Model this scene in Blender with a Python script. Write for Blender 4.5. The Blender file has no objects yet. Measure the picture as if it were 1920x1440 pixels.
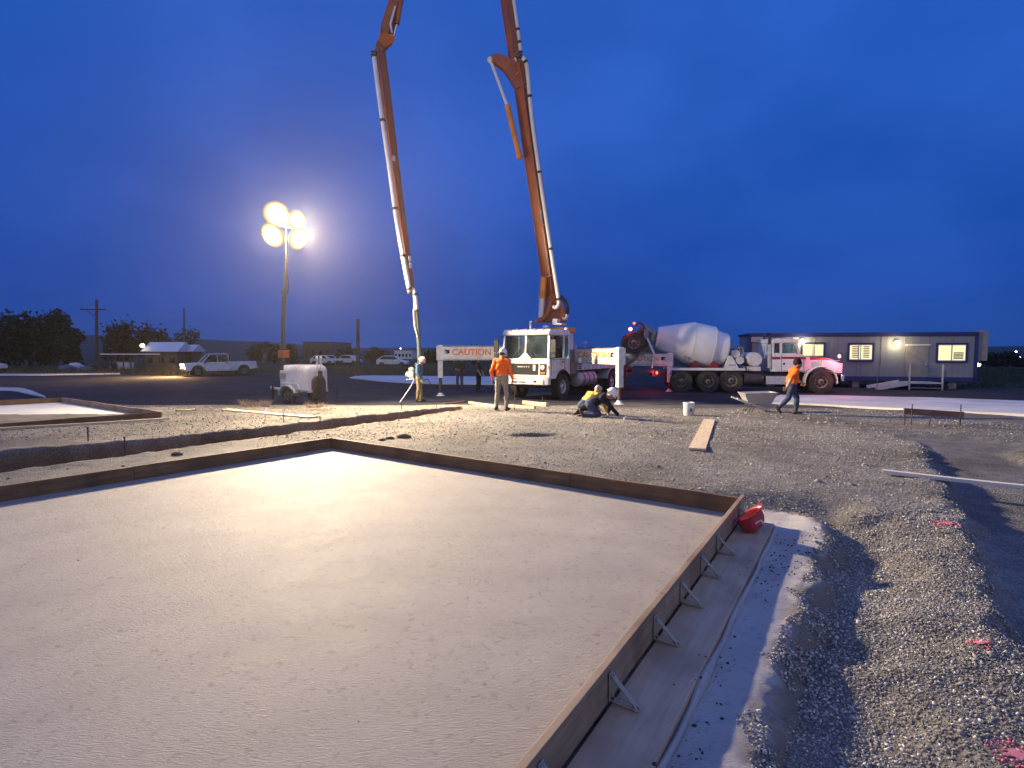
import bpy, bmesh, math, random
import numpy as np
from mathutils import Vector, Matrix, Euler, Quaternion, noise as mnoise
HAZE = 0.00033
R = math.radians
SC = bpy.context.scene
COL = SC.collection
rng = np.random.default_rng(7)
random.seed(7)

# ------------------------------------------------------------------ camera
CAM_Z, FPX, PITCH = 1.65, 1020.0, math.atan(62 / 1020.0)
cd = bpy.data.cameras.new('camera'); cam = bpy.data.objects.new('camera', cd); COL.objects.link(cam)
cam.location = (0, 0, CAM_Z); cam.rotation_euler = (R(90) - PITCH, 0, 0)
cd.sensor_width = 36; cd.lens = 36 * FPX / 1920; cd.clip_start = 0.05; cd.clip_end = 6000
SC.camera = cam

# ------------------------------------------------------------------ exposure
SC.view_settings.view_transform = 'Standard'
SC.view_settings.look = 'None'
SC.view_settings.exposure = 0.0
SC.view_settings.gamma = 1.0
SC.view_settings.use_curve_mapping = False
SC.cycles.max_bounces = 6; SC.cycles.diffuse_bounces = 3; SC.cycles.glossy_bounces = 3
SC.cycles.transmission_bounces = 6; SC.cycles.transparent_max_bounces = 12; SC.cycles.volume_bounces = 0
SC.cycles.caustics_reflective = False; SC.cycles.caustics_refractive = False
SC.cycles.sample_clamp_indirect = 4.0
SC.cycles.use_denoising = True

# ------------------------------------------------------------------ dusk sky
W = bpy.data.worlds.new('World'); SC.world = W; W.use_nodes = True
nt = W.node_tree; N = nt.nodes; L = nt.links; N.clear()
def wn(t, **k):
    n = N.new(t)
    for a, b in k.items(): setattr(n, a, b)
    return n
wo = wn('ShaderNodeOutputWorld'); bg = wn('ShaderNodeBackground'); L.new(bg.outputs[0], wo.inputs[0])
tc = wn('ShaderNodeTexCoord'); sp = wn('ShaderNodeSeparateXYZ'); L.new(tc.outputs['Generated'], sp.inputs[0])
ramp = wn('ShaderNodeValToRGB'); L.new(sp.outputs[2], ramp.inputs[0])
e = ramp.color_ramp.elements
SKY = [(0.0, (.0060, .060, .345)), (.08, (.0060, .061, .365)), (.20, (.0065, .066, .385)), (.36, (.009, .082, .445)), (.60, (.018, .102, .51)), (1.0, (.028, .12, .55))]
e[0].position, e[0].color = SKY[0][0], (*SKY[0][1], 1); e[1].position, e[1].color = SKY[-1][0], (*SKY[-1][1], 1)
for p_, c_ in SKY[1:-1]:
    q = e.new(p_); q.color = (*c_, 1)
# soft overcast mottling
mp = wn('ShaderNodeMapping'); mp.inputs['Scale'].default_value = (1.0, 1.0, 1.7); mp.inputs['Rotation'].default_value = (0, R(-24), 0)
L.new(tc.outputs['Generated'], mp.inputs[0])
nz = wn('ShaderNodeTexNoise'); nz.inputs['Scale'].default_value = 2.1; nz.inputs['Detail'].default_value = 5; nz.inputs['Roughness'].default_value = .48
L.new(mp.outputs[0], nz.inputs['Vector'])
cr = wn('ShaderNodeMapRange'); cr.inputs[1].default_value = .36; cr.inputs[2].default_value = .68; cr.inputs[3].default_value = 0.0; cr.inputs[4].default_value = 1.0
cr.interpolation_type = 'SMOOTHSTEP'
L.new(nz.outputs[0], cr.inputs[0])
cl = wn('ShaderNodeMix', data_type='RGBA', blend_type='ADD'); L.new(cr.outputs[0], cl.inputs[0])
L.new(ramp.outputs[0], cl.inputs[6]); cl.inputs[7].default_value = (.014, .034, .120, 1)
# sky behind the camera brightened beyond the visible side, to fill the shadows
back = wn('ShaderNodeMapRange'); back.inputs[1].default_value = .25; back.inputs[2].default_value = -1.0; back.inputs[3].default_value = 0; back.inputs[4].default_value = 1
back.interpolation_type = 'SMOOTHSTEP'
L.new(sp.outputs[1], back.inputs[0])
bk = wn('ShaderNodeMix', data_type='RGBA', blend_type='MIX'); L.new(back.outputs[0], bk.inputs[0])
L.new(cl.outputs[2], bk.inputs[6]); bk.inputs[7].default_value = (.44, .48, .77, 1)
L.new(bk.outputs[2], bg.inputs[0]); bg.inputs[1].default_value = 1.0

# ------------------------------------------------------------------ picture ray -> place on the terrain
def _ray(px, py):
    cp, s_ = math.cos(PITCH), math.sin(PITCH)
    a, b = (px - 960) / FPX, (720 - py) / FPX
    return Vector((a, cp + b * s_, -s_ + b * cp))
def P(px, py, Y):
    d = _ray(px, py); t = Y / d.y
    return Vector((d.x * t, Y, CAM_Z + d.z * t))
def Gz(px, py, z):
    d = _ray(px, py); t = (z - CAM_Z) / d.z
    return Vector((d.x * t, d.y * t, z))
def sstep(a, b, x):
    t = np.clip((np.asarray(x, float) - a) / (b - a), 0, 1); return t * t * (3 - 2 * t)
def zbase(X, Y):
    z = -0.40 * sstep(12, 24, Y)
    return z - 0.10 * sstep(2.5, 4.5, X) * sstep(8, 14, Y) * (1 - sstep(18, 24, Y))
def G(px, py):
    z = 0.0
    for _ in range(30):
        p = Gz(px, py, z); z = .5 * z + .5 * float(zbase(p.x, p.y))
    return p

# value noise
_lat = rng.random((256, 256))
def vn(X, Y, s, o=0):
    x = np.asarray(X, float) * s + 31.7 * (o + 1) + 500; y = np.asarray(Y, float) * s + 17.3 * (o + 1) + 500
    xi = np.floor(x).astype(int); yi = np.floor(y).astype(int); fx = x - xi; fy = y - yi
    fx = fx * fx * (3 - 2 * fx); fy = fy * fy * (3 - 2 * fy)
    g = lambda i, j: _lat[(xi + i) % 256, (yi + j) % 256]
    return (g(0, 0) * (1 - fx) * (1 - fy) + g(1, 0) * fx * (1 - fy) + g(0, 1) * (1 - fx) * fy + g(1, 1) * fx * fy) * 2 - 1
def fbm(X, Y, s, n=4, o=0):
    r_, a = 0, 1.0
    for i in range(n):
        r_ = r_ + a * vn(X, Y, s * 2 ** i, o + i); a *= .5
    return r_

# ------------------------------------------------------------------ materials
def new_mat(name):
    m = bpy.data.materials.new(name); m.use_nodes = True
    t = m.node_tree; return m, t.nodes, t.links, t.nodes['Principled BSDF']
def MAT(name, col, rough=.6, metal=0.0, var=.15, scale=6.0, bump=0.0, bscale=None, dirt=None, dirt_amt=.5, dirt_scale=2.5, spec=.5, rvar=.1, coat=0):
    """plain surface with grain, patchy wear and optional grime"""
    m, n, l, b = new_mat(name)
    tcx = n.new('ShaderNodeTexCoord')
    nz = n.new('ShaderNodeTexNoise'); nz.inputs['Scale'].default_value = scale; nz.inputs['Detail'].default_value = 6; nz.inputs['Roughness'].default_value = .6
    l.new(tcx.outputs['Object'], nz.inputs['Vector'])
    mr = n.new('ShaderNodeMapRange'); mr.inputs[1].default_value = .3; mr.inputs[2].default_value = .7; mr.inputs[3].default_value = 1 - var; mr.inputs[4].default_value = 1 + var
    l.new(nz.outputs[0], mr.inputs[0])
    mx = n.new('ShaderNodeMix'); mx.data_type = 'RGBA'; mx.blend_type = 'MULTIPLY'; mx.inputs[0].default_value = 1
    mx.inputs[6].default_value = (*col, 1); l.new(mr.outputs[0], mx.inputs[7])
    out = mx.outputs[2]
    if dirt:
        n2 = n.new('ShaderNodeTexNoise'); n2.inputs['Scale'].default_value = dirt_scale; n2.inputs['Detail'].default_value = 7; n2.inputs['Roughness'].default_value = .65
        l.new(tcx.outputs['Object'], n2.inputs['Vector'])
        m2 = n.new('ShaderNodeMapRange'); m2.inputs[1].default_value = .42; m2.inputs[2].default_value = .72; m2.inputs[3].default_value = 0; m2.inputs[4].default_value = dirt_amt
        l.new(n2.outputs[0], m2.inputs[0])
        d = n.new('ShaderNodeMix'); d.data_type = 'RGBA'; l.new(m2.outputs[0], d.inputs[0]); l.new(out, d.inputs[6]); d.inputs[7].default_value = (*dirt, 1)
        out = d.outputs[2]
    l.new(out, b.inputs['Base Color'])
    b.inputs['Metallic'].default_value = metal
    rr = n.new('ShaderNodeMapRange'); rr.inputs[1].default_value = .3; rr.inputs[2].default_value = .7
    rr.inputs[3].default_value = max(.03, rough - rvar); rr.inputs[4].default_value = min(1, rough + rvar)
    l.new(nz.outputs[0], rr.inputs[0]); l.new(rr.outputs[0], b.inputs['Roughness'])
    b.inputs['Specular IOR Level'].default_value = spec
    b.inputs['Coat Weight'].default_value = coat
    if bump:
        n3 = n.new('ShaderNodeTexNoise'); n3.inputs['Scale'].default_value = bscale or scale * 6; n3.inputs['Detail'].default_value = 5
        l.new(tcx.outputs['Object'], n3.inputs['Vector'])
        bp = n.new('ShaderNodeBump'); bp.inputs['Strength'].default_value = bump; bp.inputs['Distance'].default_value = .02
        l.new(n3.outputs[0], bp.inputs['Height']); l.new(bp.outputs[0], b.inputs['Normal'])
    return m
def EMIT(name, col, strength):
    m, n, l, b = new_mat(name); n.remove(b); e_ = n.new('ShaderNodeEmission'); e_.inputs[0].default_value = (*col, 1); e_.inputs[1].default_value = strength; l.new(e_.outputs[0], n['Material Output'].inputs[0])
    return m
def GLASS(name, tint=(.6, .75, .72), rough=.03, alpha=.25):
    m, n, l, b = new_mat(name)
    b.inputs['Base Color'].default_value = (*[c * .25 for c in tint], 1); b.inputs['Roughness'].default_value = rough
    tr = n.new('ShaderNodeBsdfTransparent'); tr.inputs[0].default_value = (*tint, 1)
    ms = n.new('ShaderNodeMixShader')
    nz = n.new('ShaderNodeTexNoise'); nz.inputs['Scale'].default_value = 2.2; nz.inputs['Detail'].default_value = 5
    tcx = n.new('ShaderNodeTexCoord'); l.new(tcx.outputs['Object'], nz.inputs['Vector'])
    mr = n.new('ShaderNodeMapRange'); mr.inputs[1].default_value = .35; mr.inputs[2].default_value = .7; mr.inputs[3].default_value = alpha * .55; mr.inputs[4].default_value = alpha * 1.5
    l.new(nz.outputs[0], mr.inputs[0]); l.new(mr.outputs[0], ms.inputs[0])
    l.new(tr.outputs[0], ms.inputs[1]); l.new(b.outputs[0], ms.inputs[2]); l.new(ms.outputs[0], n['Material Output'].inputs[0])
    return m
def WOOD(name, c0, c1, rough=.7, axis=0, stain=None, ring=9.0):
    m, n, l, b = new_mat(name)
    tcx = n.new('ShaderNodeTexCoord'); mp = n.new('ShaderNodeMapping')
    s = [14.0, 14.0, 14.0]; s[axis] = .9; mp.inputs['Scale'].default_value = s
    l.new(tcx.outputs['Object'], mp.inputs[0])
    nz = n.new('ShaderNodeTexNoise'); nz.inputs['Scale'].default_value = 1.6; nz.inputs['Detail'].default_value = 8; nz.inputs['Roughness'].default_value = .65; nz.inputs['Distortion'].default_value = .6
    l.new(mp.outputs[0], nz.inputs['Vector'])
    rp = n.new('ShaderNodeValToRGB'); rp.color_ramp.elements[0].position = .32; rp.color_ramp.elements[0].color = (*c0, 1); rp.color_ramp.elements[1].position = .7; rp.color_ramp.elements[1].color = (*c1, 1)
    l.new(nz.outputs[0], rp.inputs[0]); out = rp.outputs[0]
    if stain:
        n2 = n.new('ShaderNodeTexNoise'); n2.inputs['Scale'].default_value = 2.3; n2.inputs['Detail'].default_value = 6
        l.new(tcx.outputs['Object'], n2.inputs['Vector'])
        m2 = n.new('ShaderNodeMapRange'); m2.inputs[1].default_value = .45; m2.inputs[2].default_value = .68; l.new(n2.outputs[0], m2.inputs[0]); m2.inputs[4].default_value = .75
        d = n.new('ShaderNodeMix'); d.data_type = 'RGBA'; l.new(m2.outputs[0], d.inputs[0]); l.new(out, d.inputs[6]); d.inputs[7].default_value = (*stain, 1); out = d.outputs[2]
    l.new(out, b.inputs['Base Color']); b.inputs['Roughness'].default_value = rough
    bp = n.new('ShaderNodeBump'); bp.inputs['Strength'].default_value = .35; bp.inputs['Distance'].default_value = .004; l.new(nz.outputs[0], bp.inputs['Height']); l.new(bp.outputs[0], b.inputs['Normal'])
    return m

M = {}
M['white'] = MAT('white_paint', (.74, .74, .72), .42, var=.06, scale=3, dirt=(.32, .29, .25), dirt_amt=.6, dirt_scale=1.7)
M['offwhite'] = MAT('offwhite_paint', (.62, .62, .59), .5, var=.08, scale=3, dirt=(.30, .28, .25), dirt_amt=.5, dirt_scale=2.2)
M['drum'] = MAT('drum_paint', (.74, .74, .73), .5, var=.05, scale=2, dirt=(.52, .50, .46), dirt_amt=.5, dirt_scale=1.2)
M['grey'] = MAT('grey_paint', (.22, .22, .225), .5, var=.15, dirt=(.12, .10, .08), dirt_amt=.5)
M['dark'] = MAT('dark_steel', (.035, .035, .038), .55, var=.3, dirt=(.10, .085, .06), dirt_amt=.45)
M['black'] = MAT('black_plastic', (.012, .012, .013), .5, var=.2)
M['tyre'] = MAT('tyre_rubber', (.022, .022, .022), .85, var=.3, scale=8, dirt=(.12, .105, .085), dirt_amt=.6, dirt_scale=3, bump=.2)
M['rim'] = MAT('rim_alloy', (.66, .66, .66), .35, .25, var=.1, dirt=(.25, .22, .18), dirt_amt=.35)
M['rim_dirty'] = MAT('rim_dirty', (.24, .22, .19), .6, .2, var=.2, dirt=(.14, .12, .09), dirt_amt=.7)
M['chrome'] = MAT('chrome', (.72, .72, .72), .18, 1.0, var=.05)
M['alu'] = MAT('brushed_aluminium', (.55, .55, .55), .45, .45, var=.1, dirt=(.28, .26, .24), dirt_amt=.4)
M['orange'] = MAT('orange_boom_paint', (.36, .088, .022), .45, var=.15, scale=2, dirt=(.16, .07, .04), dirt_amt=.6, dirt_scale=1.5)
M['orange_hi'] = MAT('orange_turret_paint', (.72, .26, .03), .45, var=.15, scale=2, dirt=(.3, .1, .03), dirt_amt=.5)
M['pipe'] = MAT('white_delivery_pipe', (.74, .72, .67), .4, var=.08, scale=4, dirt=(.42, .38, .32), dirt_amt=.4)
M['letters'] = MAT('orange_lettering', (.75, .20, .05), .5, var=.1)
M['letters_y'] = MAT('faded_orange_lettering', (.75, .34, .07), .5, var=.1)
M['letters_g'] = MAT('grey_lettering', (.14, .13, .12), .6, var=.3, scale=30)
M['hose'] = MAT('grey_green_rubber_hose', (.10, .13, .11), .6, var=.2)
M['rubber'] = MAT('black_rubber', (.014, .014, .015), .5, var=.2)
M['glass'] = GLASS('cab_glass', (.66, .80, .86), .04, .15)
M['glass_dark'] = GLASS('tinted_glass', (.08, .09, .09), .05, .75)
M['lens'] = MAT('lamp_lens', (.75, .75, .72), .12, var=.03)
M['amber'] = MAT('amber_lens', (.55, .16, .02), .25, var=.05)
M['redlens'] = MAT('red_lens', (.5, .015, .012), .25, var=.05)
M['redstripe'] = MAT('dark_red_stripe', (.22, .016, .02), .4, var=.1)
M['wood_form'] = WOOD('form_board_wood', (.115, .060, .027), (.24, .14, .068), .75, 0, (.07, .038, .02))
M['wood_fade'] = WOOD('weathered_form_board', (.24, .165, .10), (.40, .30, .20), .75, 0, (.15, .09, .05))
M['wood_new'] = WOOD('new_lumber', (.46, .36, .22), (.62, .51, .34), .65, 0)
M['wood_white'] = WOOD('whitewashed_lumber', (.60, .54, .45), (.74, .69, .60), .65, 0)
M['ply'] = WOOD('plywood_brown', (.11, .055, .035), (.26, .14, .09), .8, 0, (.32, .20, .13))
M['plank'] = WOOD('grimy_walk_plank', (.42, .30, .20), (.54, .41, .29), .8, 0, (.30, .20, .13))
M['pole'] = WOOD('utility_pole_wood', (.045, .032, .024), (.10, .075, .055), .85, 2)
M['steel'] = MAT('form_stake_steel', (.50, .48, .43), .5, .5, var=.2, scale=10, dirt=(.30, .27, .22), dirt_amt=.7)
M['rust'] = MAT('rusty_steel', (.09, .055, .04), .75, .2, var=.3, scale=12)
M['mast'] = MAT('galvanised_mast', (.07, .066, .06), .6, .4, var=.25, scale=8)

# ------------------------------------------------------------------ mesh building
def frame_from(d, up=Vector((0, 0, 1))):
    d = Vector(d).normalized(); up = Vector(up)
    if abs(d.dot(up)) > .98: up = Vector((1, 0, 0)) if abs(d.x) < .9 else Vector((0, 1, 0))
    s = d.cross(up).normalized(); u = s.cross(d).normalized()
    return d, s, u
class MB:
    def __init__(self): self.v = []; self.f = []; self.mi = []; self.cur = 0
    def add(self, vs, fs):
        o = len(self.v); self.v += [tuple(p) for p in vs]; self.f += [tuple(i + o for i in q) for q in fs]; self.mi += [self.cur] * len(fs); return self
    def box(self, c, s, rot=None, taper=None):
        hx, hy, hz = s[0] / 2, s[1] / 2, s[2] / 2; tx, ty = taper or (1, 1)
        vs = [Vector((x * hx * (tx if z > 0 else 1), y * hy * (ty if z > 0 else 1), z * hz)) for z in (-1, 1) for y in (-1, 1) for x in (-1, 1)]
        if rot is not None: vs = [rot @ p for p in vs]
        c = Vector(c)
        return self.add([p + c for p in vs], [(0, 2, 3, 1), (4, 5, 7, 6), (0, 1, 5, 4), (2, 6, 7, 3), (0, 4, 6, 2), (1, 3, 7, 5)])
    def bar(self, a, b, w, h, up=(0, 0, 1), w2=None, h2=None):
        a, b = Vector(a), Vector(b); d, s, u = frame_from(b - a, up); w2 = w if w2 is None else w2; h2 = h if h2 is None else h2
        vs = []
        for p, ww, hh in ((a, w, h), (b, w2, h2)):
            for x, y in ((-1, -1), (1, -1), (1, 1), (-1, 1)): vs.append(p + s * x * ww / 2 + u * y * hh / 2)
        return self.add(vs, [(0, 1, 2, 3), (7, 6, 5, 4), (0, 4, 5, 1), (1, 5, 6, 2), (2, 6, 7, 3), (3, 7, 4, 0)])
    def tube(self, pts, r, n=10, caps=True, squash=None):
        pts = [Vector(p) for p in pts]; m = len(pts)
        rs = [r] * m if not hasattr(r, '__len__') else list(r)
        vs = []; prev = None
        for i, p in enumerate(pts):
            t = (pts[min(i + 1, m - 1)] - pts[max(i - 1, 0)])
            if t.length < 1e-9: t = Vector((0, 0, 1))
            t.normalize()
            if prev is None: _, s, u = frame_from(t)
            else:
                s = prev - t * prev.dot(t); s.normalize(); u = s.cross(t).normalized()
            prev = s
            for k in range(n):
                a = 2 * math.pi * k / n
                vs.append(p + (s * math.cos(a) + u * math.sin(a)) * rs[i])
        fs = [(i * n + k, i * n + (k + 1) % n, (i + 1) * n + (k + 1) % n, (i + 1) * n + k) for i in range(m - 1) for k in range(n)]
        if caps: fs += [tuple(range(n - 1, -1, -1)), tuple((m - 1) * n + k for k in range(n))]
        return self.add(vs, fs)
    def cyl(self, a, b, r0, r1=None, n=16): return self.tube([a, b], [r0, r0 if r1 is None else r1], n)
    def lathe(self, prof, o, axis, n=24, caps=True):
        """prof: (radius, along axis)"""
        o = Vector(o); d, s, u = frame_from(axis); vs = []; m = len(prof)
        for r_, t in prof:
            for k in range(n):
                a = 2 * math.pi * k / n; vs.append(o + d * t + (s * math.cos(a) + u * math.sin(a)) * r_)
        fs = [(i * n + k, i * n + (k + 1) % n, (i + 1) * n + (k + 1) % n, (i + 1) * n + k) for i in range(m - 1) for k in range(n)]
        if caps: fs += [tuple(range(n - 1, -1, -1)), tuple((m - 1) * n + k for k in range(n))]
        return self.add(vs, fs)
    def prism(self, poly, a, b, plane='xz'):
        def q(u, v, w): return {'xz': (u, w, v), 'xy': (u, v, w), 'yz': (w, u, v)}[plane]
        n = len(poly); vs = [q(u, v, a) for u, v in poly] + [q(u, v, b) for u, v in poly]
        fs = [tuple(range(n)), tuple(range(2 * n - 1, n - 1, -1))] + [(i, i + n, (i + 1) % n + n, (i + 1) % n) for i in range(n)]
        return self.add(vs, fs)
    def sphere(self, c, r, n=12, m=8):
        c = Vector(c); r = Vector(r) if hasattr(r, '__len__') else Vector((r, r, r)); vs = [c + Vector((0, 0, -r.z))]
        for j in range(1, m):
            ph = -math.pi / 2 + math.pi * j / m
            for i in range(n):
                th = 2 * math.pi * i / n; vs.append(c + Vector((r.x * math.cos(ph) * math.cos(th), r.y * math.cos(ph) * math.sin(th), r.z * math.sin(ph))))
        vs.append(c + Vector((0, 0, r.z))); fs = [(0, 1 + (i + 1) % n, 1 + i) for i in range(n)]
        for j in range(m - 2):
            for i in range(n):
                a = 1 + j * n; fs.append((a + i, a + (i + 1) % n, a + n + (i + 1) % n, a + n + i))
        a = 1 + (m - 2) * n; fs += [(a + i, a + (i + 1) % n, len(vs) - 1) for i in range(n)]
        return self.add(vs, fs)
    def mesh(self, name, mats, angle=38):
        me = bpy.data.meshes.new(name); me.from_pydata(self.v, [], self.f)
        for m in (mats if isinstance(mats, (list, tuple)) else [mats]): me.materials.append(m)
        if any(self.mi): me.polygons.foreach_set('material_index', self.mi)
        bm = bmesh.new(); bm.from_mesh(me); bmesh.ops.recalc_face_normals(bm, faces=bm.faces); bm.to_mesh(me); bm.free()
        if angle:
            me.polygons.foreach_set('use_smooth', [True] * len(me.polygons)); me.set_sharp_from_angle(angle=R(angle))
        me.update(); return me
    def build(self, name, mats, parent=None, bevel=0, angle=38, loc=None):
        return put(name, self.mesh(name, mats, angle), parent, bevel, loc)
def put(name, me, parent=None, bevel=0, loc=None, rotz=0):
    o = bpy.data.objects.new(name, me); COL.objects.link(o)
    if parent is not None: o.parent = parent
    if loc is not None: o.location = loc
    if rotz: o.rotation_euler.z = rotz
    if bevel:
        b = o.modifiers.new('bevel', 'BEVEL'); b.width = bevel; b.segments = 2; b.limit_method = 'ANGLE'; b.angle_limit = R(35)
    return o
def tag(o, label, cat, group=None):
    o['label'] = label; o['category'] = cat
    if group: o['group'] = group
    return o
def thing(name, label, cat, loc=(0, 0, 0), rotz=0, group=None):
    o = bpy.data.objects.new(name, None); o.empty_display_size = .3; COL.objects.link(o)
    o.location = loc; o.rotation_euler = (0, 0, rotz); return tag(o, label, cat, group)
def sub_empty(name, parent, loc=(0, 0, 0), rotz=0):
    o = bpy.data.objects.new(name, None); o.empty_display_size = .1; COL.objects.link(o); o.parent = parent; o.location = loc; o.rotation_euler.z = rotz; return o
def structure(o): o['kind'] = 'structure'; return o
def stuff(o): o['kind'] = 'stuff'; return o
def text_mesh(body, size, extrude=.003, bold=0.0):
    c = bpy.data.curves.new('lettering', 'FONT'); c.body = body; c.size = size; c.extrude = extrude; c.align_x = 'CENTER'; c.align_y = 'CENTER'; c.resolution_u = 3; c.offset = bold
    o = bpy.data.objects.new('lettering', c); COL.objects.link(o); dg = bpy.context.evaluated_depsgraph_get(); dg.update()
    me = bpy.data.meshes.new_from_object(o.evaluated_get(dg)); bpy.data.objects.remove(o); return me
def put_text(name, body, size, mat, parent, origin, xdir, updir, extrude=.003, bold=0.0, xs=1.0):
    me = text_mesh(body, size, extrude, bold); me.transform(Matrix.Diagonal((xs, 1, 1, 1))); me.materials.clear(); me.materials.append(mat)
    x = Vector(xdir).normalized(); u = Vector(updir); z = x.cross(u).normalized(); y = z.cross(x)
    mt = Matrix(((x.x, y.x, z.x, origin[0]), (x.y, y.y, z.y, origin[1]), (x.z, y.z, z.z, origin[2]), (0, 0, 0, 1)))
    me.transform(mt); return put(name, me, parent)
def spline(pts, n=24):
    """Catmull-Rom through pts"""
    pts = [Vector(p) for p in pts]; q = [pts[0] * 2 - pts[1]] + pts + [pts[-1] * 2 - pts[-2]]; out = []
    seg = len(pts) - 1
    for k in range(n + 1):
        f = k / n * seg; i = min(int(f), seg - 1); t = f - i; a, b, c, d = q[i:i + 4]
        out.append(.5 * ((2 * b) + (c - a) * t + (2 * a - 5 * b + 4 * c - d) * t * t + (3 * b - a - 3 * c + d) * t ** 3))
    return out
def bulk(name, V, F, mats, attr=None, smooth=False, mi=None, parent=None):
    """large mesh from numpy arrays; F is (n,3) or (n,4)"""
    V = np.asarray(V, np.float32); F = np.asarray(F, np.int32); k = F.shape[1]
    me = bpy.data.meshes.new(name); me.vertices.add(len(V)); me.vertices.foreach_set('co', V.ravel())
    me.loops.add(F.size); me.loops.foreach_set('vertex_index', F.ravel()); me.polygons.add(len(F))
    me.polygons.foreach_set('loop_start', np.arange(0, F.size, k, dtype=np.int32))
    if smooth: me.polygons.foreach_set('use_smooth', np.ones(len(F), bool))
    for m in (mats if isinstance(mats, (list, tuple)) else [mats]): me.materials.append(m)
    if mi is not None: me.polygons.foreach_set('material_index', np.asarray(mi, np.int32))
    if attr is not None:
        a = me.color_attributes.new('tint', 'FLOAT_COLOR', 'POINT'); a.data.foreach_set('color', np.hstack([attr, np.ones((len(attr), 1))]).astype(np.float32).ravel())
    me.update(calc_edges=True); me.validate(); return put(name, me, parent)

# wheel: an Empty part with tyre and rim below it
def wheel_meshes(Rt, w, rim_r, mat_rim, holes=8, dish=.09):
    b = MB(); h = w / 2
    prof = [(rim_r * .98, -h * .72), (rim_r * 1.06, -h * .95), (Rt * .86, -h), (Rt * .965, -h * .93), (Rt, -h * .72)]
    for k in range(-2, 3):
        c = k * h * .3; prof += [(Rt, c - h * .11), (Rt * .975, c - h * .09), (Rt * .975, c + h * .0), (Rt, c + h * .02)]
    prof += [(Rt, h * .72), (Rt * .965, h * .93), (Rt * .86, h), (rim_r * 1.06, h * .95), (rim_r * .98, h * .72)]
    b.lathe(prof, (0, 0, 0), (0, 1, 0), 36, False)
    for k in range(40):                                         # shoulder lugs
        a = 2 * math.pi * k / 40
        for s in (-1, 1): b.box((Rt * .985 * math.cos(a), s * h * .84, Rt * .985 * math.sin(a)), (Rt * .035, h * .22, Rt * .08), Matrix.Rotation(-a, 3, 'Y'))
    tm = b.mesh('tyre', M['tyre'])
    c = MB()                                                    # outside face towards -y
    c.lathe([(rim_r, h * .7), (rim_r, -h * .72), (rim_r * .92, -h * .78), (rim_r * .86, -h * .66), (rim_r * .80, -h * .66 + dish), (rim_r * .45, -h * .5 + dish * .6), (rim_r * .40, -h * .8), (rim_r * .28, -h * .95), (rim_r * .02, -h * .98)], (0, 0, 0), (0, 1, 0), 32)
    for k in range(10):
        a = 2 * math.pi * (k + .5) / 10; c.cyl((rim_r * .52 * math.cos(a), -h * .30, rim_r * .52 * math.sin(a)), (rim_r * .52 * math.cos(a), -h * .62, rim_r * .52 * math.sin(a)), rim_r * .045, n=6)
    c.cur = 1
    for k in range(holes):
        a = 2 * math.pi * k / holes; q = Vector((rim_r * .66 * math.cos(a), -h * .55 + dish * .75, rim_r * .66 * math.sin(a)))
        c.cyl(q + Vector((0, .02, 0)), q + Vector((0, -.012, 0)), rim_r * .14, n=10)
    c.lathe([(0, -h * .99), (rim_r * .20, -h * .985), (rim_r * .22, -h * .9), (rim_r * .22, -h * .6)], (0, -.002, 0), (0, 1, 0), 14)
    rm = c.mesh('rim', [mat_rim, M['black']])
    return tm, rm
def wheel(parent, loc, meshes, side):
    w = sub_empty('wheel', parent, loc, 0 if side > 0 else math.pi)
    put('tyre', meshes[0], w); put('rim', meshes[1], w); return w
def rot_to(d):
    return Vector((1, 0, 0)).rotation_difference(Vector(d).normalized()).to_matrix()

# ------------------------------------------------------------------ terrain
FT, SLAB_Z = 0.12, -0.065                                        # top of the form boards, top of the fresh concrete
C0 = Gz(620, 821, FT); C1 = Gz(1386, 933, FT)
DR = (Gz(966, 1440, FT) - C1).normalized(); DL = (Gz(0, 911, FT) - C0).normalized(); DF = (C1 - C0).normalized()
C2 = C1 + DR * 9.2; C3 = C0 + DL * 12.5
NR = Vector((-DR.y, DR.x, 0));  NR = NR if NR.x > 0 else -NR      # points right, away from the slab
def xy(ps): return np.array([(p[0], p[1]) for p in ps])
SLAB = xy([C0, C1, C2, C3])
PIT = xy([Gz(*p, -.05) for p in ((1682, 817), (1730, 838), (1738, 858), (1752, 880), (1768, 905), (1772, 930), (1796, 952), (1806, 985), (1838, 1010), (1832, 1050), (1850, 1085), (1862, 1120), (1900, 1160), (1925, 1205), (1990, 1270), (2100, 1400))] + [(9.0, .6), (14, .6), (15.0, 7.5)] + [Gz(*p, -.05) for p in ((1990, 874), (1940, 870), (1905, 862), (1894, 853), (1908, 845), (1945, 838), (1830, 824), (1745, 818))])
SPILL = xy([C1 + NR * .02 + DR * -.25, Gz(1425, 953, -.1), Gz(1500, 962, -.1), Gz(1545, 985, -.1), Gz(1556, 1012, -.1), Gz(1530, 1050, -.1), Gz(1524, 1090, -.1), Gz(1500, 1118, -.1), Gz(1508, 1150, -.1), Gz(1470, 1185, -.1), Gz(1462, 1230, -.1), Gz(1440, 1290, -.1), Gz(1446, 1340, -.1), Gz(1420, 1400, -.1), Gz(1390, 1480, -.1), Gz(1330, 1700, -.1), C1 + NR * .95 + DR * 7, C1 + NR * .02 + DR * 7])
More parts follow.
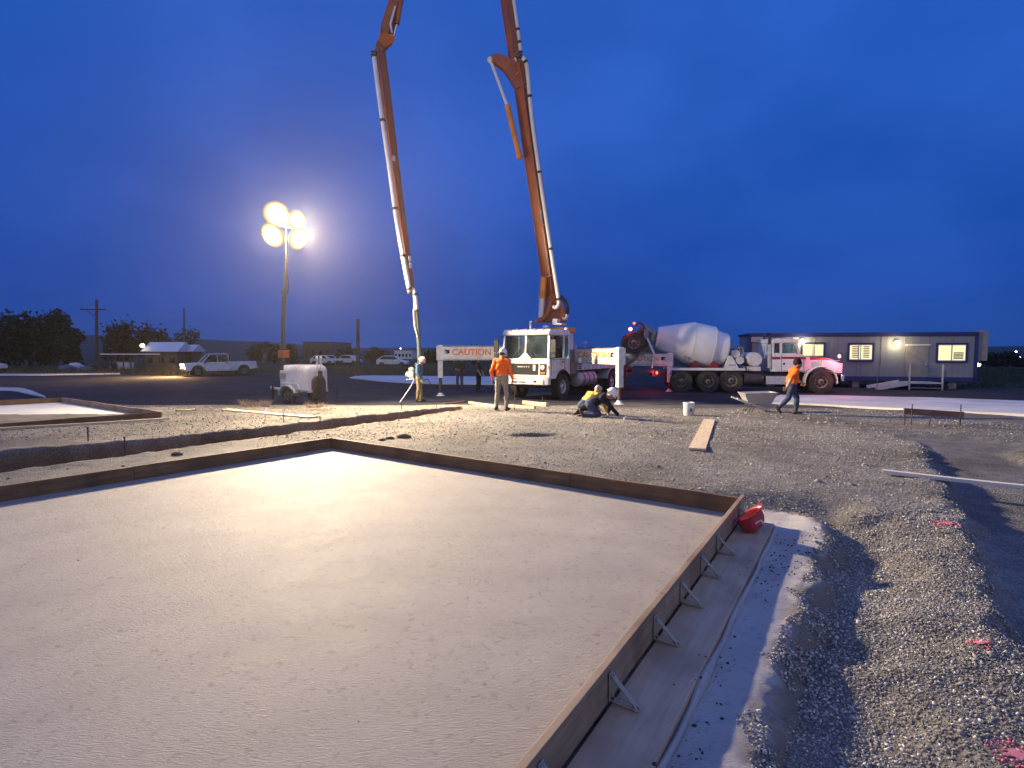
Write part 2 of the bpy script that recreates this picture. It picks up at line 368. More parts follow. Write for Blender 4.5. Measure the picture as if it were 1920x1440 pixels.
def sdist(poly, X, Y):
    """signed distance to a polygon, negative inside"""
    X = np.asarray(X, float); Y = np.asarray(Y, float); d = np.full(X.shape, 1e9); ins = np.zeros(X.shape, bool); n = len(poly)
    for i in range(n):
        a, b = poly[i], poly[(i + 1) % n]; e_ = b - a
        t = np.clip(((X - a[0]) * e_[0] + (Y - a[1]) * e_[1]) / max(1e-9, e_ @ e_), 0, 1)
        d = np.minimum(d, np.hypot(X - a[0] - t * e_[0], Y - a[1] - t * e_[1]))
        c = (a[1] > Y) != (b[1] > Y)
        with np.errstate(divide='ignore', invalid='ignore'):
            ins ^= c & (X < e_[0] * (Y - a[1]) / (e_[1] if abs(e_[1]) > 1e-12 else 1e-12) + a[0])
    return np.where(ins, -d, d)
def ldist(pts, X, Y):
    d = np.full(np.shape(X), 1e9)
    for a, b in zip(pts[:-1], pts[1:]):
        a, b = np.array(a[:2]), np.array(b[:2]); e_ = b - a
        t = np.clip(((X - a[0]) * e_[0] + (Y - a[1]) * e_[1]) / max(1e-9, e_ @ e_), 0, 1)
        d = np.minimum(d, np.hypot(X - a[0] - t * e_[0], Y - a[1] - t * e_[1]))
    return d
_far = [G(-90, 856), G(0, 847), G(240, 827), G(480, 805), G(740, 775), G(868, 762)]
_near = [G(-90, 898), G(0, 886), G(240, 853), G(480, 822), G(740, 789), G(872, 768)]
TRENCH = xy(_far + _near[::-1]); TRENCH = np.vstack([TRENCH[:0], [(-16, 4.4), ], TRENCH, [(-15.2, 3.2)]]) if False else TRENCH
FOOTING = [G(872, 767), G(945, 772), G(1010, 774), G(1090, 777), G(1160, 779), G(1260, 783)]
RUT1 = [G(1400, 785), G(1530, 788), G(1700, 797), G(1840, 805), G(1990, 812)]
RUT2 = [G(1600, 797), G(1740, 804), G(1860, 811), G(1990, 818)]
HOLE = G(1003, 815)
LEFTPAD = xy([Gz(-200, 760, .12), Gz(115, 745, .12), Gz(300, 772, .12), Gz(-40, 797, .12)])
def terrain(X, Y):
    X = np.asarray(X, float); Y = np.asarray(Y, float)
    zb = zbase(X, Y) - .055 * sstep(2.2, 1.0, np.abs(X - 2.6)) * sstep(6.5, 4.5, Y)
    near = 1 - sstep(16, 26, Y)
    lump = fbm(X, Y, .7, 3, 3) * (.008 + .008 * sstep(.5, 3, X)) + fbm(X, Y, 5.5, 2, 9) * .005
    z = zb + lump * (0.25 + .75 * near)
    r1, r2, r3 = np.array((.205, .196, .180)), np.array((.262, .235, .188)), np.array((.034, .038, .050))
    col = np.ones(X.shape + (3,)) * r1
    w_ = sstep(.5, -3.0, X + fbm(X, Y, .5, 3, 21) * 1.2 - .12 * (Y - 9)) * sstep(8.5, 10.5, Y)
    col = col + (r2 - r1) * w_[..., None]
    w_ = sstep(10.5, 13, Y + fbm(X, Y, .6, 3, 5)) * sstep(-1, 3, X) * .55
    col = col + (np.array((.23, .205, .165)) - col) * w_[..., None]
    # excavated footing trench
    n_ = fbm(X, Y, .8, 2, 30) * .02 + fbm(X, Y, 6, 3, 33) * .035
    d = sdist(TRENCH, X, Y) + n_
    z = z - .46 * sstep(.03, -.10, d) + .018 * sstep(.55, .1, d) * sstep(-.05, .1, d) * (1 + fbm(X, Y, 5, 2, 41))
    w_ = sstep(.06, -.05, d); col = col + (np.array((.19, .125, .075)) - col) * w_[..., None]
    # dug bed to the right, floor raked smooth
    d = sdist(PIT, X, Y) + fbm(X, Y, 2.4, 3, 50) * .08 + fbm(X, Y, 9, 2, 57) * .03
    fl = -.18 + .11 * sstep(5.5, 9.5, Y) + .006 * fbm(X, Y, 1.3, 2, 52)
    w_ = sstep(.06, -.16, d); z = z * (1 - w_) + np.minimum(z, fl) * w_
    z = z + .018 * sstep(.5, .1, d) * sstep(-.05, .12, d) * (1 + fbm(X, Y, 4, 2, 55))
    w_ = sstep(.02, -.10, d); col = col + (np.array((.20, .195, .185)) - col) * w_[..., None]
    # apron beside the form, its bank and gully
    d = sdist(SPILL, X, Y)
    g = -.19 - .035 * sstep(-.05, .22, d) + .0 * d
    w_ = sstep(.85, .28, d + fbm(X, Y, 1.8, 3, 60) * .14) * sstep(6.6, 5.4, Y); z = z * (1 - w_) + (g + lump * .9) * w_
    # slab bed
    d = sdist(SLAB, X, Y); z = np.where(d < .0, -.30, np.where((d < .06), np.minimum(z, -.08), z))
    z = np.where((d >= .06) & (d < .5) & (sdist(SPILL, X, Y) > .3), np.minimum(z, .04), z)
    # footing line, wheel ruts, hole
    d = ldist(FOOTING, X, Y) + fbm(X, Y, 3, 2, 70) * .02; z = z - .075 * sstep(.10, .03, d)
    w_ = sstep(.14, .05, d) * .6; col = col * (1 - w_[..., None]) + np.array((.075, .062, .046)) * w_[..., None]
    for rt in (RUT1, RUT2):
        d = ldist(rt, X, Y) + fbm(X, Y, 2.5, 2, 72) * .025; z = z - .085 * sstep(.12, .03, d) + .03 * sstep(.34, .2, d) * sstep(.08, .18, d)
        w_ = sstep(.14, .06, d) * .6; col = col * (1 - w_[..., None]) + np.array((.07, .062, .05)) * w_[..., None]
    hx, hy = X - HOLE.x, Y - HOLE.y; d = np.hypot(hx * .9 + hy * .15, (hy - hx * .12) * 2.2) + fbm(X, Y, 3, 2, 80) * .08
    z = z - .17 * sstep(.60, .30, d); w_ = sstep(.5, .3, d) * .25; col = col * (1 - w_[..., None]) + np.array((.30, .26, .20)) * w_[..., None]
    # dark rolled parking lot beyond the pad, dirt road, far verge
    e_ = Y + fbm(X, Y, .35, 4, 90) * .7 - .03 * np.abs(X + 4)
    w_ = sstep(18.4, 19.0, e_) * (1 - .55 * sstep(1.5, 4.5, X) * sstep(21.5, 19.5, e_)); col = col + (r3 - col) * w_[..., None]
    w_ = sstep(41, 49, Y + fbm(X, Y, .12, 3, 95) * 3); col = col + (np.array((.055, .056, .034)) - col) * w_[..., None]
    w_ = sstep(14, 17, X * .6 - (Y - 34) * -.05) * sstep(27, 30, Y); col = col + (np.array((.030, .046, .028)) - col) * w_[..., None]
    # far hills
    z = z + sstep(300, 800, Y) * (5 + 5 * fbm(X, Y, .004, 3, 100) + 15 * sstep(-180, -560, X))
    # clean cuts only away from the picture's foreground
    col = col * (1 + .30 * fbm(X, Y, .8, 4, 110)[..., None] + .12 * fbm(X, Y, 7, 2, 120)[..., None])
    return z, np.clip(col, .004, 1)
def axis(parts):
    o = []
    for a, b, n in parts: o += list(np.linspace(a, b, n, endpoint=False))
    return np.array(o + [parts[-1][1]])
gx = axis([(-1800, -300, 12), (-300, -60, 30), (-60, -16, 60), (-16, -9, 60), (-9, 8.4, 330), (8.4, 16, 60), (16, 60, 60), (60, 300, 30), (300, 1800, 12)])
gy = axis([(-60, -4, 12), (-4, 1.2, 40), (1.2, 8, 170), (8, 19.5, 210), (19.5, 30, 60), (30, 80, 60), (80, 300, 40), (300, 1400, 40)])
GX, GY = np.meshgrid(gx, gy); GZ, GC = terrain(GX, GY)
nx, ny = len(gx), len(gy); I = np.arange(nx * ny).reshape(ny, nx)
F = np.stack([I[:-1, :-1], I[:-1, 1:], I[1:, 1:], I[1:, :-1]], -1).reshape(-1, 4)

def ground_mat():
    m, n, l, b = new_mat('site_ground')
    at = n.new('ShaderNodeAttribute'); at.attribute_name = 'tint'
    tcx = n.new('ShaderNodeTexCoord')
    def noise(s, d=6, r=.6):
        q = n.new('ShaderNodeTexNoise'); q.inputs['Scale'].default_value = s; q.inputs['Detail'].default_value = d; q.inputs['Roughness'].default_value = r; l.new(tcx.outputs['Object'], q.inputs['Vector']); return q.outputs[0]
    def mr(src, a, b_, c, d):
        q = n.new('ShaderNodeMapRange'); q.inputs[1].default_value = a; q.inputs[2].default_value = b_; q.inputs[3].default_value = c; q.inputs[4].default_value = d; l.new(src, q.inputs[0]); return q.outputs[0]
    def mul(a, b_):
        q = n.new('ShaderNodeMix'); q.data_type = 'RGBA'; q.blend_type = 'MULTIPLY'; q.inputs[0].default_value = 1; l.new(a, q.inputs[6]); l.new(b_, q.inputs[7]); return q.outputs[2]
    n1 = noise(38, 6, .7); n2 = noise(3.2, 5); vo = n.new('ShaderNodeTexVoronoi'); vo.inputs['Scale'].default_value = 48; l.new(tcx.outputs['Object'], vo.inputs['Vector'])
    c = mul(at.outputs['Color'], mr(n1, .3, .7, .55, 1.45)); c = mul(c, mr(n2, .3, .7, .8, 1.2)); c = mul(c, mr(vo.outputs['Distance'], 0, .6, 1.25, .7))
    l.new(c, b.inputs['Base Color']); b.inputs['Roughness'].default_value = .92; b.inputs['Specular IOR Level'].default_value = .25
    bp = n.new('ShaderNodeBump'); bp.inputs['Strength'].default_value = .9; bp.inputs['Distance'].default_value = .02; l.new(n1, bp.inputs['Height'])
    bp2 = n.new('ShaderNodeBump'); bp2.inputs['Strength'].default_value = .6; bp2.inputs['Distance'].default_value = .015; l.new(vo.outputs['Distance'], bp2.inputs['Height']); bp2.invert = True; l.new(bp.outputs[0], bp2.inputs['Normal'])
    l.new(bp2.outputs[0], b.inputs['Normal']); return m
structure(bulk('ground', np.stack([GX, GY, GZ], -1).reshape(-1, 3), F, ground_mat(), GC.reshape(-1, 3), True))
def tz(x, y): return float(terrain(np.array([x]), np.array([y]))[0][0])
def on(px, py, dz=0):
    p = G(px, py); p.z = tz(p.x, p.y) + dz; return p
def base(px, py):
    """place on the undisturbed grade"""
    return G(px, py)

# ------------------------------------------------------------------ fresh concrete slab
def concrete_mat(name, col, rough0, rough1, streak_dir, bump=.25, spots=True):
    m, n, l, b = new_mat(name)
    tcx = n.new('ShaderNodeTexCoord'); mp = n.new('ShaderNodeMapping'); mp.inputs['Rotation'].default_value = (0, 0, -streak_dir); mp.inputs['Scale'].default_value = (1.0, 5.0, 1)
    l.new(tcx.outputs['Object'], mp.inputs[0])
    def noise(s, d=6, r=.6, vec=None):
        q = n.new('ShaderNodeTexNoise'); q.inputs['Scale'].default_value = s; q.inputs['Detail'].default_value = d; q.inputs['Roughness'].default_value = r; l.new(vec or tcx.outputs['Object'], q.inputs['Vector']); return q.outputs[0]
    def mr(src, a, b_, c, d):
        q = n.new('ShaderNodeMapRange'); q.inputs[1].default_value = a; q.inputs[2].default_value = b_; q.inputs[3].default_value = c; q.inputs[4].default_value = d; l.new(src, q.inputs[0]); return q.outputs[0]
    big = noise(.55, 4, .5); med = noise(2.6, 6, .6); fine = noise(60, 5, .7); streak = noise(9, 6, .7, mp.outputs[0]); st2 = noise(30, 5, .65, mp.outputs[0])
    col_in = None
    q = n.new('ShaderNodeMix'); q.data_type = 'RGBA'; q.inputs[6].default_value = (*[c * .80 for c in col], 1); q.inputs[7].default_value = (*[min(1, c * 1.10) for c in col], 1); l.new(mr(big, .32, .68, 0, 1), q.inputs[0])
    q2 = n.new('ShaderNodeMix'); q2.data_type = 'RGBA'; q2.blend_type = 'MULTIPLY'; q2.inputs[0].default_value = 1; l.new(q.outputs[2], q2.inputs[6]); l.new(mr(med, .3, .7, .92, 1.07), q2.inputs[7])
    q3 = n.new('ShaderNodeMix'); q3.data_type = 'RGBA'; q3.blend_type = 'MULTIPLY'; q3.inputs[0].default_value = 1; l.new(q2.outputs[2], q3.inputs[6]); l.new(mr(streak, .25, .5, .90, 1.03), q3.inputs[7])
    # long float arcs and pale laitance blotches
    wv = n.new('ShaderNodeTexWave'); wv.wave_type = 'RINGS'; wv.rings_direction = 'Z'; wv.inputs['Scale'].default_value = .38; wv.inputs['Distortion'].default_value = 5.5; wv.inputs['Detail'].default_value = 3; wv.inputs['Detail Scale'].default_value = .6; l.new(tcx.outputs['Object'], wv.inputs['Vector'])
    q4 = n.new('ShaderNodeMix'); q4.data_type = 'RGBA'; q4.blend_type = 'MULTIPLY'; q4.inputs[0].default_value = 1; l.new(q3.outputs[2], q4.inputs[6]); l.new(mr(wv.outputs[0], .0, .5, .955, 1.01), q4.inputs[7])
    pit = noise(22, 4, .5); q5 = n.new('ShaderNodeMix'); q5.data_type = 'RGBA'; q5.blend_type = 'MULTIPLY'; q5.inputs[0].default_value = 1; l.new(q4.outputs[2], q5.inputs[6]); l.new(mr(pit, .27, .42, .72, 1.0), q5.inputs[7])
    l.new(q5.outputs[2], b.inputs['Base Color'])
    l.new(mr(med, .3, .7, rough0, rough1), b.inputs['Roughness']); b.inputs['Specular IOR Level'].default_value = .19
    ad = n.new('ShaderNodeMath'); ad.operation = 'ADD'; l.new(mr(st2, .3, .7, 0, 1.4), ad.inputs[0]); l.new(mr(fine, .3, .7, 0, .55), ad.inputs[1])
    am = n.new('ShaderNodeMath'); am.operation = 'MULTIPLY'; l.new(ad.outputs[0], am.inputs[0]); l.new(mr(big, .35, .62, .35, 1.0), am.inputs[1])
    bp = n.new('ShaderNodeBump'); bp.inputs['Strength'].default_value = bump; bp.inputs['Distance'].default_value = .006; l.new(am.outputs[0], bp.inputs['Height'])
    b2 = n.new('ShaderNodeBump'); b2.inputs['Strength'].default_value = .10; b2.inputs['Distance'].default_value = .012; l.new(med, b2.inputs['Height']); l.new(bp.outputs[0], b2.inputs['Normal'])
    l.new(b2.outputs[0], b.inputs['Normal']); return m
A_R = math.atan2(-DR.y, -DR.x)
M['slab'] = concrete_mat('fresh_concrete', (.378, .350, .314), .58, .68, A_R - R(8), .85)
M['spill'] = concrete_mat('spilled_concrete', (.50, .48, .455), .55, .75, A_R, .8)
_m = M['spill']; _n, _l = _m.node_tree.nodes, _m.node_tree.links; _b = _n['Principled BSDF']; _src = _b.inputs['Base Color'].links[0].from_socket
_at = _n.new('ShaderNodeAttribute'); _at.attribute_name = 'tint'; _mx = _n.new('ShaderNodeMix'); _mx.data_type = 'RGBA'; _mx.blend_type = 'MULTIPLY'; _mx.inputs[0].default_value = 1
_l.new(_src, _mx.inputs[6]); _l.new(_at.outputs['Color'], _mx.inputs[7]); _l.new(_mx.outputs[2], _b.inputs['Base Color'])
M['lip'] = concrete_mat('dried_slurry', (.46, .44, .41), .6, .8, 0, .6)
M['walk'] = concrete_mat('pale_concrete', (.74, .72, .65), .6, .8, 0, .3)
b = MB(); b.prism([(p.x, p.y) for p in (C0, C1, C2, C3)], -.28, SLAB_Z, 'xy')
structure(b.build('concrete_slab', M['slab'], angle=0))
b = MB(); b.prism([tuple(p) for p in LEFTPAD], -.30, -.045, 'xy')
structure(b.build('concrete_slab', M['walk'], angle=0))

# apron of spilled concrete along the right form
sx = np.arange(SPILL[:, 0].min() - .4, SPILL[:, 0].max() + .5, .025); sy = np.arange(.3, SPILL[:, 1].max() + .3, .025)
AX, AY = np.meshgrid(sx, sy); dS = sdist(SPILL, AX, AY); dW = dS + fbm(AX, AY, 2.6, 4, 200) * .06 + fbm(AX, AY, 11, 2, 210) * .03
OFF = (AX - C1.x) * NR.x + (AY - C1.y) * NR.y
AZ = -.112 + .030 * sstep(.40, .66, OFF) - .10 * sstep(-.04, .24, dS) + .004 * fbm(AX, AY, 2, 3, 220) + .012 * fbm(AX, AY, 9, 3, 230) * sstep(-.22, .05, dS) + .022 * fbm(AX, AY, 16, 3, 235) * sstep(-.06, .08, dS)
AZ = AZ - .12 * sstep(.02, .22, dW) + .025 * sstep(-.02, .10, dS) * fbm(AX, AY, 3.2, 2, 240)
keep = (dW < .30)
I = np.arange(AX.size).reshape(AX.shape); Fq = np.stack([I[:-1, :-1], I[:-1, 1:], I[1:, 1:], I[1:, :-1]], -1).reshape(-1, 4)
Fq = Fq[keep.ravel()[Fq].all(1)]; used = np.unique(Fq); mp_ = np.full(AX.size, -1); mp_[used] = np.arange(len(used))
_g = np.clip(sstep(-.10, .06, dS + fbm(AX, AY, 4.5, 4, 250) * .07) + .25 * sstep(.1, .9, fbm(AX, AY, 3.3, 4, 260)), 0, 1)[..., None]
SPT = (np.ones(AX.shape + (3,)) * (1 - _g) + np.array((.40, .375, .34)) * _g).reshape(-1, 3)
structure(bulk('spilled_concrete', np.stack([AX, AY, AZ], -1).reshape(-1, 3)[used], mp_[Fq], M['spill'], SPT[used], True))
def spill_surf(x, y):
    d_ = sdist(SPILL, x, y); w_ = d_ + fbm(x, y, 2.6, 4, 200) * .09 + fbm(x, y, 11, 2, 210) * .03
    return -.112 + .030 * sstep(.40, .66, (x - C1.x) * NR.x + (y - C1.y) * NR.y) - .10 * sstep(-.04, .24, d_) - .12 * sstep(.02, .22, w_), d_
def spill_z(x, y): 
    d_ = sdist(SPILL, np.array([x]), np.array([y])); return float((-.112 + .030 * sstep(.40, .66, (x - C1.x) * NR.x + (y - C1.y) * NR.y) - .10 * sstep(-.04, .24, d_))[0])

# pale pavement strips
def strip(name, pts_px_near, pts_px_far, dz, mat):
    a = [base(*p) for p in pts_px_near]; c = [base(*p) for p in pts_px_far]; b = MB(); n = 16
    def lin(ps, t): return spline(ps, n)[t]
    vs = []; sa, sc_ = spline(a, n), spline(c, n)
    for i in range(n + 1):
        for p in (sa[i], sc_[i]): vs.append((p.x, p.y, zbase(p.x, p.y) + dz))
    for i in range(n + 1):
        for p in (sa[i], sc_[i]): vs.append((p.x, p.y, zbase(p.x, p.y) - .2))
    o = 2 * (n + 1); fs = [(2 * i, 2 * i + 2, 2 * i + 3, 2 * i + 1) for i in range(n)] + [(2 * i, o + 2 * i, o + 2 * i + 2, 2 * i + 2) for i in range(n)] + [(2 * i + 1, 2 * i + 3, o + 2 * i + 3, o + 2 * i + 1) for i in range(n)] + [(0, 1, o + 1, o), (2 * n, o + 2 * n, o + 2 * n + 1, 2 * n + 1)]
    b.add(vs, fs); return structure(b.build(name, mat, angle=0))
strip('pavement', [(1432, 757), (1520, 760), (1640, 767), (1780, 774), (2500, 812)], [(1462, 743), (1560, 744), (1680, 747), (1800, 750), (2500, 771)], .07, M['walk'])
strip('pavement', [(655, 709), (720, 716), (800, 720), (930, 722)], [(668, 705), (720, 705), (800, 706), (930, 707)], .05, M['walk'])
strip('kerb', [(-60, 704.5), (60, 704.3), (140, 703.2), (225, 702)], [(-60, 702.8), (60, 702.6), (140, 701.8), (225, 700.8)], .10, M['walk'])
strip('pavement', [(-40, 733), (20, 733), (52, 739), (86, 746)], [(-40, 727), (10, 728), (46, 730), (84, 744)], .05, M['walk'])

# ------------------------------------------------------------------ slab formwork
def boards(parent, a, b_, th, h, top, mat, n, side, names='form_board'):
    """row of boards on edge from a to b; outer face offset to `side`"""
    a, b_ = Vector(a), Vector(b_); d = (b_ - a).normalized(); s = Vector((-d.y, d.x, 0)) * side
    Lg = (b_ - a).length; cuts = [0] + sorted(Lg * (i + random.uniform(-.12, .12)) / n for i in range(1, n)) + [Lg]
    for i in range(n):
        p = a + d * (cuts[i] + (.002 if i else 0)); q = a + d * (cuts[i + 1] - .002); off = s * (th / 2 + random.uniform(0, .006) * 0)
        z = top - h / 2 + random.uniform(-.004, .004)
        m = MB(); nseg = 10; L_ = (q - p).length                                     # slight bow along the board
        vs = []; bow = random.uniform(-.008, .008); amp = random.uniform(.0, .005)
        for k in range(nseg + 1):
            x = L_ * k / nseg - L_ / 2; w = bow * (1 - (2 * k / nseg - 1) ** 2); zz = amp * math.sin(k * .9 + i)
            for yy, hh in ((-th / 2, -h / 2), (th / 2, -h / 2), (th / 2, h / 2), (-th / 2, h / 2)): vs.append((x, yy + w, hh + zz))
        fs = [(4 * k + j, 4 * k + (j + 1) % 4, 4 * k + 4 + (j + 1) % 4, 4 * k + 4 + j) for k in range(nseg) for j in range(4)] + [(3, 2, 1, 0), tuple(4 * nseg + j for j in range(4))]
        m.add(vs, fs); o = m.build(names, mat, parent, bevel=.003, angle=0)
        c = (p + q) / 2 + off; o.location = (c.x - parent.location.x, c.y - parent.location.y, z - parent.location.z); o.rotation_euler.z = math.atan2(d.y, d.x)
fw = thing('slab_formwork', 'brown timber formwork boxing in the big fresh concrete slab in the foreground', 'formwork', (C0.x, C0.y, 0))
TH, BH = .040, .19
boards(fw, C0, C3, TH, BH, FT, M['wood_form'], 4, -1)
boards(fw, C0 + DF * -.04, C1 + DF * -.002, TH, BH, FT - .004, M['wood_form'], 3, 1)
boards(fw, C1 + DR * -.10, C2, TH, BH, FT + .006, M['wood_fade'], 3, 1)
boards(fw, C3, C2, TH, BH, FT, M['wood_form'], 2, -1)
def stake_bracket():
    b = MB(); 
    b.box((0.006, 0, .0), (.007, .045, .17)); b.box((.016, 0, 0), (.02, .006, .17))       # upright T against the board
    b.bar((.012, 0, .075), (.175, 0, -.082), .032, .006); b.bar((.012, 0, .070), (.175, 0, -.088), .006, .028)
    b.bar((.01, 0, -.083), (.185, 0, -.086), .034, .006, up=(0, 1, 0)); b.bar((.01, 0, -.083), (.185, 0, -.086), .03, .007)
    b.cyl((.165, 0, -.10), (.165, 0, -.072), .011, n=8); b.cyl((.020, .0, .05), (.034, 0, .05), .009, n=8)
    return b.mesh('stake_bracket', M['steel'])
sb = stake_bracket()
for px, py in ((1140, 1292), (1222, 1180), (1268, 1112), (1310, 1062), (1352, 1024), (1398, 968), (1010, 1470)):
    q = Gz(px, py, .0); t = (q - C1).dot(DR); p = C1 + DR * t + NR * (TH + .004)
    o = put('stake_bracket', sb, fw); o.scale = (.80, .85, .80); o.location = (p.x - fw.location.x, p.y - fw.location.y, .022); o.rotation_euler.z = math.atan2(NR.y, NR.x)
# walk plank lying along the outside of the form
pl = thing('walk_plank', 'long grimy plank lying flat along the outside of the near form', 'plank', (C1.x, C1.y, 0))
b = MB(); a0 = C1 + NR * .20 + DR * .12; a1 = C1 + NR * .205 + DR * 4.6; a2 = a1 + DR * .01; a3 = C1 + NR * .21 + DR * 7.6
for i, (u, v) in enumerate(((a0, a1), (a2, a3))):
    m = MB(); Lg = (v - u).length; m.box((0, 0, 0), (Lg, .30, .042)); o = m.build('plank_board', M['plank'], pl, bevel=.004)
    c = (u + v) / 2 - Vector((C1.x, C1.y, 0)); o.location = (c.x, c.y, -.086); o.rotation_euler.z = math.atan2(DR.y, DR.x)
# concrete lip along the plank
b = MB(); pts = [C1 + NR * (.372 + .010 * fbm(i * .9, 3, 1.0, 2)) + DR * (.10 + i * .25) for i in range(30)]
b.tube([(p.x, p.y, -.105 + .006 * math.sin(i * 2.3)) for i, p in enumerate(pts)], [.020 + .010 * float(fbm(i * .7, 1, 1.0, 2)) for i in range(30)], 8)
structure(b.build('spilled_concrete', M['lip']))

# second form, left
lf = thing('slab_formwork', 'lower brown formwork at the left edge round the smaller pale slab', 'formwork', (LEFTPAD[2][0], LEFTPAD[2][1], 0))
q = [Vector((p[0], p[1], 0)) for p in LEFTPAD]
boards(lf, q[2], q[3] + (q[3] - q[2]) * .3, .04, .17, .12, M['wood_form'], 2, 1)
boards(lf, q[1], q[2], .04, .17, .118, M['wood_fade'], 2, 1)
boards(lf, q[0], q[1], .04, .17, .12, M['wood_form'], 2, 1)
def loose_board(name, label, px_a, px_b, width, th, mat, group=None, lift=0, cat='plank', zz=None, grain=True):
    a, c = on(*px_a), on(*px_b)
    if zz is not None: a.z = c.z = zz
    a.z += th / 2 + lift; c.z += th / 2 + lift
    m = MB(); Lg = (c - a).length; ns = 8; vs = []
    for k in range(ns + 1):
        x = Lg * k / ns - Lg / 2; w = .010 * (2 * k / ns - 1) ** 2
        for yy, hh in ((-width / 2, -th / 2), (width / 2, -th / 2), (width / 2, th / 2), (-width / 2, th / 2)): vs.append((x, yy, hh + w))
    m.add(vs, [(4 * k + j, 4 * k + (j + 1) % 4, 4 * k + 4 + (j + 1) % 4, 4 * k + 4 + j) for k in range(ns) for j in range(4)] + [(3, 2, 1, 0), tuple(4 * ns + j for j in range(4))])
    o = m.build(name, mat, None, bevel=.004, angle=0); mid = (a + c) / 2; d = (c - a).normalized()
    o.location = mid; o.rotation_euler = (0, -math.asin(d.z), math.atan2(d.y, d.x)); return tag(o, label, cat, group)
loose_board('plank', 'short wide pale plank lying alone on the gravel right of the pothole', (1307, 845), (1330, 790), .27, .04, M['wood_new'])
loose_board('plank', 'long pale plank on the dirt in front of the light tower trailer', (423, 770), (588, 784), .26, .04, M['wood_new'])
loose_board('plank', 'short stick of lumber on the dirt just right of the left formwork', (330, 772), (366, 770), .10, .04, M['wood_new'])
loose_board('plank', 'thin pale board lying along the foot of the left formwork', (-60, 811), (318, 788), .09, .04, M['wood_new'], lift=.02)
loose_board('lumber', 'white length of lumber bridging the dug bed at the right edge', (1655, 890), (2060, 934), .09, .045, M['wood_white'], cat='lumber', zz=.015)
loose_board('screed_board', 'thin dark board on the dirt at the end of the trench', (832, 758), (872, 754), .12, .04, M['wood_form'], cat='board')
loose_board('form_board', 'pale form board left of the orange hooded man', (880, 757), (930, 765), .06, .09, M['wood_new'], cat='board')
loose_board('form_board', 'pale form board on the ground between orange hooded man and truck bumper', (955, 764), (1003, 767), .07, .09, M['wood_new'], cat='board')
loose_board('form_board', 'thick pale timber under the front of the pump truck', (982, 758), (1026, 762), .12, .12, M['wood_new'], cat='board')
# standing plywood form with stakes
pf = thing('plywood_form', 'brown plywood form panel held up on stakes before the pale pavement', 'form panel', on(1750, 795))
a = base(1693, 795); c = base(1806, 796); o0 = Vector(pf.location)
za, zc = P(1693, 771, a.y).z, P(1806, 778, c.y).z
m = MB(); m.bar(Vector((a.x, a.y, za)) - o0, Vector((c.x, c.y, zc)) - o0, .03, .15); m.build('form_board', M['ply'], pf, bevel=.003)
for px, top, bot in ((1694, 776, 800), (1707, 757, 802), (1798, 758, 797)):
    g = base(px, 797); d = .03; m = MB(); m.cyl(Vector((g.x, g.y - d, P(px, top, g.y).z)) - o0, Vector((g.x, g.y - d, tz(g.x, g.y - d) - .05)) - o0, .012, n=6); m.build('stake', M['rust'], pf)
m = MB(); g = base(1720, 797); g2 = base(1744, 797); m.cyl(Vector((g2.x, g2.y - .02, P(1744, 779, g2.y).z)) - o0, Vector((g.x, g.y - .35, tz(g.x, g.y - .35))) - o0, .013, n=6); m.build('brace', M['rust'], pf)
# grade stakes
def stake(px, y0, y1, label, r=.011):
    g = base(px, y1); z = tz(g.x, g.y); m = MB(); m.cyl((0, 0, -.1), (.006, 0, P(px, y0, g.y).z - z), r, r * .9, n=6); m.cyl((.006, 0, P(px, y0, g.y).z - z - .03), (.006, 0, P(px, y0, g.y).z - z + .004), r * 1.5, n=6)
    o = m.build('grade_stake', M['rust']); o.location = (g.x, g.y, z); tag(o, label, 'stake', 'thin grade stakes beside the trench')
stake(165, 801, 828, 'thin rusty stake beside the pink mark at the left trench')
stake(233, 819, 829, 'shortest rusty stake on the far lip of the left trench')
stake(532, 775, 792, 'thin rusty stake in front of the end of the long plank')
stake(600, 781, 790, 'thin rusty stake on the trench lip right of the long plank')
stake(753, 756, 769, 'thin stake at the tip of the vibrator hose')
stake(818, 757, 766, 'thin stake near the end of the trench')
stake(1017, 744, 758, 'thin stake before the pump truck front wheel')

# bucket
bk_ = thing('bucket', 'white plastic bucket standing on the gravel behind the short plank', 'bucket', on(1291, 779))
b = MB(); b.lathe([(.0, .0), (.128, .0), (.134, .01), (.152, .30), (.152, .318), (.162, .320), (.162, .345), (.156, .347), (.156, .372), (.150, .374), (.146, .36), (.125, .03), (0, .025)], (0, 0, 0), (0, 0, 1), 28, False); b.build('bucket_shell', M['white'], bk_)
b = MB(); b.tube([(.155 * math.cos(t), .155 * math.sin(t) - .02 * math.sin(t), .335 - .16 * math.sin(t)) for t in np.linspace(0, math.pi, 14) * -1 + 0] if False else [(.163 * math.cos(t), -.166 * math.sin(t) - .005, .33 - .17 * math.sin(t)) for t in np.linspace(0, math.pi, 14)], .004, 6); b.build('bail_handle', M['steel'], bk_)
b = MB(); b.box((.02, -.150, .17), (.07, .004, .09), Matrix.Rotation(R(-3.5), 3, 'X')); b.build('label', M['letters_g'], bk_)

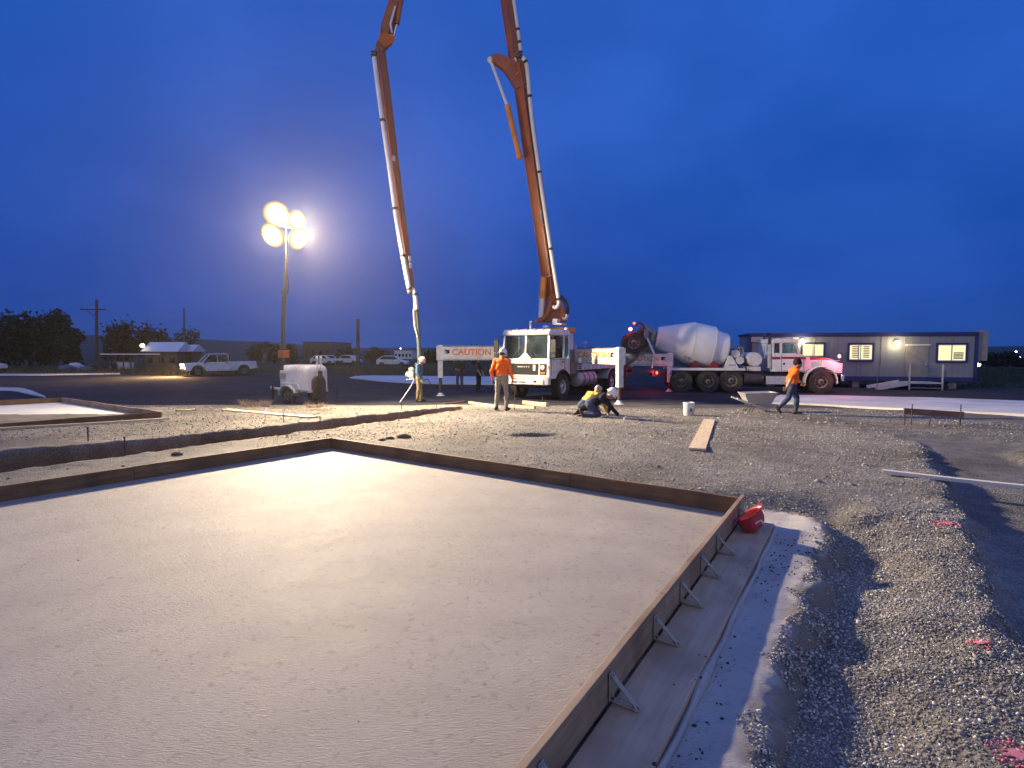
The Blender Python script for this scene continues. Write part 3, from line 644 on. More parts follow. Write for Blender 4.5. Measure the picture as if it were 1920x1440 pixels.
# red hard hat resting against the form
hp = C1 + DR * .55 + NR * .15
hh = thing('hard_hat', 'red hard hat leaning upside down against the outside of the near form', 'hard hat', (hp.x + .035, hp.y + .005, -.055))
MH = MAT('red_hat_shell', (.40, .012, .03), .34, var=.15, dirt=(.25, .16, .14), dirt_amt=.5, dirt_scale=9); MHi = MAT('hat_liner', (.62, .16, .10), .6, var=.1)
_z = Vector((.50, -.22, -.84)).normalized(); _x = Vector((.86, .25, .42)); _x = (_x - _z * _x.dot(_z)).normalized(); _y = _z.cross(_x)
q = Matrix(((_x.x, _y.x, _z.x, 0), (_x.y, _y.y, _z.y, 0), (_x.z, _y.z, _z.z, 0), (0, 0, 0, 1)))
def hat_shell(n=28):
    b = MB(); vs = []; rings = 9
    for j in range(rings + 1):
        t = j / rings; r = math.sin(t * math.pi / 2) ** .8; z = math.cos(t * math.pi / 2)
        for i in range(n):
            a_ = 2 * math.pi * i / n; ridge = .012 * math.exp(-(math.sin(a_) * r / .16) ** 2) * (1 - t * .4)
            vs.append((.135 * r * math.cos(a_), .110 * r * math.sin(a_), .145 * z ** .9 + ridge))
    for a_ in range(n):                                                        # brim with a peak in front
        th = 2 * math.pi * a_ / n; k = 1.12 + .26 * max(0, math.cos(th)) ** 3; vs.append((.135 * k * math.cos(th), .110 * (1.12) * math.sin(th), -.012 - .012 * max(0, math.cos(th))))
    fs = [(j * n + i, j * n + (i + 1) % n, (j + 1) * n + (i + 1) % n, (j + 1) * n + i) for j in range(rings + 1) for i in range(n)]
    return b.add(vs, fs)
def hat_mesh(mat): 
    return hat_shell().mesh('hat_shell', mat, 60)
me = hat_mesh(MH); me.transform(q); zmin = min(v.co.z for v in me.vertices); me.transform(Matrix.Translation((0, 0, -zmin))); o = put('hat_shell', me, hh)
o.modifiers.new('s', 'SOLIDIFY').thickness = .004
m = MB(); m.lathe([(.10, -.004), (.106, .03), (.098, .034), (.092, 0)], (0, 0, 0), (0, 0, 1), 24, False); m.box((0, 0, .085), (.19, .022, .003)); m.box((0, 0, .087), (.022, .17, .003))
me = m.mesh('suspension', MHi); me.transform(Matrix.Translation((0, 0, -zmin)) @ q); put('suspension', me, hh)
m = MB()
for x0, y0, w_, h_ in ((0, 0, .052, .040), (-.03, .018, .045, .02), (.018, -.024, .045, .02)): m.box((x0, y0, 0), (w_, h_, .002))
me = m.mesh('sticker', M['white']); 
S = Matrix.Translation((0, 0, -zmin)) @ q @ Matrix.Translation((.015, .092, .082)) @ Matrix.Rotation(R(-58), 4, 'X'); me.transform(S); put('sticker', me, hh)

# ------------------------------------------------------------------ concrete pump truck
fw_l = base(1052, 749); hd = R(-123); h2 = Vector((math.cos(hd), math.sin(hd), 0)); l2 = Vector((-h2.y, h2.x, 0))
PO = fw_l - l2 * 1.05; PO.z = float(zbase(PO.x, PO.y)) + .0
pt = thing('pump_truck', 'white concrete pump truck with orange boom raised and its outriggers spread', 'pump truck', PO, hd)
def pl_(v):                                                     # world -> truck space
    d = Vector(v) - PO; return Vector((d.dot(h2), d.dot(l2), d.z))
Wt = M['white']
# cab
cab = MB(); arch = [(.72 * math.cos(t), .56 + .72 * math.sin(t)) for t in np.linspace(R(30), R(150), 12)]
cab.prism([(1.18, 1.74), (1.20, 1.0), (.98, .92)] + arch + [(-.62, .95), (-.62, 1.74)], -1.14, 1.14)
cabo = cab.build('cab', Wt, pt, bevel=.03)
for s in (-1, 1):                                                 # pillars, roof and back wall
    for p_, q_, w_, h_ in (((1.16, s * 1.10, 1.72), (1.06, s * 1.06, 2.72), .09, .09), ((-.10, s * 1.115, 1.72), (-.10, s * 1.08, 2.72), .10, .06), ((-.58, s * 1.10, 1.72), (-.56, s * 1.06, 2.72), .09, .09)):
        m = MB(); m.bar(p_, q_, w_, h_, up=(1, 0, 0)); m.build('cab_pillar', Wt, pt, bevel=.012)
m = MB(); m.bar((1.165, 0, 1.72), (1.08, 0, 2.72), .07, .05, up=(1, 0, 0)); m.build('cab_pillar', Wt, pt, bevel=.012)
m = MB()
m.bar((1.19, -.28, 1.73), (1.17, 0, 1.98), .05, .05); m.bar((1.19, .28, 1.73), (1.17, 0, 1.98), .05, .05)
m.prism([(-.24, 1.72), (.24, 1.72), (0, 1.95)], 1.165, 1.195, 'yz'); m.build('windshield_gusset', Wt, pt, bevel=.008)
m = MB(); m.box((-.60, 0, 2.23), (.06, 2.2, 1.0)); m.build('cab_back', Wt, pt, bevel=.012)
m = MB(); m.prism([(1.17, 2.68), (1.19, 2.80), (1.06, 2.93), (-.52, 2.95), (-.66, 2.88), (-.66, 2.68)], -1.13, 1.13)
m.build('cab_roof', Wt, pt, bevel=.05)
for k in range(5):
    m = MB(); m.box((1.10, -.8 + .4 * k, 2.93), (.07, .10, .05)); m.build('roof_lamp', M['amber'], pt, bevel=.01)
for s in (-1, 1):
    m = MB(); y0, y1 = (.05, 1.05) if s > 0 else (-1.05, -.05)
    m.add([(1.165, y0, 1.76), (1.165, y1, 1.76), (1.085, y1, 2.68), (1.085, y0, 2.68), (1.155, y0, 1.76), (1.155, y1, 1.76), (1.075, y1, 2.68), (1.075, y0, 2.68)], [(0, 1, 2, 3), (7, 6, 5, 4), (0, 4, 5, 1), (1, 5, 6, 2), (2, 6, 7, 3), (3, 7, 4, 0)])
    m.build('windshield', M['glass'], pt, angle=0)
    m = MB(); m.prism([(1.08, 1.76), (-.04, 1.76), (-.04, 2.66), (1.0, 2.66)], s * 1.085, s * 1.095); m.build('side_window', M['glass_dark'], pt, angle=0)
    m = MB(); m.prism([(-.16, 1.80), (-.52, 1.80), (-.52, 2.62), (-.16, 2.62)], s * 1.085, s * 1.095); m.build('side_window', M['glass'], pt, angle=0)
    m = MB(); m.bar((1.20, s * .45, 1.74), (1.15, s * .12, 2.25), .02, .015); m.bar((1.16, s * .12, 2.25), (1.185, s * .62, 1.80), .015, .03); m.build('wiper', M['black'], pt)
    # door outline, handle, grab rail, mirror
    d = MB(); yy = s * 1.143
    for a_, c_ in (((1.02, 1.70), (1.00, 1.05)), ((-.12, 1.70), (-.12, 1.25)), ((1.02, 1.70), (-.12, 1.70))): d.bar((a_[0], yy, a_[1]), (c_[0], yy, c_[1]), .012, .012)
    do = d.build('door_seam', M['dark'], pt)
    m = MB(); m.tube([(.82, yy, 1.62), (.82, yy + s * .05, 1.58), (.82, yy + s * .05, 1.22), (.82, yy, 1.18)], .018, 8); m.build('grab_handle', M['chrome'], pt)
    m = MB(); m.box((.05, s * 1.15, 1.58), (.14, .02, .05)); m.build('door_handle', M['black'], pt, bevel=.005)
    m = MB(); m.tube([(1.10, s * 1.10, 2.66), (1.28, s * 1.36, 2.62), (1.28, s * 1.36, 1.74), (1.14, s * 1.14, 1.74)], .016, 8); m.box((1.27, s * 1.37, 2.24), (.09, .22, .52)); m.box((1.27, s * 1.37, 1.86), (.08, .20, .16)); m.build('mirror', M['black'], pt, bevel=.008)
# interior
m = MB(); m.box((.82, 0, 1.80), (.55, 2.1, .18)); m.build('dashboard', M['black'], pt, bevel=.03)
for y in (.55, -.55):
    m = MB(); m.box((0, y, 1.80), (.5, .5, .14)); m.box((-.28, y, 2.12), (.14, .48, .62)); m.box((-.29, y, 2.48), (.10, .26, .16)); m.build('seat', M['grey'], pt, bevel=.04)
m = MB(); m.lathe([(.20, -.015), (.225, 0), (.20, .015), (.19, 0)], (.50, .55, 1.98), (-.6, 0, .8), 24, False); m.bar((.50, .55, 1.98), (.72, .55, 1.78), .05, .05); m.bar((.47, .36, 1.98), (.47, .74, 1.98), .03, .02); m.build('steering_wheel', M['black'], pt)
# front: grille, headlamps, bumper
m = MB(); m.box((1.195, -.02, 1.30), (.03, 1.30, .46))
for k in range(7): m.box((1.215, -.02, 1.12 + .06 * k), (.02, 1.24, .018))
m.build('grille', M['black'], pt, bevel=.004)
for k in range(3): m = MB(); m.box((1.224, .20 - .11 * k, 1.40), (.012, .05, .04)); m.build('badge_letter', M['white'], pt)
m = MB(); m.box((1.224, -.22, 1.40), (.012, .26, .035)); m.build('grille_badge', M['white'], pt)
m = MB(); m.box((1.225, .46, 1.37), (.015, .12, .24)); m.build('plate', M['offwhite'], pt, bevel=.003)
for s in (-1, 1):
    y = s * .86; m = MB(); m.box((1.20, y, 1.30), (.04, .30, .46)); m.build('headlight_housing', M['black'], pt, bevel=.01)
    m = MB(); m.lathe([(.0, .05), (.075, .045), (.095, .03), (.10, 0)], (1.215, y, 1.38), (1, 0, 0), 20); m.build('headlight', M['lens'], pt)
    m = MB(); m.box((1.222, y, 1.15), (.02, .20, .09)); m.build('turn_signal', M['amber'], pt, bevel=.006)
    m = MB(); m.box((1.185, y + s * .24, 1.38), (.06, .05, .12)); m.build('side_marker', M['amber'], pt, bevel=.006)
bp = MB(); bp.prism([(-1.17, 1.22), (-1.02, 1.42), (1.02, 1.42), (1.17, 1.22), (1.17, 1.12), (-1.17, 1.12)], .66, .98, 'xy') if False else bp.add([(x, y, z) for z in (.68, .98) for x, y in ((1.14, -1.18), (1.30, -1.18), (1.44, -.98), (1.44, .98), (1.30, 1.18), (1.14, 1.18))], [(0, 1, 2, 3, 4, 5), (11, 10, 9, 8, 7, 6)] + [(i, i + 6, (i + 1) % 6 + 6, (i + 1) % 6) for i in range(6)])
bp.build('bumper', Wt, pt, bevel=.02)
for y, z, w_, h_ in ((-.35, .78, .30, .05), (.02, .78, .30, .05), (-.30, .90, .26, .04), (.62, .82, .12, .07), (-.75, .82, .12, .07)):
    m = MB(); m.box((1.445, y, z), (.012, w_, h_)); m.build('bumper_slot', M['black'], pt)
m = MB(); m.box((1.446, .92, .82), (.012, .14, .16)); m.build('bumper_sticker', M['offwhite'], pt)
# chassis
m = MB()
for s in (-1, 1): m.box((-3.6, s * .42, .86), (9.4, .10, .26))
m.box((-.0, 0, .56), (.16, 1.9, .14)); m.box((.6, 0, .7), (.8, .8, .4)); m.box((-1.6, 0, .72), (1.6, .7, .5)); m.build('chassis', M['dark'], pt, bevel=.01)
arc = [(.66 * math.cos(t), 0, .56 + .66 * math.sin(t)) for t in np.linspace(R(8), R(165), 14)]
for s in (-1, 1):
    m = MB(); 
    for i in range(13): m.bar(Vector(arc[i]) + Vector((0, s * 1.02, 0)), Vector(arc[i + 1]) + Vector((0, s * 1.02, 0)), .36, .02, up=(0, s, 0) if False else (0, 0, 1))
    m.build('fender', M['black'], pt)
WF = wheel_meshes(.545, .34, .30, M['rim']); WR = wheel_meshes(.53, .62, .29, M['rim'])
for s in (-1, 1):
    wheel(pt, (0, -s * 1.0, .545), WF, s)
    for x in (-5.15, -6.5): wheel(pt, (x, -s * .92, .53), WR, s)
for s in (-1, 1):
    for x in (-5.15, -6.5):
        m = MB(); ar = [(x + .68 * math.cos(t), s * .93, .53 + .68 * math.sin(t)) for t in np.linspace(R(15), R(165), 12)]
        for i in range(11): m.bar(ar[i], ar[i + 1], .60, .015)
        m.build('mudguard', M['alu'], pt)
m = MB(); m.lathe([(0, 0), (.30, 0), (.34, .03), (.34, 1.62), (.30, 1.65), (0, 1.65)], (-1.55, .93, .80), (-1, 0, 0), 28); tk = m.build('fuel_tank', M['alu'], pt)
for x in (-1.85, -2.35, -2.85):
    m = MB(); m.lathe([(.345, -.03), (.352, -.03), (.352, .03), (.345, .03)], (x, .93, .80), (-1, 0, 0), 28, False); m.build('tank_band', M['dark'], tk)
m = MB(); m.lathe([(0, 0), (.29, 0), (.29, 1.4), (0, 1.4)], (-1.6, -.93, .80), (-1, 0, 0), 24); m.build('air_tank', M['dark'], pt)
# bodywork behind the cab
m = MB(); m.box((-.98, 0, 1.58), (.62, 2.2, 1.05)); m.build('hydraulic_cabinet', M['grey'], pt, bevel=.02)
m = MB(); m.box((-.98, 1.105, 1.60), (.46, .02, .80)); m.build('cabinet_door', M['grey'], pt, bevel=.006)
m = MB(); m.box((-1.62, .98, 1.62), (.50, .30, .86)); m.build('oil_cooler', M['offwhite'], pt, bevel=.02)
m = MB()
for k in range(8): m.box((-1.62, 1.135, 1.28 + .095 * k), (.42, .012, .05))
m.build('cooler_louvre', M['dark'], pt)
m = MB(); m.box((-4.9, 0, 1.30), (6.4, 2.36, .20)); m.build('deck', M['offwhite'], pt, bevel=.015)
m = MB()
for k in range(14): m.box((-2.0 - .44 * k, 1.184, 1.30), (.012, .012, .18))
m.build('deck_rib', M['grey'], pt)
m = MB(); m.box((-3.9, -.75, 1.75), (3.2, .7, .70)); m.build('water_tank', M['offwhite'], pt, bevel=.05)
m = MB(); m.box((-5.2, .80, 1.66), (2.6, .62, .52)); m.build('toolbox', Wt, pt, bevel=.02)
m = MB(); m.box((-5.2, 1.115, 1.66), (1.2, .012, .42)); m.build('toolbox_door', M['offwhite'], pt, bevel=.004)
m = MB(); m.tube([(-2.3, .55, 2.0), (-2.3, .55, 2.25), (-2.05, .55, 2.34), (-1.9, .55, 2.2)], .04, 8); m.tube([(-2.9, .3, 1.9), (-2.9, .3, 2.35)], .03, 8); m.tube([(-4.3, .8, 1.9), (-4.3, .8, 2.3), (-4.55, .8, 2.3), (-4.55, .8, 1.9)], .016, 6); m.box((-3.4, .5, 2.45), (.22, .12, .10)); m.bar((-3.4, .5, 1.9), (-3.4, .5, 2.45), .03, .03); m.build('deck_fitting', M['alu'], pt)
m = MB(); m.tube(spline([(-.85, -.95, 1.6), (-.85, -.95, 2.6), (-.85, -.95, 3.02), (-.80, -.92, 3.22), (-.68, -.86, 3.34)], 12), [.055] * 13, 12); m.build('exhaust_stack', M['offwhite'], pt)
m = MB(); m.cyl((-.80, -.15, 2.1), (-.80, -.15, 3.10), .11, n=16); m.sphere((-.80, -.15, 3.10), (.16, .16, .09)); m.build('air_intake', Wt, pt)
m = MB(); m.cyl((-.78, .88, 2.1), (-.78, .88, 3.05), .085, n=14); m.build('cab_post', Wt, pt)
# hopper and rear
m = MB(); m.prism([(-8.1, .75), (-8.95, .75), (-9.35, 1.55), (-7.95, 1.55)], -.75, .75); m.build('hopper', M['redstripe'], pt, bevel=.02)
m = MB(); m.prism([(-.5, .62), (.5, .62), (.7, 1.3), (-.7, 1.3)], -8.02, -7.98, 'yz'); m.build('splash_flap', M['black'], pt)
for s in (-1, 1):
    m = MB(); m.box((-7.9, s * .95, .95), (.06, .24, .12)); m.build('tail_lamp', M['redlens'], pt, bevel=.01)
# outriggers
def outrigger(piv, foot, z0, z1, w, flip, txt_col, tsize, side_view, inner=.55, pin=0):
    a = Vector(piv); f = Vector(foot); d = Vector((f.x - a.x, f.y - a.y, 0)); Lg = d.length; d.normalize()
    fz = tz(*(PO + h2 * f.x + l2 * f.y).xy) - PO.z
    arm = MB(); e0 = a + d * -.2; e1 = a + d * (Lg + w * .55)
    arm.bar((e0.x, e0.y, (z0 + z1) / 2), (e1.x, e1.y, (z0 + z1) / 2), w, z1 - z0)
    o = arm.build('outrigger_arm', Wt, pt, bevel=.012)
    n = Vector((-d.y, d.x, 0)) * side_view                     # face that looks to the camera
    t = MB(); hz = z1 - z0
    t.bar((a + d * .1 + n * (w / 2 + .006)).to_tuple()[:2] + (z0 + .06,), (a + d * (Lg - .1) + n * (w / 2 + .006)).to_tuple()[:2] + (z0 + .06,), .03, .012)
    t.bar((a + d * .1 + n * (w / 2 + .006)).to_tuple()[:2] + (z1 - .02,), (a + d * (Lg - .1) + n * (w / 2 + .006)).to_tuple()[:2] + (z1 - .02,), .012, .03)
    for k in range(6):
        q = a + d * (Lg * (.18 + .09 * k)) + n * (w / 2 + .003); t.bar((q.x, q.y, z0 + hz * .22), (q.x + d.x * .16, q.y + d.y * .16, z0 + hz * .22), .012, .018)
    t.build('weld_seam', M['grey'], o)
    sg = Lg - .56 - tsize * 2.15 * (pin or 1); q = a + d * sg + n * (w / 2 + .008); xd = d if flip else -d
    put_text('caution_lettering', 'CAUTION', tsize, txt_col, o, (q.x, q.y, z0 + hz * .56), xd, (0, 0, 1), .004, .006, pin or 1.0)
    q = a + d * (Lg - .30) + n * (w / 2 + .004); t = MB(); t.bar((q.x - d.x * .11, q.y - d.y * .11, z0 + hz * .60), (q.x + d.x * .11, q.y + d.y * .11, z0 + hz * .60), .016, .17); t.build('lifting_eye', M['black'], o)
    q = a + d * (Lg - .24) + n * (w / 2 + .010); t = MB(); t.bar((q.x - d.x * .04, q.y - d.y * .04, z0 + hz * .56), (q.x + d.x * .10, q.y + d.y * .10, z0 + hz * .58), .016, .04); t.build('eye_pin', Wt, o)
    lg = MB(); lg.bar((f.x, f.y, z1 + .03), (f.x, f.y, fz + inner + .02), .22, .22, up=(d.x, d.y, 0)); lg.build('outrigger_leg', Wt, pt, bevel=.012)
    i_ = MB(); i_.cyl((f.x, f.y, fz + inner + .3), (f.x, f.y, fz + .10), .075, n=16); i_.build('jack_rod', M['rust'], pt)
    ft = MB(); ft.lathe([(.09, .16), (.10, .12), (.16, .05), (.20, .03), (.20, 0)], (f.x, f.y, fz - .02), (0, 0, 1), 20); ft.build('jack_foot', Wt if inner > .5 else M['offwhite'], pt)
    return o
FL = pl_(base(1161, 758)); FR = pl_(base(826, 742)); RL = pl_(base(1255, 734))
outrigger((-1.2, 1.25, 0), (FL.x, FL.y, 0), 1.52, 2.16, .30, True, M['letters_y'], .33, -1, .62, 1.75)
outrigger((-2.3, -1.0, 0), (FR.x, FR.y, 0), 1.62, 2.28, .30, False, M['letters'], .40, 1, .80)
outrigger((-6.9, .9, 0), (RL.x, RL.y, 0), 1.28, 1.92, .28, True, M['letters'], .34, -1, .45)
outrigger((-6.9, -.9, 0), (RL.x - .3, -RL.y, 0), 1.28, 1.92, .28, False, M['letters'], .40, 1, .45)
# turret and boom
TC = Vector((-1.75, 0.05, 0))
m = MB(); m.lathe([(.75, 1.3), (.75, 1.7), (.62, 2.2), (.60, 2.86)], TC, (0, 0, 1), 28); m.build('turret_pedestal', M['offwhite'], pt)
m = MB(); m.lathe([(.66, 2.86), (.70, 2.90), (.70, 3.04), (.64, 3.10)], TC, (0, 0, 1), 32); m.build('slew_ring', M['orange_hi'], pt)
Yb = (PO + h2 * TC.x + l2 * TC.y).y
BP = lambda px, py, Y: pl_(P(px, py, Y))
piv = BP(1038, 560, Yb)
m = MB()
for s in (-1, 1):
    off = Vector((.0, 0, 0)); sd = pl_(PO + Vector((.0, s * .30, 0)))      # cheek plates, front and back as seen
    q = [BP(x, y, Yb) + sd for x, y in ((1004, 604), (1062, 604), (1058, 586), (1046, 552), (1030, 552), (1014, 590))]
    th = pl_(PO + Vector((0, s * .06, 0))); m.add(q + [p + th for p in q], [tuple(range(6)), tuple(range(11, 5, -1))] + [(i, i + 6, (i + 1) % 6 + 6, (i + 1) % 6) for i in range(6)])
q = [BP(x, y, Yb) for x, y in ((1008, 601), (1060, 601))]; m.bar(q[0], q[1], .55, .14, up=(0, 0, 1)); m.build('turret', M['orange'], pt, bevel=.02)
def boom_box(name, pts, ws, mat, twist=35, bev=.02, rails=True):
    """box girder through pts; ws: (width, height) pairs"""
    m = MB(); vs = []; n = len(pts); pts = [Vector(p) for p in pts]
    for i, p in enumerate(pts):
        d = (pts[min(i + 1, n - 1)] - pts[max(i - 1, 0)]).normalized()
        cv = pl_(PO + Vector((0, -1, 0)))                        # towards the viewer side
        s = d.cross(cv).normalized(); u = s.cross(d).normalized(); rot = Quaternion(d, R(twist)); s = rot @ s; u = rot @ u
        w, h = ws[i]
        for x, y in ((-1, -1), (1, -1), (1, 1), (-1, 1)): vs.append(p + s * x * w / 2 + u * y * h / 2)
    m.add(vs, [(4 * k + j, 4 * k + (j + 1) % 4, 4 * k + 4 + (j + 1) % 4, 4 * k + 4 + j) for k in range(n - 1) for j in range(4)] + [(3, 2, 1, 0), tuple(4 * (n - 1) + j for j in range(4))])
    o = m.build(name, mat, pt, bevel=bev, angle=0)
    if rails:                                                      # edge flanges
        e = MB()
        for j in range(4):
            for k in range(n - 1): e.bar(vs[4 * k + j], vs[4 * k + 4 + j], .045, .045)
        e.build('flange', mat, o)
    return o
Y1 = Yb - .2
b1 = boom_box('boom_section', [BP(1034, 572, Yb), BP(1029, 520, Y1), BP(1012, 400, Y1 - .2), BP(991, 255, Y1 - .5), BP(979, 165, Y1 - .7), BP(972, 122, Y1 - .8)], [(.30, .40), (.42, .46), (.42, .46), (.42, .45), (.42, .45), (.40, .44)], M['orange'], 48)
for dx, dz in ((5, 0), (9, .03)):
    m = MB(); m.tube([BP(1029 + dx, 530, Y1 - .33), BP(1012 + dx, 400, Y1 - .53), BP(991 + dx, 255, Y1 - .83), BP(979 + dx, 165, Y1 - 1.03)], .026, 6); m.build('hydraulic_line', M['rubber'], b1)
# boom knuckle head, curving left
kn = [BP(978, 165, Y1 - .7), BP(966, 140, Y1 - .75), BP(950, 122, Y1 - .8), BP(932, 112, Y1 - .8), BP(919, 112, Y1 - .8)]
boom_box('boom_knuckle', kn, [(.52, .46), (.60, .46), (.50, .44), (.40, .40), (.22, .34)], M['orange'], 0, .03, False)
kn = [BP(982, 150, Y1 - .7), BP(972, 120, Y1 - .8), BP(962, 98, Y1 - .85)]; boom_box('boom_knuckle', kn, [(.55, .44), (.50, .42), (.36, .40)], M['orange'], 0, .03, False)
b2 = boom_box('boom_section', [BP(965, 104, Y1 - .85), BP(961, 70, Y1 - .9), BP(951, 0, Y1 - 1.1), BP(924, -180, Y1 - 1.5), BP(905, -330, Y1 - 1.8)], [(.34, .34), (.36, .38), (.36, .38), (.34, .36), (.32, .34)], M['orange'], 30)
b3 = boom_box('boom_section', [BP(903, -330, Y1 - 2.1), BP(860, -380, Y1 - 3), BP(800, -290, 23.0), BP(752, -90, 22.8), BP(744, 0, 22.7), BP(728, 50, 22.6), BP(722, 72, 22.6)], [(.32, .34), (.34, .36), (.34, .36), (.32, .34), (.36, .38), (.40, .36), (.26, .3)], M['orange'], 10)
m = MB(); m.cyl(BP(722, 74, 22.3), BP(722, 74, 22.9), .25, n=18); m.cyl(BP(733, 72, 22.3), BP(733, 72, 22.9), .16, n=14); m.build('boom_knuckle', M['orange'], pt)
boom_box('boom_knuckle', [BP(728, 72, 22.6), BP(714, 88, 22.6), BP(710, 104, 22.6)], [(.40, .34), (.36, .32), (.31, .29)], M['orange'], 0, .02, False)
m = MB(); m.cyl(BP(754, -20, 22.6), BP(744, 45, 22.6), .115, n=12); m.build('boom_cylinder', M['orange'], pt)
m = MB(); m.cyl(BP(744, 45, 22.6), BP(737, 70, 22.6), .05, n=10); m.build('piston_rod', M['chrome'], pt)
m = MB(); m.tube([BP(741, 12, 22.4), BP(732, 45, 22.35), BP(735, 62, 22.35)], .04, 8); m.build('hydraulic_hose', M['pipe'], pt)
YT = lambda y: 22.6 - 1.2 * (y - 90) / 450.0
b4 = boom_box('boom_section', [BP(713, 96, YT(96)), BP(725, 190, YT(190)), BP(741, 320, YT(320)), BP(755, 420, YT(420)), BP(772, 540, YT(540))], [(.24, .26), (.24, .26), (.21, .23), (.17, .19), (.10, .12)], M['orange'], 46, .012)
def pipe_run(name, pts, r, mat, clamps, parent=pt):
    o = MB().tube(pts, r, 12).build(name, mat, parent)
    n = len(pts)
    for c in clamps:
        i = min(int(c * (n - 1)), n - 2); p = pts[i].lerp(pts[i + 1], c * (n - 1) - i); d = (pts[i + 1] - pts[i]).normalized()
        k = MB(); k.lathe([(r * 1.02, -.05), (r * 1.35, -.04), (r * 1.35, -.012), (r * 1.1, 0), (r * 1.35, .012), (r * 1.35, .04), (r * 1.02, .05)], p, d, 12, False); k.build('pipe_clamp', M['dark'], o)
    return o
YF = Yb - .85
pipe_run('delivery_pipe', spline([BP(1036, 574, YF + .2), BP(1042, 577, YF), BP(1047, 570, YF), BP(1046, 555, YF), BP(1036, 490, YF), BP(1015, 350, YF - .2), BP(997, 220, YF - .4), BP(989, 135, YF - .7), BP(984, 113, YF - .8), BP(975, 107, YF - .8), BP(966, 112, YF - .8)], 60), .082, M['pipe'], (.02, .28, .42, .52, .64, .78, .9, .96))
pipe_run('delivery_pipe', spline([BP(973, 112, YF - .8), BP(976, 100, YF - .9), BP(973, 70, YF - 1), BP(963, 0, YF - 1.1), BP(936, -180, YF - 1.4), BP(917, -330, YF - 1.7)], 30), .065, M['pipe'], (.08, .16, .22, .36, .46, .7, .9))
pipe_run('delivery_pipe', spline([BP(917, -330, YF - 1.7), BP(866, -395, Y1 - 3.2), BP(790, -290, 22.7), BP(740, -90, 22.5), BP(733, -5, 22.4)], 30), .065, M['pipe'], (.2, .5, .8))
pipe_run('delivery_pipe', spline([BP(701, 96, YT(96) - .35), BP(703, 120, YT(120) - .35), BP(715, 210, YT(210) - .35), BP(731, 320, YT(320) - .33), BP(745, 420, YT(420) - .28), BP(765, 530, YT(530) - .2), BP(769, 548, YT(545) - .12)], 40), .092, M['pipe'], (.03, .10, .36, .62, .75, .88, .97))
pipe_run('end_elbow', spline([BP(769, 546, 21.28), BP(774, 543, 21.25), BP(778, 552, 21.25), BP(780, 572, 21.25), BP(781, 584, 21.25)], 14), .085, M['pipe'], (.5, .97))
m = MB(); m.tube(spline([BP(781, 582, 21.25), BP(784, 620, 21.25), BP(786, 660, 21.25), BP(787, 710, 21.3), BP(788, 738, 21.3), BP(794, 748, 21.3)], 24), [.085] * 8 + [.078] * 17, 12); m.build('end_hose', M['hose'], pt)
m = MB(); m.tube([BP(775, 580, 21.15), BP(777, 610, 21.15), BP(783, 632, 21.15)], .022, 8); m.build('safety_strap', M['pipe'], pt)
for (xa, ya, xb, yb, Y) in ((996, 275, 1002, 272, Y1 - .7), (1007, 425, 1023, 421, Y1 - .5), (1022, 520, 1040, 515, Y1 - .4), (967, 140, 986, 124, Y1 - 1)):
    m = MB(); m.bar(BP(xa, ya, Y), BP(xb, yb, Y), .05, .03); m.build('pipe_bracket', M['orange_hi'], pt)
# boom cylinders
m = MB(); m.cyl(BP(951, 197, Y1 - .9), BP(973, 290, Y1 - .7), .12, n=16); m.sphere(BP(974, 293, Y1 - .7), .15); m.build('boom_cylinder', M['orange_hi'], pt)
m = MB(); m.cyl(BP(920, 114, Y1 - .9), BP(951, 198, Y1 - .9), .062, n=12); m.sphere(BP(919, 112, Y1 - .9), .13); m.build('piston_rod', M['pipe'], pt)
m = MB(); m.cyl(BP(1016, 560, Yb - .45), BP(1020, 520, Yb - .42), .15, n=16); m.build('lift_cylinder', M['orange_hi'], pt)
m = MB(); m.cyl(BP(1014, 596, Yb - .45), BP(1016, 556, Yb - .45), .12, n=14); m.build('piston_rod', M['pipe'], pt)
m = MB(); m.tube(spline([BP(1006, 603, Yb - .5), BP(1020, 596, Yb - .55), BP(1030, 580, Yb - .5), BP(1033, 566, Yb - .45)], 14), .11, 10); m.build('turret_elbow', M['orange'], pt)
m = MB(); m.tube(spline([BP(1050, 555, Yb - .3), BP(1060, 566, Yb - .3), BP(1064, 582, Yb - .3), BP(1062, 592, Yb - .3)], 14), .085, 10); m.build('hydraulic_hose', M['rubber'], pt)
m = MB(); m.tube([BP(1063, 590, Yb - .3), BP(1061, 597, Yb - .3), BP(1054, 598, Yb - .3)], .09, 10); m.build('hose_fitting', M['pipe'], pt)
m = MB(); m.box(BP(1043, 603, Yb - .65), (.30, .25, .24)); m.box(BP(1050, 608, Yb - .7), (.5, .4, .08)); m.build('control_box', M['offwhite'], pt, bevel=.02)
# stains and stickers on the boom
for px, py in ((1015, 398), (1016, 408)):
    m = MB(); m.sphere(BP(px, py, Y1 - .55), (.09, .03, .12)); m.build('sticker', M['offwhite'], b1)
for px, py in ((738, 297), (768, 485), (769, 498)):
    m = MB(); m.box(BP(px, py, YT(py) - .17), (.10, .06, .20)); m.build('sticker', M['pipe'], b4)

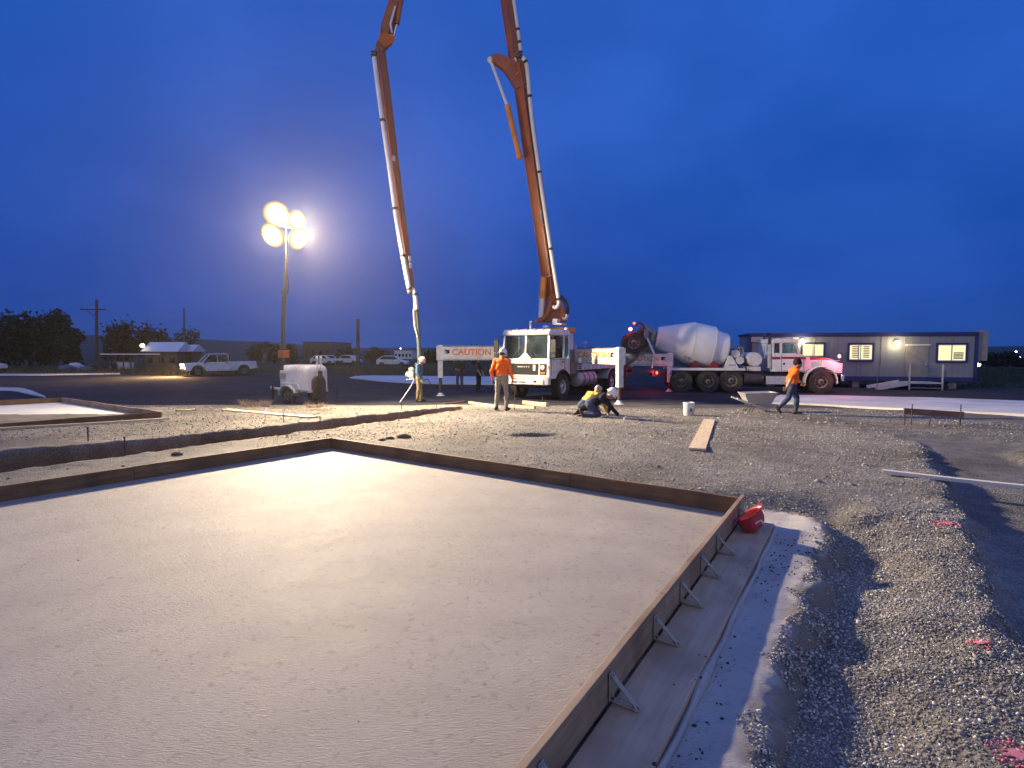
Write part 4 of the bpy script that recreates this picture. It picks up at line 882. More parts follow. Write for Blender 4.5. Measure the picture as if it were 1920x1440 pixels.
# ------------------------------------------------------------------ concrete mixer truck
fr = base(1538, 737.5); rr = base(1303, 732.5); hv = Vector((5.9, -.75, 0)).normalized(); hd2 = math.atan2(hv.y, hv.x); lv = Vector((-hv.y, hv.x, 0))
MO = fr + lv * 1.05; MO.z = float(zbase(MO.x, MO.y))
mx = thing('mixer_truck', 'white concrete mixer truck with red stripe backed up to the pump', 'mixer truck', MO, hd2)
def ml(v):
    d = Vector(v) - MO; return Vector((d.dot(hv), d.dot(lv), d.z))
MP = lambda px, py, dl=0: ml(P(px, py, 0 + ((fr.y) + (960 - 960))) ) if False else None
def mp2(px, py, y):
    """picture point on the plane local y = const"""
    d = _ray(px, py); o = Vector((0, 0, CAM_Z)); t = (y - (o - MO).dot(lv)) / d.dot(lv); return ml(o + d * t)
yS = -1.15
cabw = M['white']
X = lambda px, py, y=yS: mp2(px, py, y)
def poly(pts, y): return [(X(a, b_, y).x, X(a, b_, y).z) for a, b_ in pts]
# cab and hood
m = MB(); m.prism(poly([(1449, 697), (1507, 697), (1507, 664), (1494, 664), (1494, 662), (1449, 662)], -1.05), -1.05, 1.05); m.build('cab', cabw, mx, bevel=.03)
m = MB()
for s in (-1, 1):
    for a_, c_, w in (((1449, 662), (1450, 640), .09), ((1464, 662), (1464, 640), .10), ((1497, 664), (1493, 640), .08)):
        p, q = X(*a_, s * 1.0), X(*c_, s * 1.0); p.y = q.y = s * 1.0; 
        if s > 0: p2, q2 = X(*a_, -1.0), X(*c_, -1.0); p, q = Vector((p2.x, s, p2.z)), Vector((q2.x, s, q2.z))
        m = MB(); m.bar(p, q, w, w, up=(1, 0, 0)); m.build('cab_pillar', cabw, mx, bevel=.01)
bx = X(1449, 650, -1); m = MB(); m.box((bx.x, 0, bx.z), (.05, 2.0, .75)); m.build('cab_back', cabw, mx, bevel=.01)
m = MB(); m.prism(poly([(1447, 644), (1449, 637), (1456, 634.5), (1488, 634.5), (1497, 638), (1498, 643)], -1.05), -1.06, 1.06); m.build('cab_roof', cabw, mx, bevel=.05)
for s in (-1, 1):
    yy = s * 1.0
    m = MB(); m.prism(poly([(1467, 663), (1495, 663), (1492, 643), (1467, 643)], -1.0), yy - .006, yy + .006); m.build('side_window', M['glass'], mx, angle=0)
    m = MB(); m.prism(poly([(1451, 660), (1461, 660), (1461, 646), (1451, 646)], -1.0), yy - .006, yy + .006); m.build('side_window', M['glass'], mx, angle=0)
    d = MB(); q = s * 1.055
    for a_, c_ in (((1465, 664), (1465, 695)), ((1506, 664), (1506, 695)), ((1465, 695), (1506, 695))):
        p0, p1 = X(*a_, -1.05), X(*c_, -1.05); d.bar((p0.x, q, p0.z), (p1.x, q, p1.z), .014, .014)
    d.build('door_seam', M['grey'], mx)
    p0 = X(1470, 682, -1.05); d = MB(); d.box((p0.x, q, p0.z), (.08, .03, .10)); d.build('door_handle', M['black'], mx, bevel=.01)
p0, p1 = X(1495, 663, 0), X(1490, 644, 0); p0 = X(1496, 663, -1.0); p1 = X(1492, 643, -1.0)
m = MB(); m.add([(p0.x + .02, -.95, p0.z), (p0.x + .02, .95, p0.z), (p1.x + .02, .92, p1.z), (p1.x + .02, -.92, p1.z)], [(0, 1, 2, 3)]); m.build('windshield', M['glass'], mx, angle=0)
s0 = X(1478, 668, -1)
for y in (-.5, .5): m = MB(); m.box((s0.x - .2, y, s0.z + .15), (.45, .5, .16)); m.box((s0.x - .38, y, s0.z + .50), (.12, .48, .75)); m.build('seat', M['grey'], mx, bevel=.03)
# hood, sloped and narrower
h0, h1, h2_, h3 = X(1507, 668, -.8), X(1556, 672, -.8), X(1568, 676, -.8), X(1568, 699, -.8)
m = MB(); prof = [(h0.x, h0.z), (h1.x, h1.z), (h2_.x, h2_.z), (h3.x, h3.z), (h0.x, X(1507, 699, -.8).z)]
m.prism(prof, -.82, .82); m.build('hood', cabw, mx, bevel=.06)
# stripes
for a_, c_ in (((1448, 669), (1463, 674)), ((1465, 669), (1496, 673)), ((1498, 669), (1511, 674))):
    p, q = X(*a_, -1.055), X(*c_, -1.055); m = MB(); m.box(((p.x + q.x) / 2, -1.056, (p.z + q.z) / 2), (q.x - p.x, .008, p.z - q.z)); m.build('stripe', M['redstripe'], mx)
p, q, r_ = X(1519, 669.5, -.825), X(1519, 674.5, -.825), X(1560, 675, -.825); m = MB(); m.prism([(p.x, p.z), (q.x, q.z), (r_.x, r_.z), (r_.x - .25, r_.z + .10)], -.832, -.822); m.build('stripe', M['redstripe'], mx)
# front fenders
fx, fz = 0.0, .56
for s in (-1, 1):
    m = MB(); ar = [(1.02 * .72 * math.cos(t) + fx, s * .98, fz + .74 * math.sin(t)) for t in np.linspace(R(-8), R(188), 16)]
    for i in range(15): m.bar(ar[i], ar[i + 1], .36, .05)
    m.prism([(.0, 1.28), (.70, .98), (.93, .98), (.93, 1.45), (.0, 1.62)], s * .80, s * 1.14); m.build('fender', cabw, mx, bevel=.03)
    m = MB(); m.box((.80, s * 1.02, 1.30), (.26, .14, .20)); m.build('headlight_pod', cabw, mx, bevel=.03)
MHL = EMIT('warm_headlight', (1.0, .55, .22), 5.0)
p = X(1546, 684, -1.1)
for s in (-1, 1):
    m = MB(); m.sphere((p.x, s * 1.10, p.z), (.13, .04, .09)); m.build('side_lamp', MHL if s < 0 else M['amber'], mx)
m = MB(); m.box((.98, 0, .75), (.16, 2.2, .34)); m.build('bumper', M['chrome'], mx, bevel=.03)
m = MB(); m.box((.90, 0, 1.28), (.06, 1.2, .66)); m.build('grille', M['chrome'], mx, bevel=.02)
# mirror with red lamp
p = X(1573, 668, -1.25); m = MB(); m.tube([(.7, -.95, 1.55), (p.x, -1.25, p.z - .2)], .014, 6); m.sphere((p.x, -1.25, p.z), (.08, .05, .11)); m.build('fender_mirror', M['offwhite'], mx)
# chassis
m = MB()
for s in (-1, 1): m.box((-3.6, s * .42, .88), (8.6, .10, .26))
m.box((0, 0, .56), (.14, 1.8, .12)); m.box((-2.8, 0, .70), (.9, 1.9, .34)); m.box((-1.0, 0, .8), (1.6, .8, .5)); m.build('chassis', M['dark'], mx, bevel=.01)
p = X(1455, 712, -1.1); q = X(1466, 720, -1.1)
m = MB(); m.box((-1.9, -.95, .62), (1.25, .42, .40)); m.build('step_box', M['alu'], mx, bevel=.02)
m = MB(); m.lathe([(0, 0), (.26, 0), (.28, .03), (.28, .85), (0, .85)], (-2.7, -.92, .66), (-1, 0, 0), 22); m.build('fuel_tank', M['dark'], mx)
m = MB(); m.cyl((-2.68, -.92, .72), (-2.63, -.92, .72), .10, n=14); m.build('tank_cap', M['pipe'], mx)
WFm = wheel_meshes(.56, .34, .31, M['rim_dirty']); WRm = wheel_meshes(.53, .60, .29, M['rim_dirty'], dish=.16)
xr = [X(1277.5, 713, -1.1).x, X(1328, 713, -1.1).x]; xt = X(1371, 710, -1.1).x
for s in (-1, 1):
    wheel(mx, (0, -s * .98, .56), WFm, s)
    for x in xr: wheel(mx, (x, -s * .90, .53), WRm, s)
    wheel(mx, (xt, -s * .98, .58), WFm, s)
# white frame rail / fender tops
a, c = X(1258, 692, -1.12), X(1396, 692, -1.12); m = MB()
for s in (-1, 1): m.bar((a.x, s * 1.08, a.z), (c.x, s * 1.08, a.z), .26, .12); m.bar((a.x, s * 1.08, a.z), (a.x - .12, s * 1.08, a.z - .25), .26, .05, up=(1, 0, 0))
m.build('fender_rail', cabw, mx, bevel=.01)
m = MB(); m.box((c.x + .03, -1.12, a.z), (.06, .2, .10)); m.build('marker_lamp', M['amber'], mx, bevel=.01)
m = MB(); m.box((xr[1] - 1, 0, a.z - .12), (5.4, 1.5, .14)); m.build('sub_frame', M['dark'], mx)
# pedestals
pd = poly([(1358, 690), (1385, 690), (1372, 667), (1366, 667)], -.9)
for s in (-1, 1):
    m = MB(); m.prism(pd, s * .78, s * .90); o = m.build('drum_pedestal', cabw, mx, bevel=.01)
    if s < 0:
        q = X(1373, 685, -.905)
        for j in range(5): m = MB(); m.box((q.x - .14 + .07 * j, -.906, q.z + .02 * (j % 2)), (.035, .008, .06 + .03 * ((j * 2) % 3))); m.build('pedestal_marking', M['letters_g'], o)
# drum
c0, c1 = X(1231, 633, 0), X(1361, 657.5, 0); c0 = Vector((X(1231, 633, -.2).x, 0, X(1231, 633, -.2).z)); c1 = Vector((X(1361, 657.5, -.2).x, 0, X(1361, 657.5, -.2).z))
ax = (c1 - c0).normalized(); LD = (c1 - c0).length; k = LD / 3.55
prof = [(r_, t * k) for r_, t in ((.02, -.02), (.50, -.02), (.56, 0), (.76, .6), (.97, 1.2), (1.13, 1.75), (1.135, 1.80), (1.12, 2.3), (1.10, 2.78), (1.085, 2.82), (.95, 2.97), (.93, 3.0), (.86, 3.5), (.82, 3.55), (.3, 3.72), (.02, 3.74))]
m = MB(); m.lathe(prof, c0, ax, 48); dr = m.build('drum', M['drum'], mx, angle=22)
m = MB()
for t, r_ in ((1.77, 1.135), (2.80, 1.097), (2.985, .945)): m.lathe([(r_ - .005, -.012), (r_ + .012, -.01), (r_ + .012, .01), (r_ - .005, .012)], c0 + ax * t * k, ax, 48, False)
m.build('weld_band', M['drum'], dr)
# faded lettering printed on the drum, low on the near side
u_ = ax.cross(Vector((0, 1, 0))).normalized(); u_ = u_ if u_.z > 0 else -u_
mk = random.Random(4)
for i, t in enumerate(np.linspace(1.52, 2.58, 9)):                 # worn, unreadable row of painted strokes
    if i == 3: continue
    ph = R(-38 - 2.0 * i); nrm = (-Vector((0, 1, 0)) * math.cos(ph) + u_ * math.sin(ph)).normalized(); pos = c0 + ax * t * k + nrm * 1.142; up_ = nrm.cross(ax); m = MB()
    for j in range(3):
        q = pos + ax * mk.uniform(-.05, .05); hgt = mk.uniform(.07, .16)
        if j < 2: m.bar(q - up_ * hgt / 2, q + up_ * hgt / 2, .022, .008, up=nrm)
        else: m.bar(q - ax * .05, q + ax * .05, .008, .022, up=up_)
    m.build('drum_marking', M['letters_g'], dr)
# drum rollers / brackets below
for px in (1301, 1336):
    q = poly([(px - 12, 690), (px + 12, 690), (px + 2, 678), (px - 2, 678)], -.5); m = MB(); m.prism(q, -.75, .75); m.build('drum_support', M['redstripe'], mx)
# rear neck, hopper and chute
nk = MB(); nk.lathe([(.42, -.10), (.50, -.45), (.62, -.62), (.62, -.70), (.35, -.72)], c0, ax, 28); nk.build('drum_neck', M['grey'], mx)
H = lambda px, py, y=-.3: X(px, py, y)
m = MB(); m.prism([(H(a_, b_).x, H(a_, b_).z) for a_, b_ in ((1200, 618), (1222, 624), (1217, 648), (1206, 652), (1198, 640))], -.5, .5); m.build('charge_hopper', M['dark'], mx, bevel=.02)
m = MB()
for s in (-1, 1):
    p, q = H(1213, 634, -.62), H(1226, 664, -.62); m.bar((p.x, s * .62, p.z), (q.x, s * .62, q.z), .30, .10, up=(1, 0, 0)); r_ = H(1222, 690, -.62); m.bar((q.x, s * .62, q.z), (r_.x, s * .62, r_.z), .26, .10, up=(1, 0, 0))
m.build('rear_pedestal', M['offwhite'], mx, bevel=.01)
m = MB(); p, q, r_ = H(1210, 648), H(1200, 666), H(1190, 676); 
m.tube(spline([(p.x, 0, p.z), (q.x, 0, q.z), (r_.x - .3, 0, r_.z), (r_.x - .8, 0, r_.z - .35)], 12), [.34, .34, .33, .32, .31, .30, .29, .28, .27, .26, .25, .24, .23], 16, False); m.build('discharge_chute', M['grey'], mx)
m = MB(); p, q = H(1196, 650), H(1222, 656); r_ = H(1195, 664); 
m.bar((p.x, -.35, r_.z), (q.x, -.35, r_.z + .05), .12, .16); m.bar((q.x, -.35, r_.z), (q.x + .1, -.35, a.z), .12, .14, up=(1, 0, 0)); m.build('booster_arm', M['grey'], mx, bevel=.01)
bw = H(1188, 643, -.6)
for s in (-1, 1): 
    w_ = wheel(mx, (bw.x, -s * .62, bw.z), WFm, s)
m = MB(); m.cyl((bw.x, -.6, bw.z), (bw.x, .6, bw.z), .09, n=12); m.build('booster_axle', M['dark'], mx)
m = MB(); m.tube(spline([(H(1190, 618).x, -.5, H(1190, 612).z), (H(1200, 606).x, -.5, H(1200, 606).z), (H(1212, 622).x, -.5, H(1212, 622).z)], 10), .05, 8); p = H(1204, 624); m.box((p.x, -.35, p.z), (.5, .3, .4), Matrix.Rotation(R(30), 3, 'Y')); m.build('booster_frame', M['dark'], mx)
MRL = EMIT('red_lamp_lit', (1.0, .05, .03), 14.0)
MRL2 = EMIT('red_lamp_hot', (1.0, .22, .12), 14.0)
p = H(1182, 617, -.7); m = MB(); m.sphere((p.x, -.70, p.z), (.09, .06, .09)); m.build('tail_lamp', MRL2, mx)
p = H(1189, 606, -.6); m = MB(); m.sphere((p.x, -.60, p.z), (.05, .04, .05)); m.build('tail_lamp', MRL, mx)
# water tank and plumbing between drum and cab
p = X(1416, 674, -.95); m = MB(); m.lathe([(0, 0), (.32, 0), (.345, .04), (.345, 1.86), (.32, 1.9), (0, 1.9)], (p.x, -.95, p.z), (0, 1, 0), 30); m.build('water_tank', M['offwhite'], mx)
m = MB(); m.box((p.x, 0, p.z - .46), (.55, 1.9, .22)); m.build('tank_saddle', M['offwhite'], mx, bevel=.01)
p = X(1388, 676, -.9); m = MB(); m.lathe([(0, 0), (.18, 0), (.19, .02), (.19, .5), (0, .5)], (p.x, -.9, p.z), (0, 1, 0), 22); m.build('air_tank', M['offwhite'], mx)
p = X(1380, 664, -.6); m = MB(); m.lathe([(0, 0), (.20, 0), (.21, .02), (.21, .5), (0, .5)], (p.x, -.6, p.z), (0, 1, 0), 22); m.build('air_tank', M['offwhite'], mx)
m = MB()
for (xa, ya), (xb, yb), (xc, yc) in (((1372, 648), (1384, 650), (1390, 664)), ((1378, 656), (1392, 652), (1394, 668)), ((1371, 641), (1373, 641), (1373, 654))):
    m.tube(spline([X(xa, ya, -.5), X(xb, yb, -.5), X(xc, yc, -.5)], 8), .035, 8)
p = X(1392, 667, -.5); m.sphere(p, .12); m.build('hydraulic_motor', M['grey'], mx)
m = MB(); p = X(1430, 717, -1.0); m.box((p.x + .35, -.7, .62), (1.3, .5, .45)); m.build('battery_box', M['dark'], mx, bevel=.02)
# exhaust stack
p, q = X(1442, 690, -.9), X(1442, 646, -.9); r_ = X(1443, 629, -.9)
m = MB(); m.cyl(p, q, .115, n=20); m.build('muffler', M['chrome'], mx)
m = MB(); m.cyl(q, r_, .06, n=12); m.tube([r_, r_ + Vector((-.03, 0, .06)), r_ + Vector((-.12, 0, .10))], .065, 12); m.cyl(X(1433, 646, .9) , X(1433, 627, .9), .06, n=12); m.build('exhaust_stack', M['black'], mx)
p, q = X(1433.5, 672, -.9), X(1433.5, 647, -.9); m = MB(); m.cyl(p, q, .03, n=8); m.build('grab_rail', M['chrome'], mx)
def lamp_point(name, parent, loc, col, watts, r=.08):
    ld = bpy.data.lights.new(name, 'POINT'); ld.color = col; ld.energy = watts; ld.shadow_soft_size = r
    o = bpy.data.objects.new(name, ld); COL.objects.link(o); o.parent = parent; o.location = loc; return o
p = H(1182, 617, -.85); lamp_point('tail_light', mx, (p.x - .1, -.9, p.z), (1, .06, .05), 22)
lamp_point('tail_light', mx, (xr[0] - 1.35, -.75, .95), (1, .04, .06), 28)
lamp_point('tail_light', mx, (xr[0] - 1.35, .75, .95), (1, .04, .06), 28)
m = MB(); m.box((xr[0] - 1.15, -.75, .95), (.06, .20, .12)); m.box((xr[0] - 1.15, .75, .95), (.06, .20, .12)); m.build('tail_lamp', MRL, mx, bevel=.01)
p = X(1573, 668, -1.3); lamp_point('marker_light', mx, (p.x - .9, -2.0, p.z - .1), (1, .22, .30), 90, .05) if False else None
lamp_point('marker_light', mx, (p.x + .02, -1.72, p.z), (1, .14, .20), 120, .06)
m = MB(); m.sphere((p.x, -1.37, p.z), (.05, .09, .08)); m.build('marker_lamp', EMIT('pink_marker', (1, .35, .35), 4), mx)

# ------------------------------------------------------------------ light tower on its trailer
tb = base(556, 758); TO = Vector((tb.x, tb.y + .75, float(zbase(tb.x, tb.y)))); th = R(152)
lt = thing('light_tower', 'white towable light tower with four lit lamps on a tall mast', 'light tower', TO, th)
def tl(v): 
    d = Vector(v) - TO; c, s = math.cos(th), math.sin(th); return Vector((d.x * c + d.y * s, -d.x * s + d.y * c, d.z))
T = lambda px, py, Y=None: tl(P(px, py, Y or TO.y - .7))
zb = .50; zt = T(550, 684, TO.y).z
m = MB(); Lb, Wb = 1.45, 1.10
def rsec(y, h, r, n=5):
    return None
sec = []
for a_ in np.linspace(0, math.pi / 2, 6): sec.append((Wb / 2 - .22 + .22 * math.cos(a_), zt - .26 + .26 * math.sin(a_)))
for a_ in np.linspace(math.pi / 2, math.pi, 6): sec.append((-Wb / 2 + .22 + .22 * math.cos(a_), zt - .26 + .26 * math.sin(a_)))
sec += [(-Wb / 2, zb), (Wb / 2, zb)]
vs = []; n_ = len(sec); cy = sum(p[0] for p in sec) / n_; cz = (zb + zt) / 2
for x, k in ((-Lb / 2, .80), (-Lb / 2 + .05, .92), (-Lb / 2 + .16, 1), (Lb / 2 - .16, 1), (Lb / 2 - .05, .92), (Lb / 2, .80)):
    for y, z in sec: vs.append((x, y * k, zb + (z - zb) * (.5 + .5 * k)))
m.add(vs, [(i * n_ + j, i * n_ + (j + 1) % n_, (i + 1) * n_ + (j + 1) % n_, (i + 1) * n_ + j) for i in range(5) for j in range(n_)] + [tuple(range(n_ - 1, -1, -1)), tuple(5 * n_ + j for j in range(n_))])
m.build('generator_housing', M['white'], lt, angle=50)
for s in (-1, 1):
    m = MB(); m.prism([(-.45, zb + .02), (.55, zb + .02), (.50, zb + .26), (-.30, zb + .26)], s * (Wb / 2 - .01), s * (Wb / 2 + .035)); m.build('access_panel', M['offwhite'], lt, bevel=.02)
    m = MB()
    for k in range(6): m.box((.50, s * (Wb / 2 + .004), zb + .42 + .035 * k), (.36, .012, .018))
    m.build('vent_louvre', M['grey'], lt)
    m = MB()
    for x in (-.1, .4): m.box((x, s * (Wb / 2 + .04), zb + .1), (.05, .03, .05))
    m.build('latch', M['black'], lt)
# dark rounded end plate with the mast foot
arc = [(.30 * math.cos(t), .62 + .30 * math.sin(t) + .12) for t in np.linspace(0, math.pi, 12)]
m = MB(); m.prism([(.30, .18)] + arc + [(-.30, .18)], -Lb / 2 - .10, -Lb / 2 + .02, 'yz'); m.build('end_plate', M['rust'], lt, bevel=.01)
m = MB(); m.box((-Lb / 2 - .12, 0, .70), (.10, .16, 1.0)); m.cyl((-Lb / 2 - .16, 0, .84), (-Lb / 2 - .22, 0, .84), .05, n=12); m.build('mast_cradle', M['dark'], lt)
m = MB()
for y in (-.09, .09): m.cyl((-Lb / 2 - .08, y, 1.0), (-Lb / 2 - .08, y, zt + .26), .022, n=8); m.sphere((-Lb / 2 - .08, y, zt + .28), .05)
m.box((-Lb / 2 - .08, 0, zt + .03), (.12, .20, .05)); m.build('mast_fork', M['pipe'], lt)
m = MB(); m.bar((-.78, 0, .46), (.86, 0, .46), .9, .09); m.bar((.8, 0, .47), (1.72, 0, .47), .09, .09); m.bar((.8, .4, .47), (1.6, 0, .47), .06, .07); m.bar((.8, -.4, .47), (1.6, 0, .47), .06, .07); m.sphere((1.78, 0, .50), .07); m.build('tow_bar', M['offwhite'], lt, bevel=.006)
m = MB(); m.cyl((1.62, .10, .72), (1.62, .10, .04), .035, n=10); m.bar((1.62, .10, .72), (1.74, .12, .80), .03, .03); m.cyl((1.62, .10, .0), (1.62, .10, .03), .08, n=12); m.build('tow_jack', M['black'], lt)
WL = wheel_meshes(.31, .19, .17, M['rim_dirty'], 6, .04)
for s in (-1, 1):
    wheel(lt, (.12, -s * .60, .31), WL, s)
    m = MB(); ar = [(.12 + .40 * math.cos(t), s * .62, .31 + .36 * math.sin(t)) for t in np.linspace(R(0), R(180), 9)]
    for i in range(8): m.bar(ar[i], ar[i + 1], .24, .02)
    m.build('fender', M['offwhite'], lt, bevel=.004)
    m = MB(); m.bar((-.6, s * .3, .42), (-.6, s * 1.05, .38), .07, .07); m.cyl((-.6, s * 1.05, .56), (-.6, s * 1.05, .05), .03, n=8); m.cyl((-.6, s * 1.05, .0), (-.6, s * 1.05, .03), .10, n=12); m.build('outrigger', M['dark'], lt)
# mast
mp_ = [(528, 690), (530, 630), (533, 560), (536, 530), (537, 500), (538, 470)]
m0 = T(527, 692); 
for i, (a_, c_, r_) in enumerate((((528, 694), (533, 556), .050), ((531, 600), (536, 505), .038), ((536, 520), (537.5, 452), .030))):
    m = MB(); m.bar(T(*a_), T(*c_), r_ * 2, r_ * 2); m.build('mast_section', M['mast'], lt, bevel=.004)
m = MB()
for i in range(7):
    y = 560 - i * 13; m.box(T(534.5 - .2 * (y - 560) / 6, y), (.10, .10, .04))
m.box(T(533.5, 548), (.17, .17, .14)); m.box(T(530, 650), (.17, .17, .16)); m.build('mast_collar', M['mast'], lt, bevel=.006)
m = MB(); m.tube(spline([T(536, 505), T(541, 530), T(539, 548), T(534, 552), T(531, 560), T(529, 600), T(527, 640), T(528, 680)], 30), .018, 6)
m.tube([T(526 + 1.2 * math.sin(k * 1.9), 690 - k * 6.0) for k in range(9)], .02, 6); m.build('coiled_cable', M['rubber'], lt)
m = MB(); m.box(T(532, 664), (.30, .26, .28)); m.build('winch', M['orange'], lt, bevel=.02)
# lamp heads: bowl housings, enlarged glass with the halo painted on, aimed over the site
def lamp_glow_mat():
    m, n, l, b = new_mat('painted_lamp_glow'); n.remove(b); at = n.new('ShaderNodeAttribute'); at.attribute_name = 'tint'; e_ = n.new('ShaderNodeEmission'); l.new(at.outputs['Color'], e_.inputs[0]); l.new(e_.outputs[0], n['Material Output'].inputs[0]); return m
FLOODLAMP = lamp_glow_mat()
STOPS = [(0, (60, 48, 30)), (.34, (40, 31, 18)), (.50, (10, 7.4, 4.2)), (.64, (4.2, 3.1, 1.7)), (.76, (2.0, 1.4, .66)), (.86, (1.05, .64, .26)), (.94, (.50, .28, .13)), (1.0, (.24, .13, .085))]  # painted glow colours from the hot core out to the amber halo
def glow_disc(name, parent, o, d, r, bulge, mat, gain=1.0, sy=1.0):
    """oversized lamp glass: glow painted as emission, white core fading to an amber rim"""
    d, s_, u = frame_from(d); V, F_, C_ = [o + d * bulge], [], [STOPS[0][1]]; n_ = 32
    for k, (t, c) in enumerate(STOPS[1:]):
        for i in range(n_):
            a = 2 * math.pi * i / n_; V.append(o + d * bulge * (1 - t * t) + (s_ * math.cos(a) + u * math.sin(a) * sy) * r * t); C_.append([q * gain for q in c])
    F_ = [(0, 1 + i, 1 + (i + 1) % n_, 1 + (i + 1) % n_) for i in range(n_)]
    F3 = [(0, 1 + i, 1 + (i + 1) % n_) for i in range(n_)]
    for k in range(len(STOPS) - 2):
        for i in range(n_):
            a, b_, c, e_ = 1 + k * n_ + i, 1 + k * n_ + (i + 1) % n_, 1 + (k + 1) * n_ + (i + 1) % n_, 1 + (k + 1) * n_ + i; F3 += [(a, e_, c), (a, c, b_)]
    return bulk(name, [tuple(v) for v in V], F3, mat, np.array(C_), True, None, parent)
AIM = [(518, 401, (4.0, -3.0, 1.2), 1.25), (555, 413, (10.5, 7.5, 1.4), 1.0), (513, 440, (-11.0, 9.0, .2), 1.28), (558, 446, (3.0, 14.5, 1.0), 1.2)]
crs = MB(); crs.bar(T(512, 420), T(562, 430), .06, .06); crs.bar(T(537, 455), T(537, 405), .05, .05); crs.bar(T(517, 400), T(512, 438), .04, .04); crs.bar(T(556, 412), T(560, 446), .04, .04); crs.build('lamp_crossbar', M['steel'], lt)
FLOODS = []
for px, py, aim, rs_ in AIM:
    w = P(px, py, TO.y - .7); d = (Vector(aim) - w).normalized(); o = tl(w); dl = tl(TO + d)
    m = MB(); m.lathe([(r_ * rs_, t_) for r_, t_ in [(.06, -.26), (.14, -.24), (.21, -.16), (.345, .02), (.355, .04), (.35, .05)]], o, dl, 24, False); m.lathe([(0, -.26), (.06 * rs_, -.26)], o, dl, 12, False); m.build('lamp_housing', M['alu'], lt)
    glow_disc('lamp_glass_glow', lt, o + dl * .05, dl, .35 * rs_, .08, FLOODLAMP)
    ld = bpy.data.lights.new('flood_beam', 'SPOT'); ld.color = (1.0, .78, .51); ld.energy = 26000; ld.spot_size = R(158); ld.spot_blend = 1.0; ld.shadow_soft_size = .20
    so = bpy.data.objects.new('flood_beam', ld); COL.objects.link(so); so.parent = lt; so.location = o + dl * .30
    so.rotation_euler = dl.to_track_quat('-Z', 'Y').to_euler(); FLOODS.append(ld)
    lamp_point('flood_bulb', lt, o + dl * .22, (1.0, .76, .48), 550, .20)
FLOODS[0].energy = 6500; FLOODS[2].energy = 5200; FLOODS[1].energy = 17000; FLOODS[3].energy = 16500; FLOODS[3].spot_size = R(142)
FLOODS[0].spot_size = R(84); FLOODS[2].spot_size = R(124)
FLOODS[1].spot_size = R(112)

# ------------------------------------------------------------------ site office trailer
A = P(1405, 720, 31.5); B_ = P(1827, 720, 29.0); A.z = B_.z = float(zbase(15, 30)); dv = (B_ - A); LT = dv.length; dv.normalize(); thT = math.atan2(dv.y, dv.x)
of = thing('office_trailer', 'long grey site office trailer with dark blue trim and lit windows', 'office trailer', A, thT)
nT = Vector((dv.y, -dv.x, 0))
def ol(px, py, off=0.0):
    d = _ray(px, py); o = Vector((0, 0, CAM_Z)); t = (off - (o - A).dot(nT)) / d.dot(nT); q = o + d * t - A; return Vector((q.dot(dv), q.dot(Vector((-dv.y, dv.x, 0))), q.z))
zT = ol(1600, 627).z; zB = ol(1700, 714).z; DT = 3.4
def siding():
    m, n, l, b = new_mat('trailer_siding'); tcx = n.new('ShaderNodeTexCoord'); wv = n.new('ShaderNodeTexWave'); wv.bands_direction = 'X'; wv.inputs['Scale'].default_value = 1.05; wv.inputs['Distortion'].default_value = 0
    l.new(tcx.outputs['Object'], wv.inputs['Vector']); bp = n.new('ShaderNodeBump'); bp.inputs['Strength'].default_value = .5; bp.inputs['Distance'].default_value = .012; l.new(wv.outputs[0], bp.inputs['Height']); l.new(bp.outputs[0], b.inputs['Normal'])
    nz = n.new('ShaderNodeTexNoise'); nz.inputs['Scale'].default_value = 1.3; nz.inputs['Detail'].default_value = 5; l.new(tcx.outputs['Object'], nz.inputs['Vector'])
    rp = n.new('ShaderNodeValToRGB'); rp.color_ramp.elements[0].color = (.145, .162, .21, 1); rp.color_ramp.elements[1].color = (.19, .21, .265, 1); l.new(nz.outputs[0], rp.inputs[0]); l.new(rp.outputs[0], b.inputs['Base Color']); b.inputs['Roughness'].default_value = .6
    return m
MBL = MAT('blue_trim', (.008, .016, .12), .5, var=.15)
m = MB(); m.box((LT / 2, DT / 2, (zT + zB) / 2), (LT, DT, zT - zB)); m.build('body', siding(), of)
m = MB(); m.box((LT / 2, DT / 2, zT + .03), (LT + .16, DT + .16, .14)); m.box((LT / 2, -.02, zT - .05), (LT + .1, .05, .16)); m.build('roof_trim', MBL, of)
m = MB(); m.box((LT / 2, -.025, zB + .10), (LT + .06, .04, .24)); m.build('skirt_trim', MBL, of)
m = MB()
for x in (0, LT): m.box((x, -.015, (zT + zB) / 2), (.16, .06, zT - zB))
m.build('corner_trim', MBL, of)
m = MB()
for x in (1.2, LT * .5, LT - .9):
    for y in (.4, DT - .4): m.box((x, y, zB / 2), (.35, .35, abs(zB)))
m.box((LT / 2, .6, zB - .08), (LT - .2, .12, .2)); m.build('pier', M['grey'], of)
MWIN = EMIT('lit_blinds', (1.0, .88, .50), 1.15); MBLIND = MAT('blind_slat', (.30, .28, .22), .6)
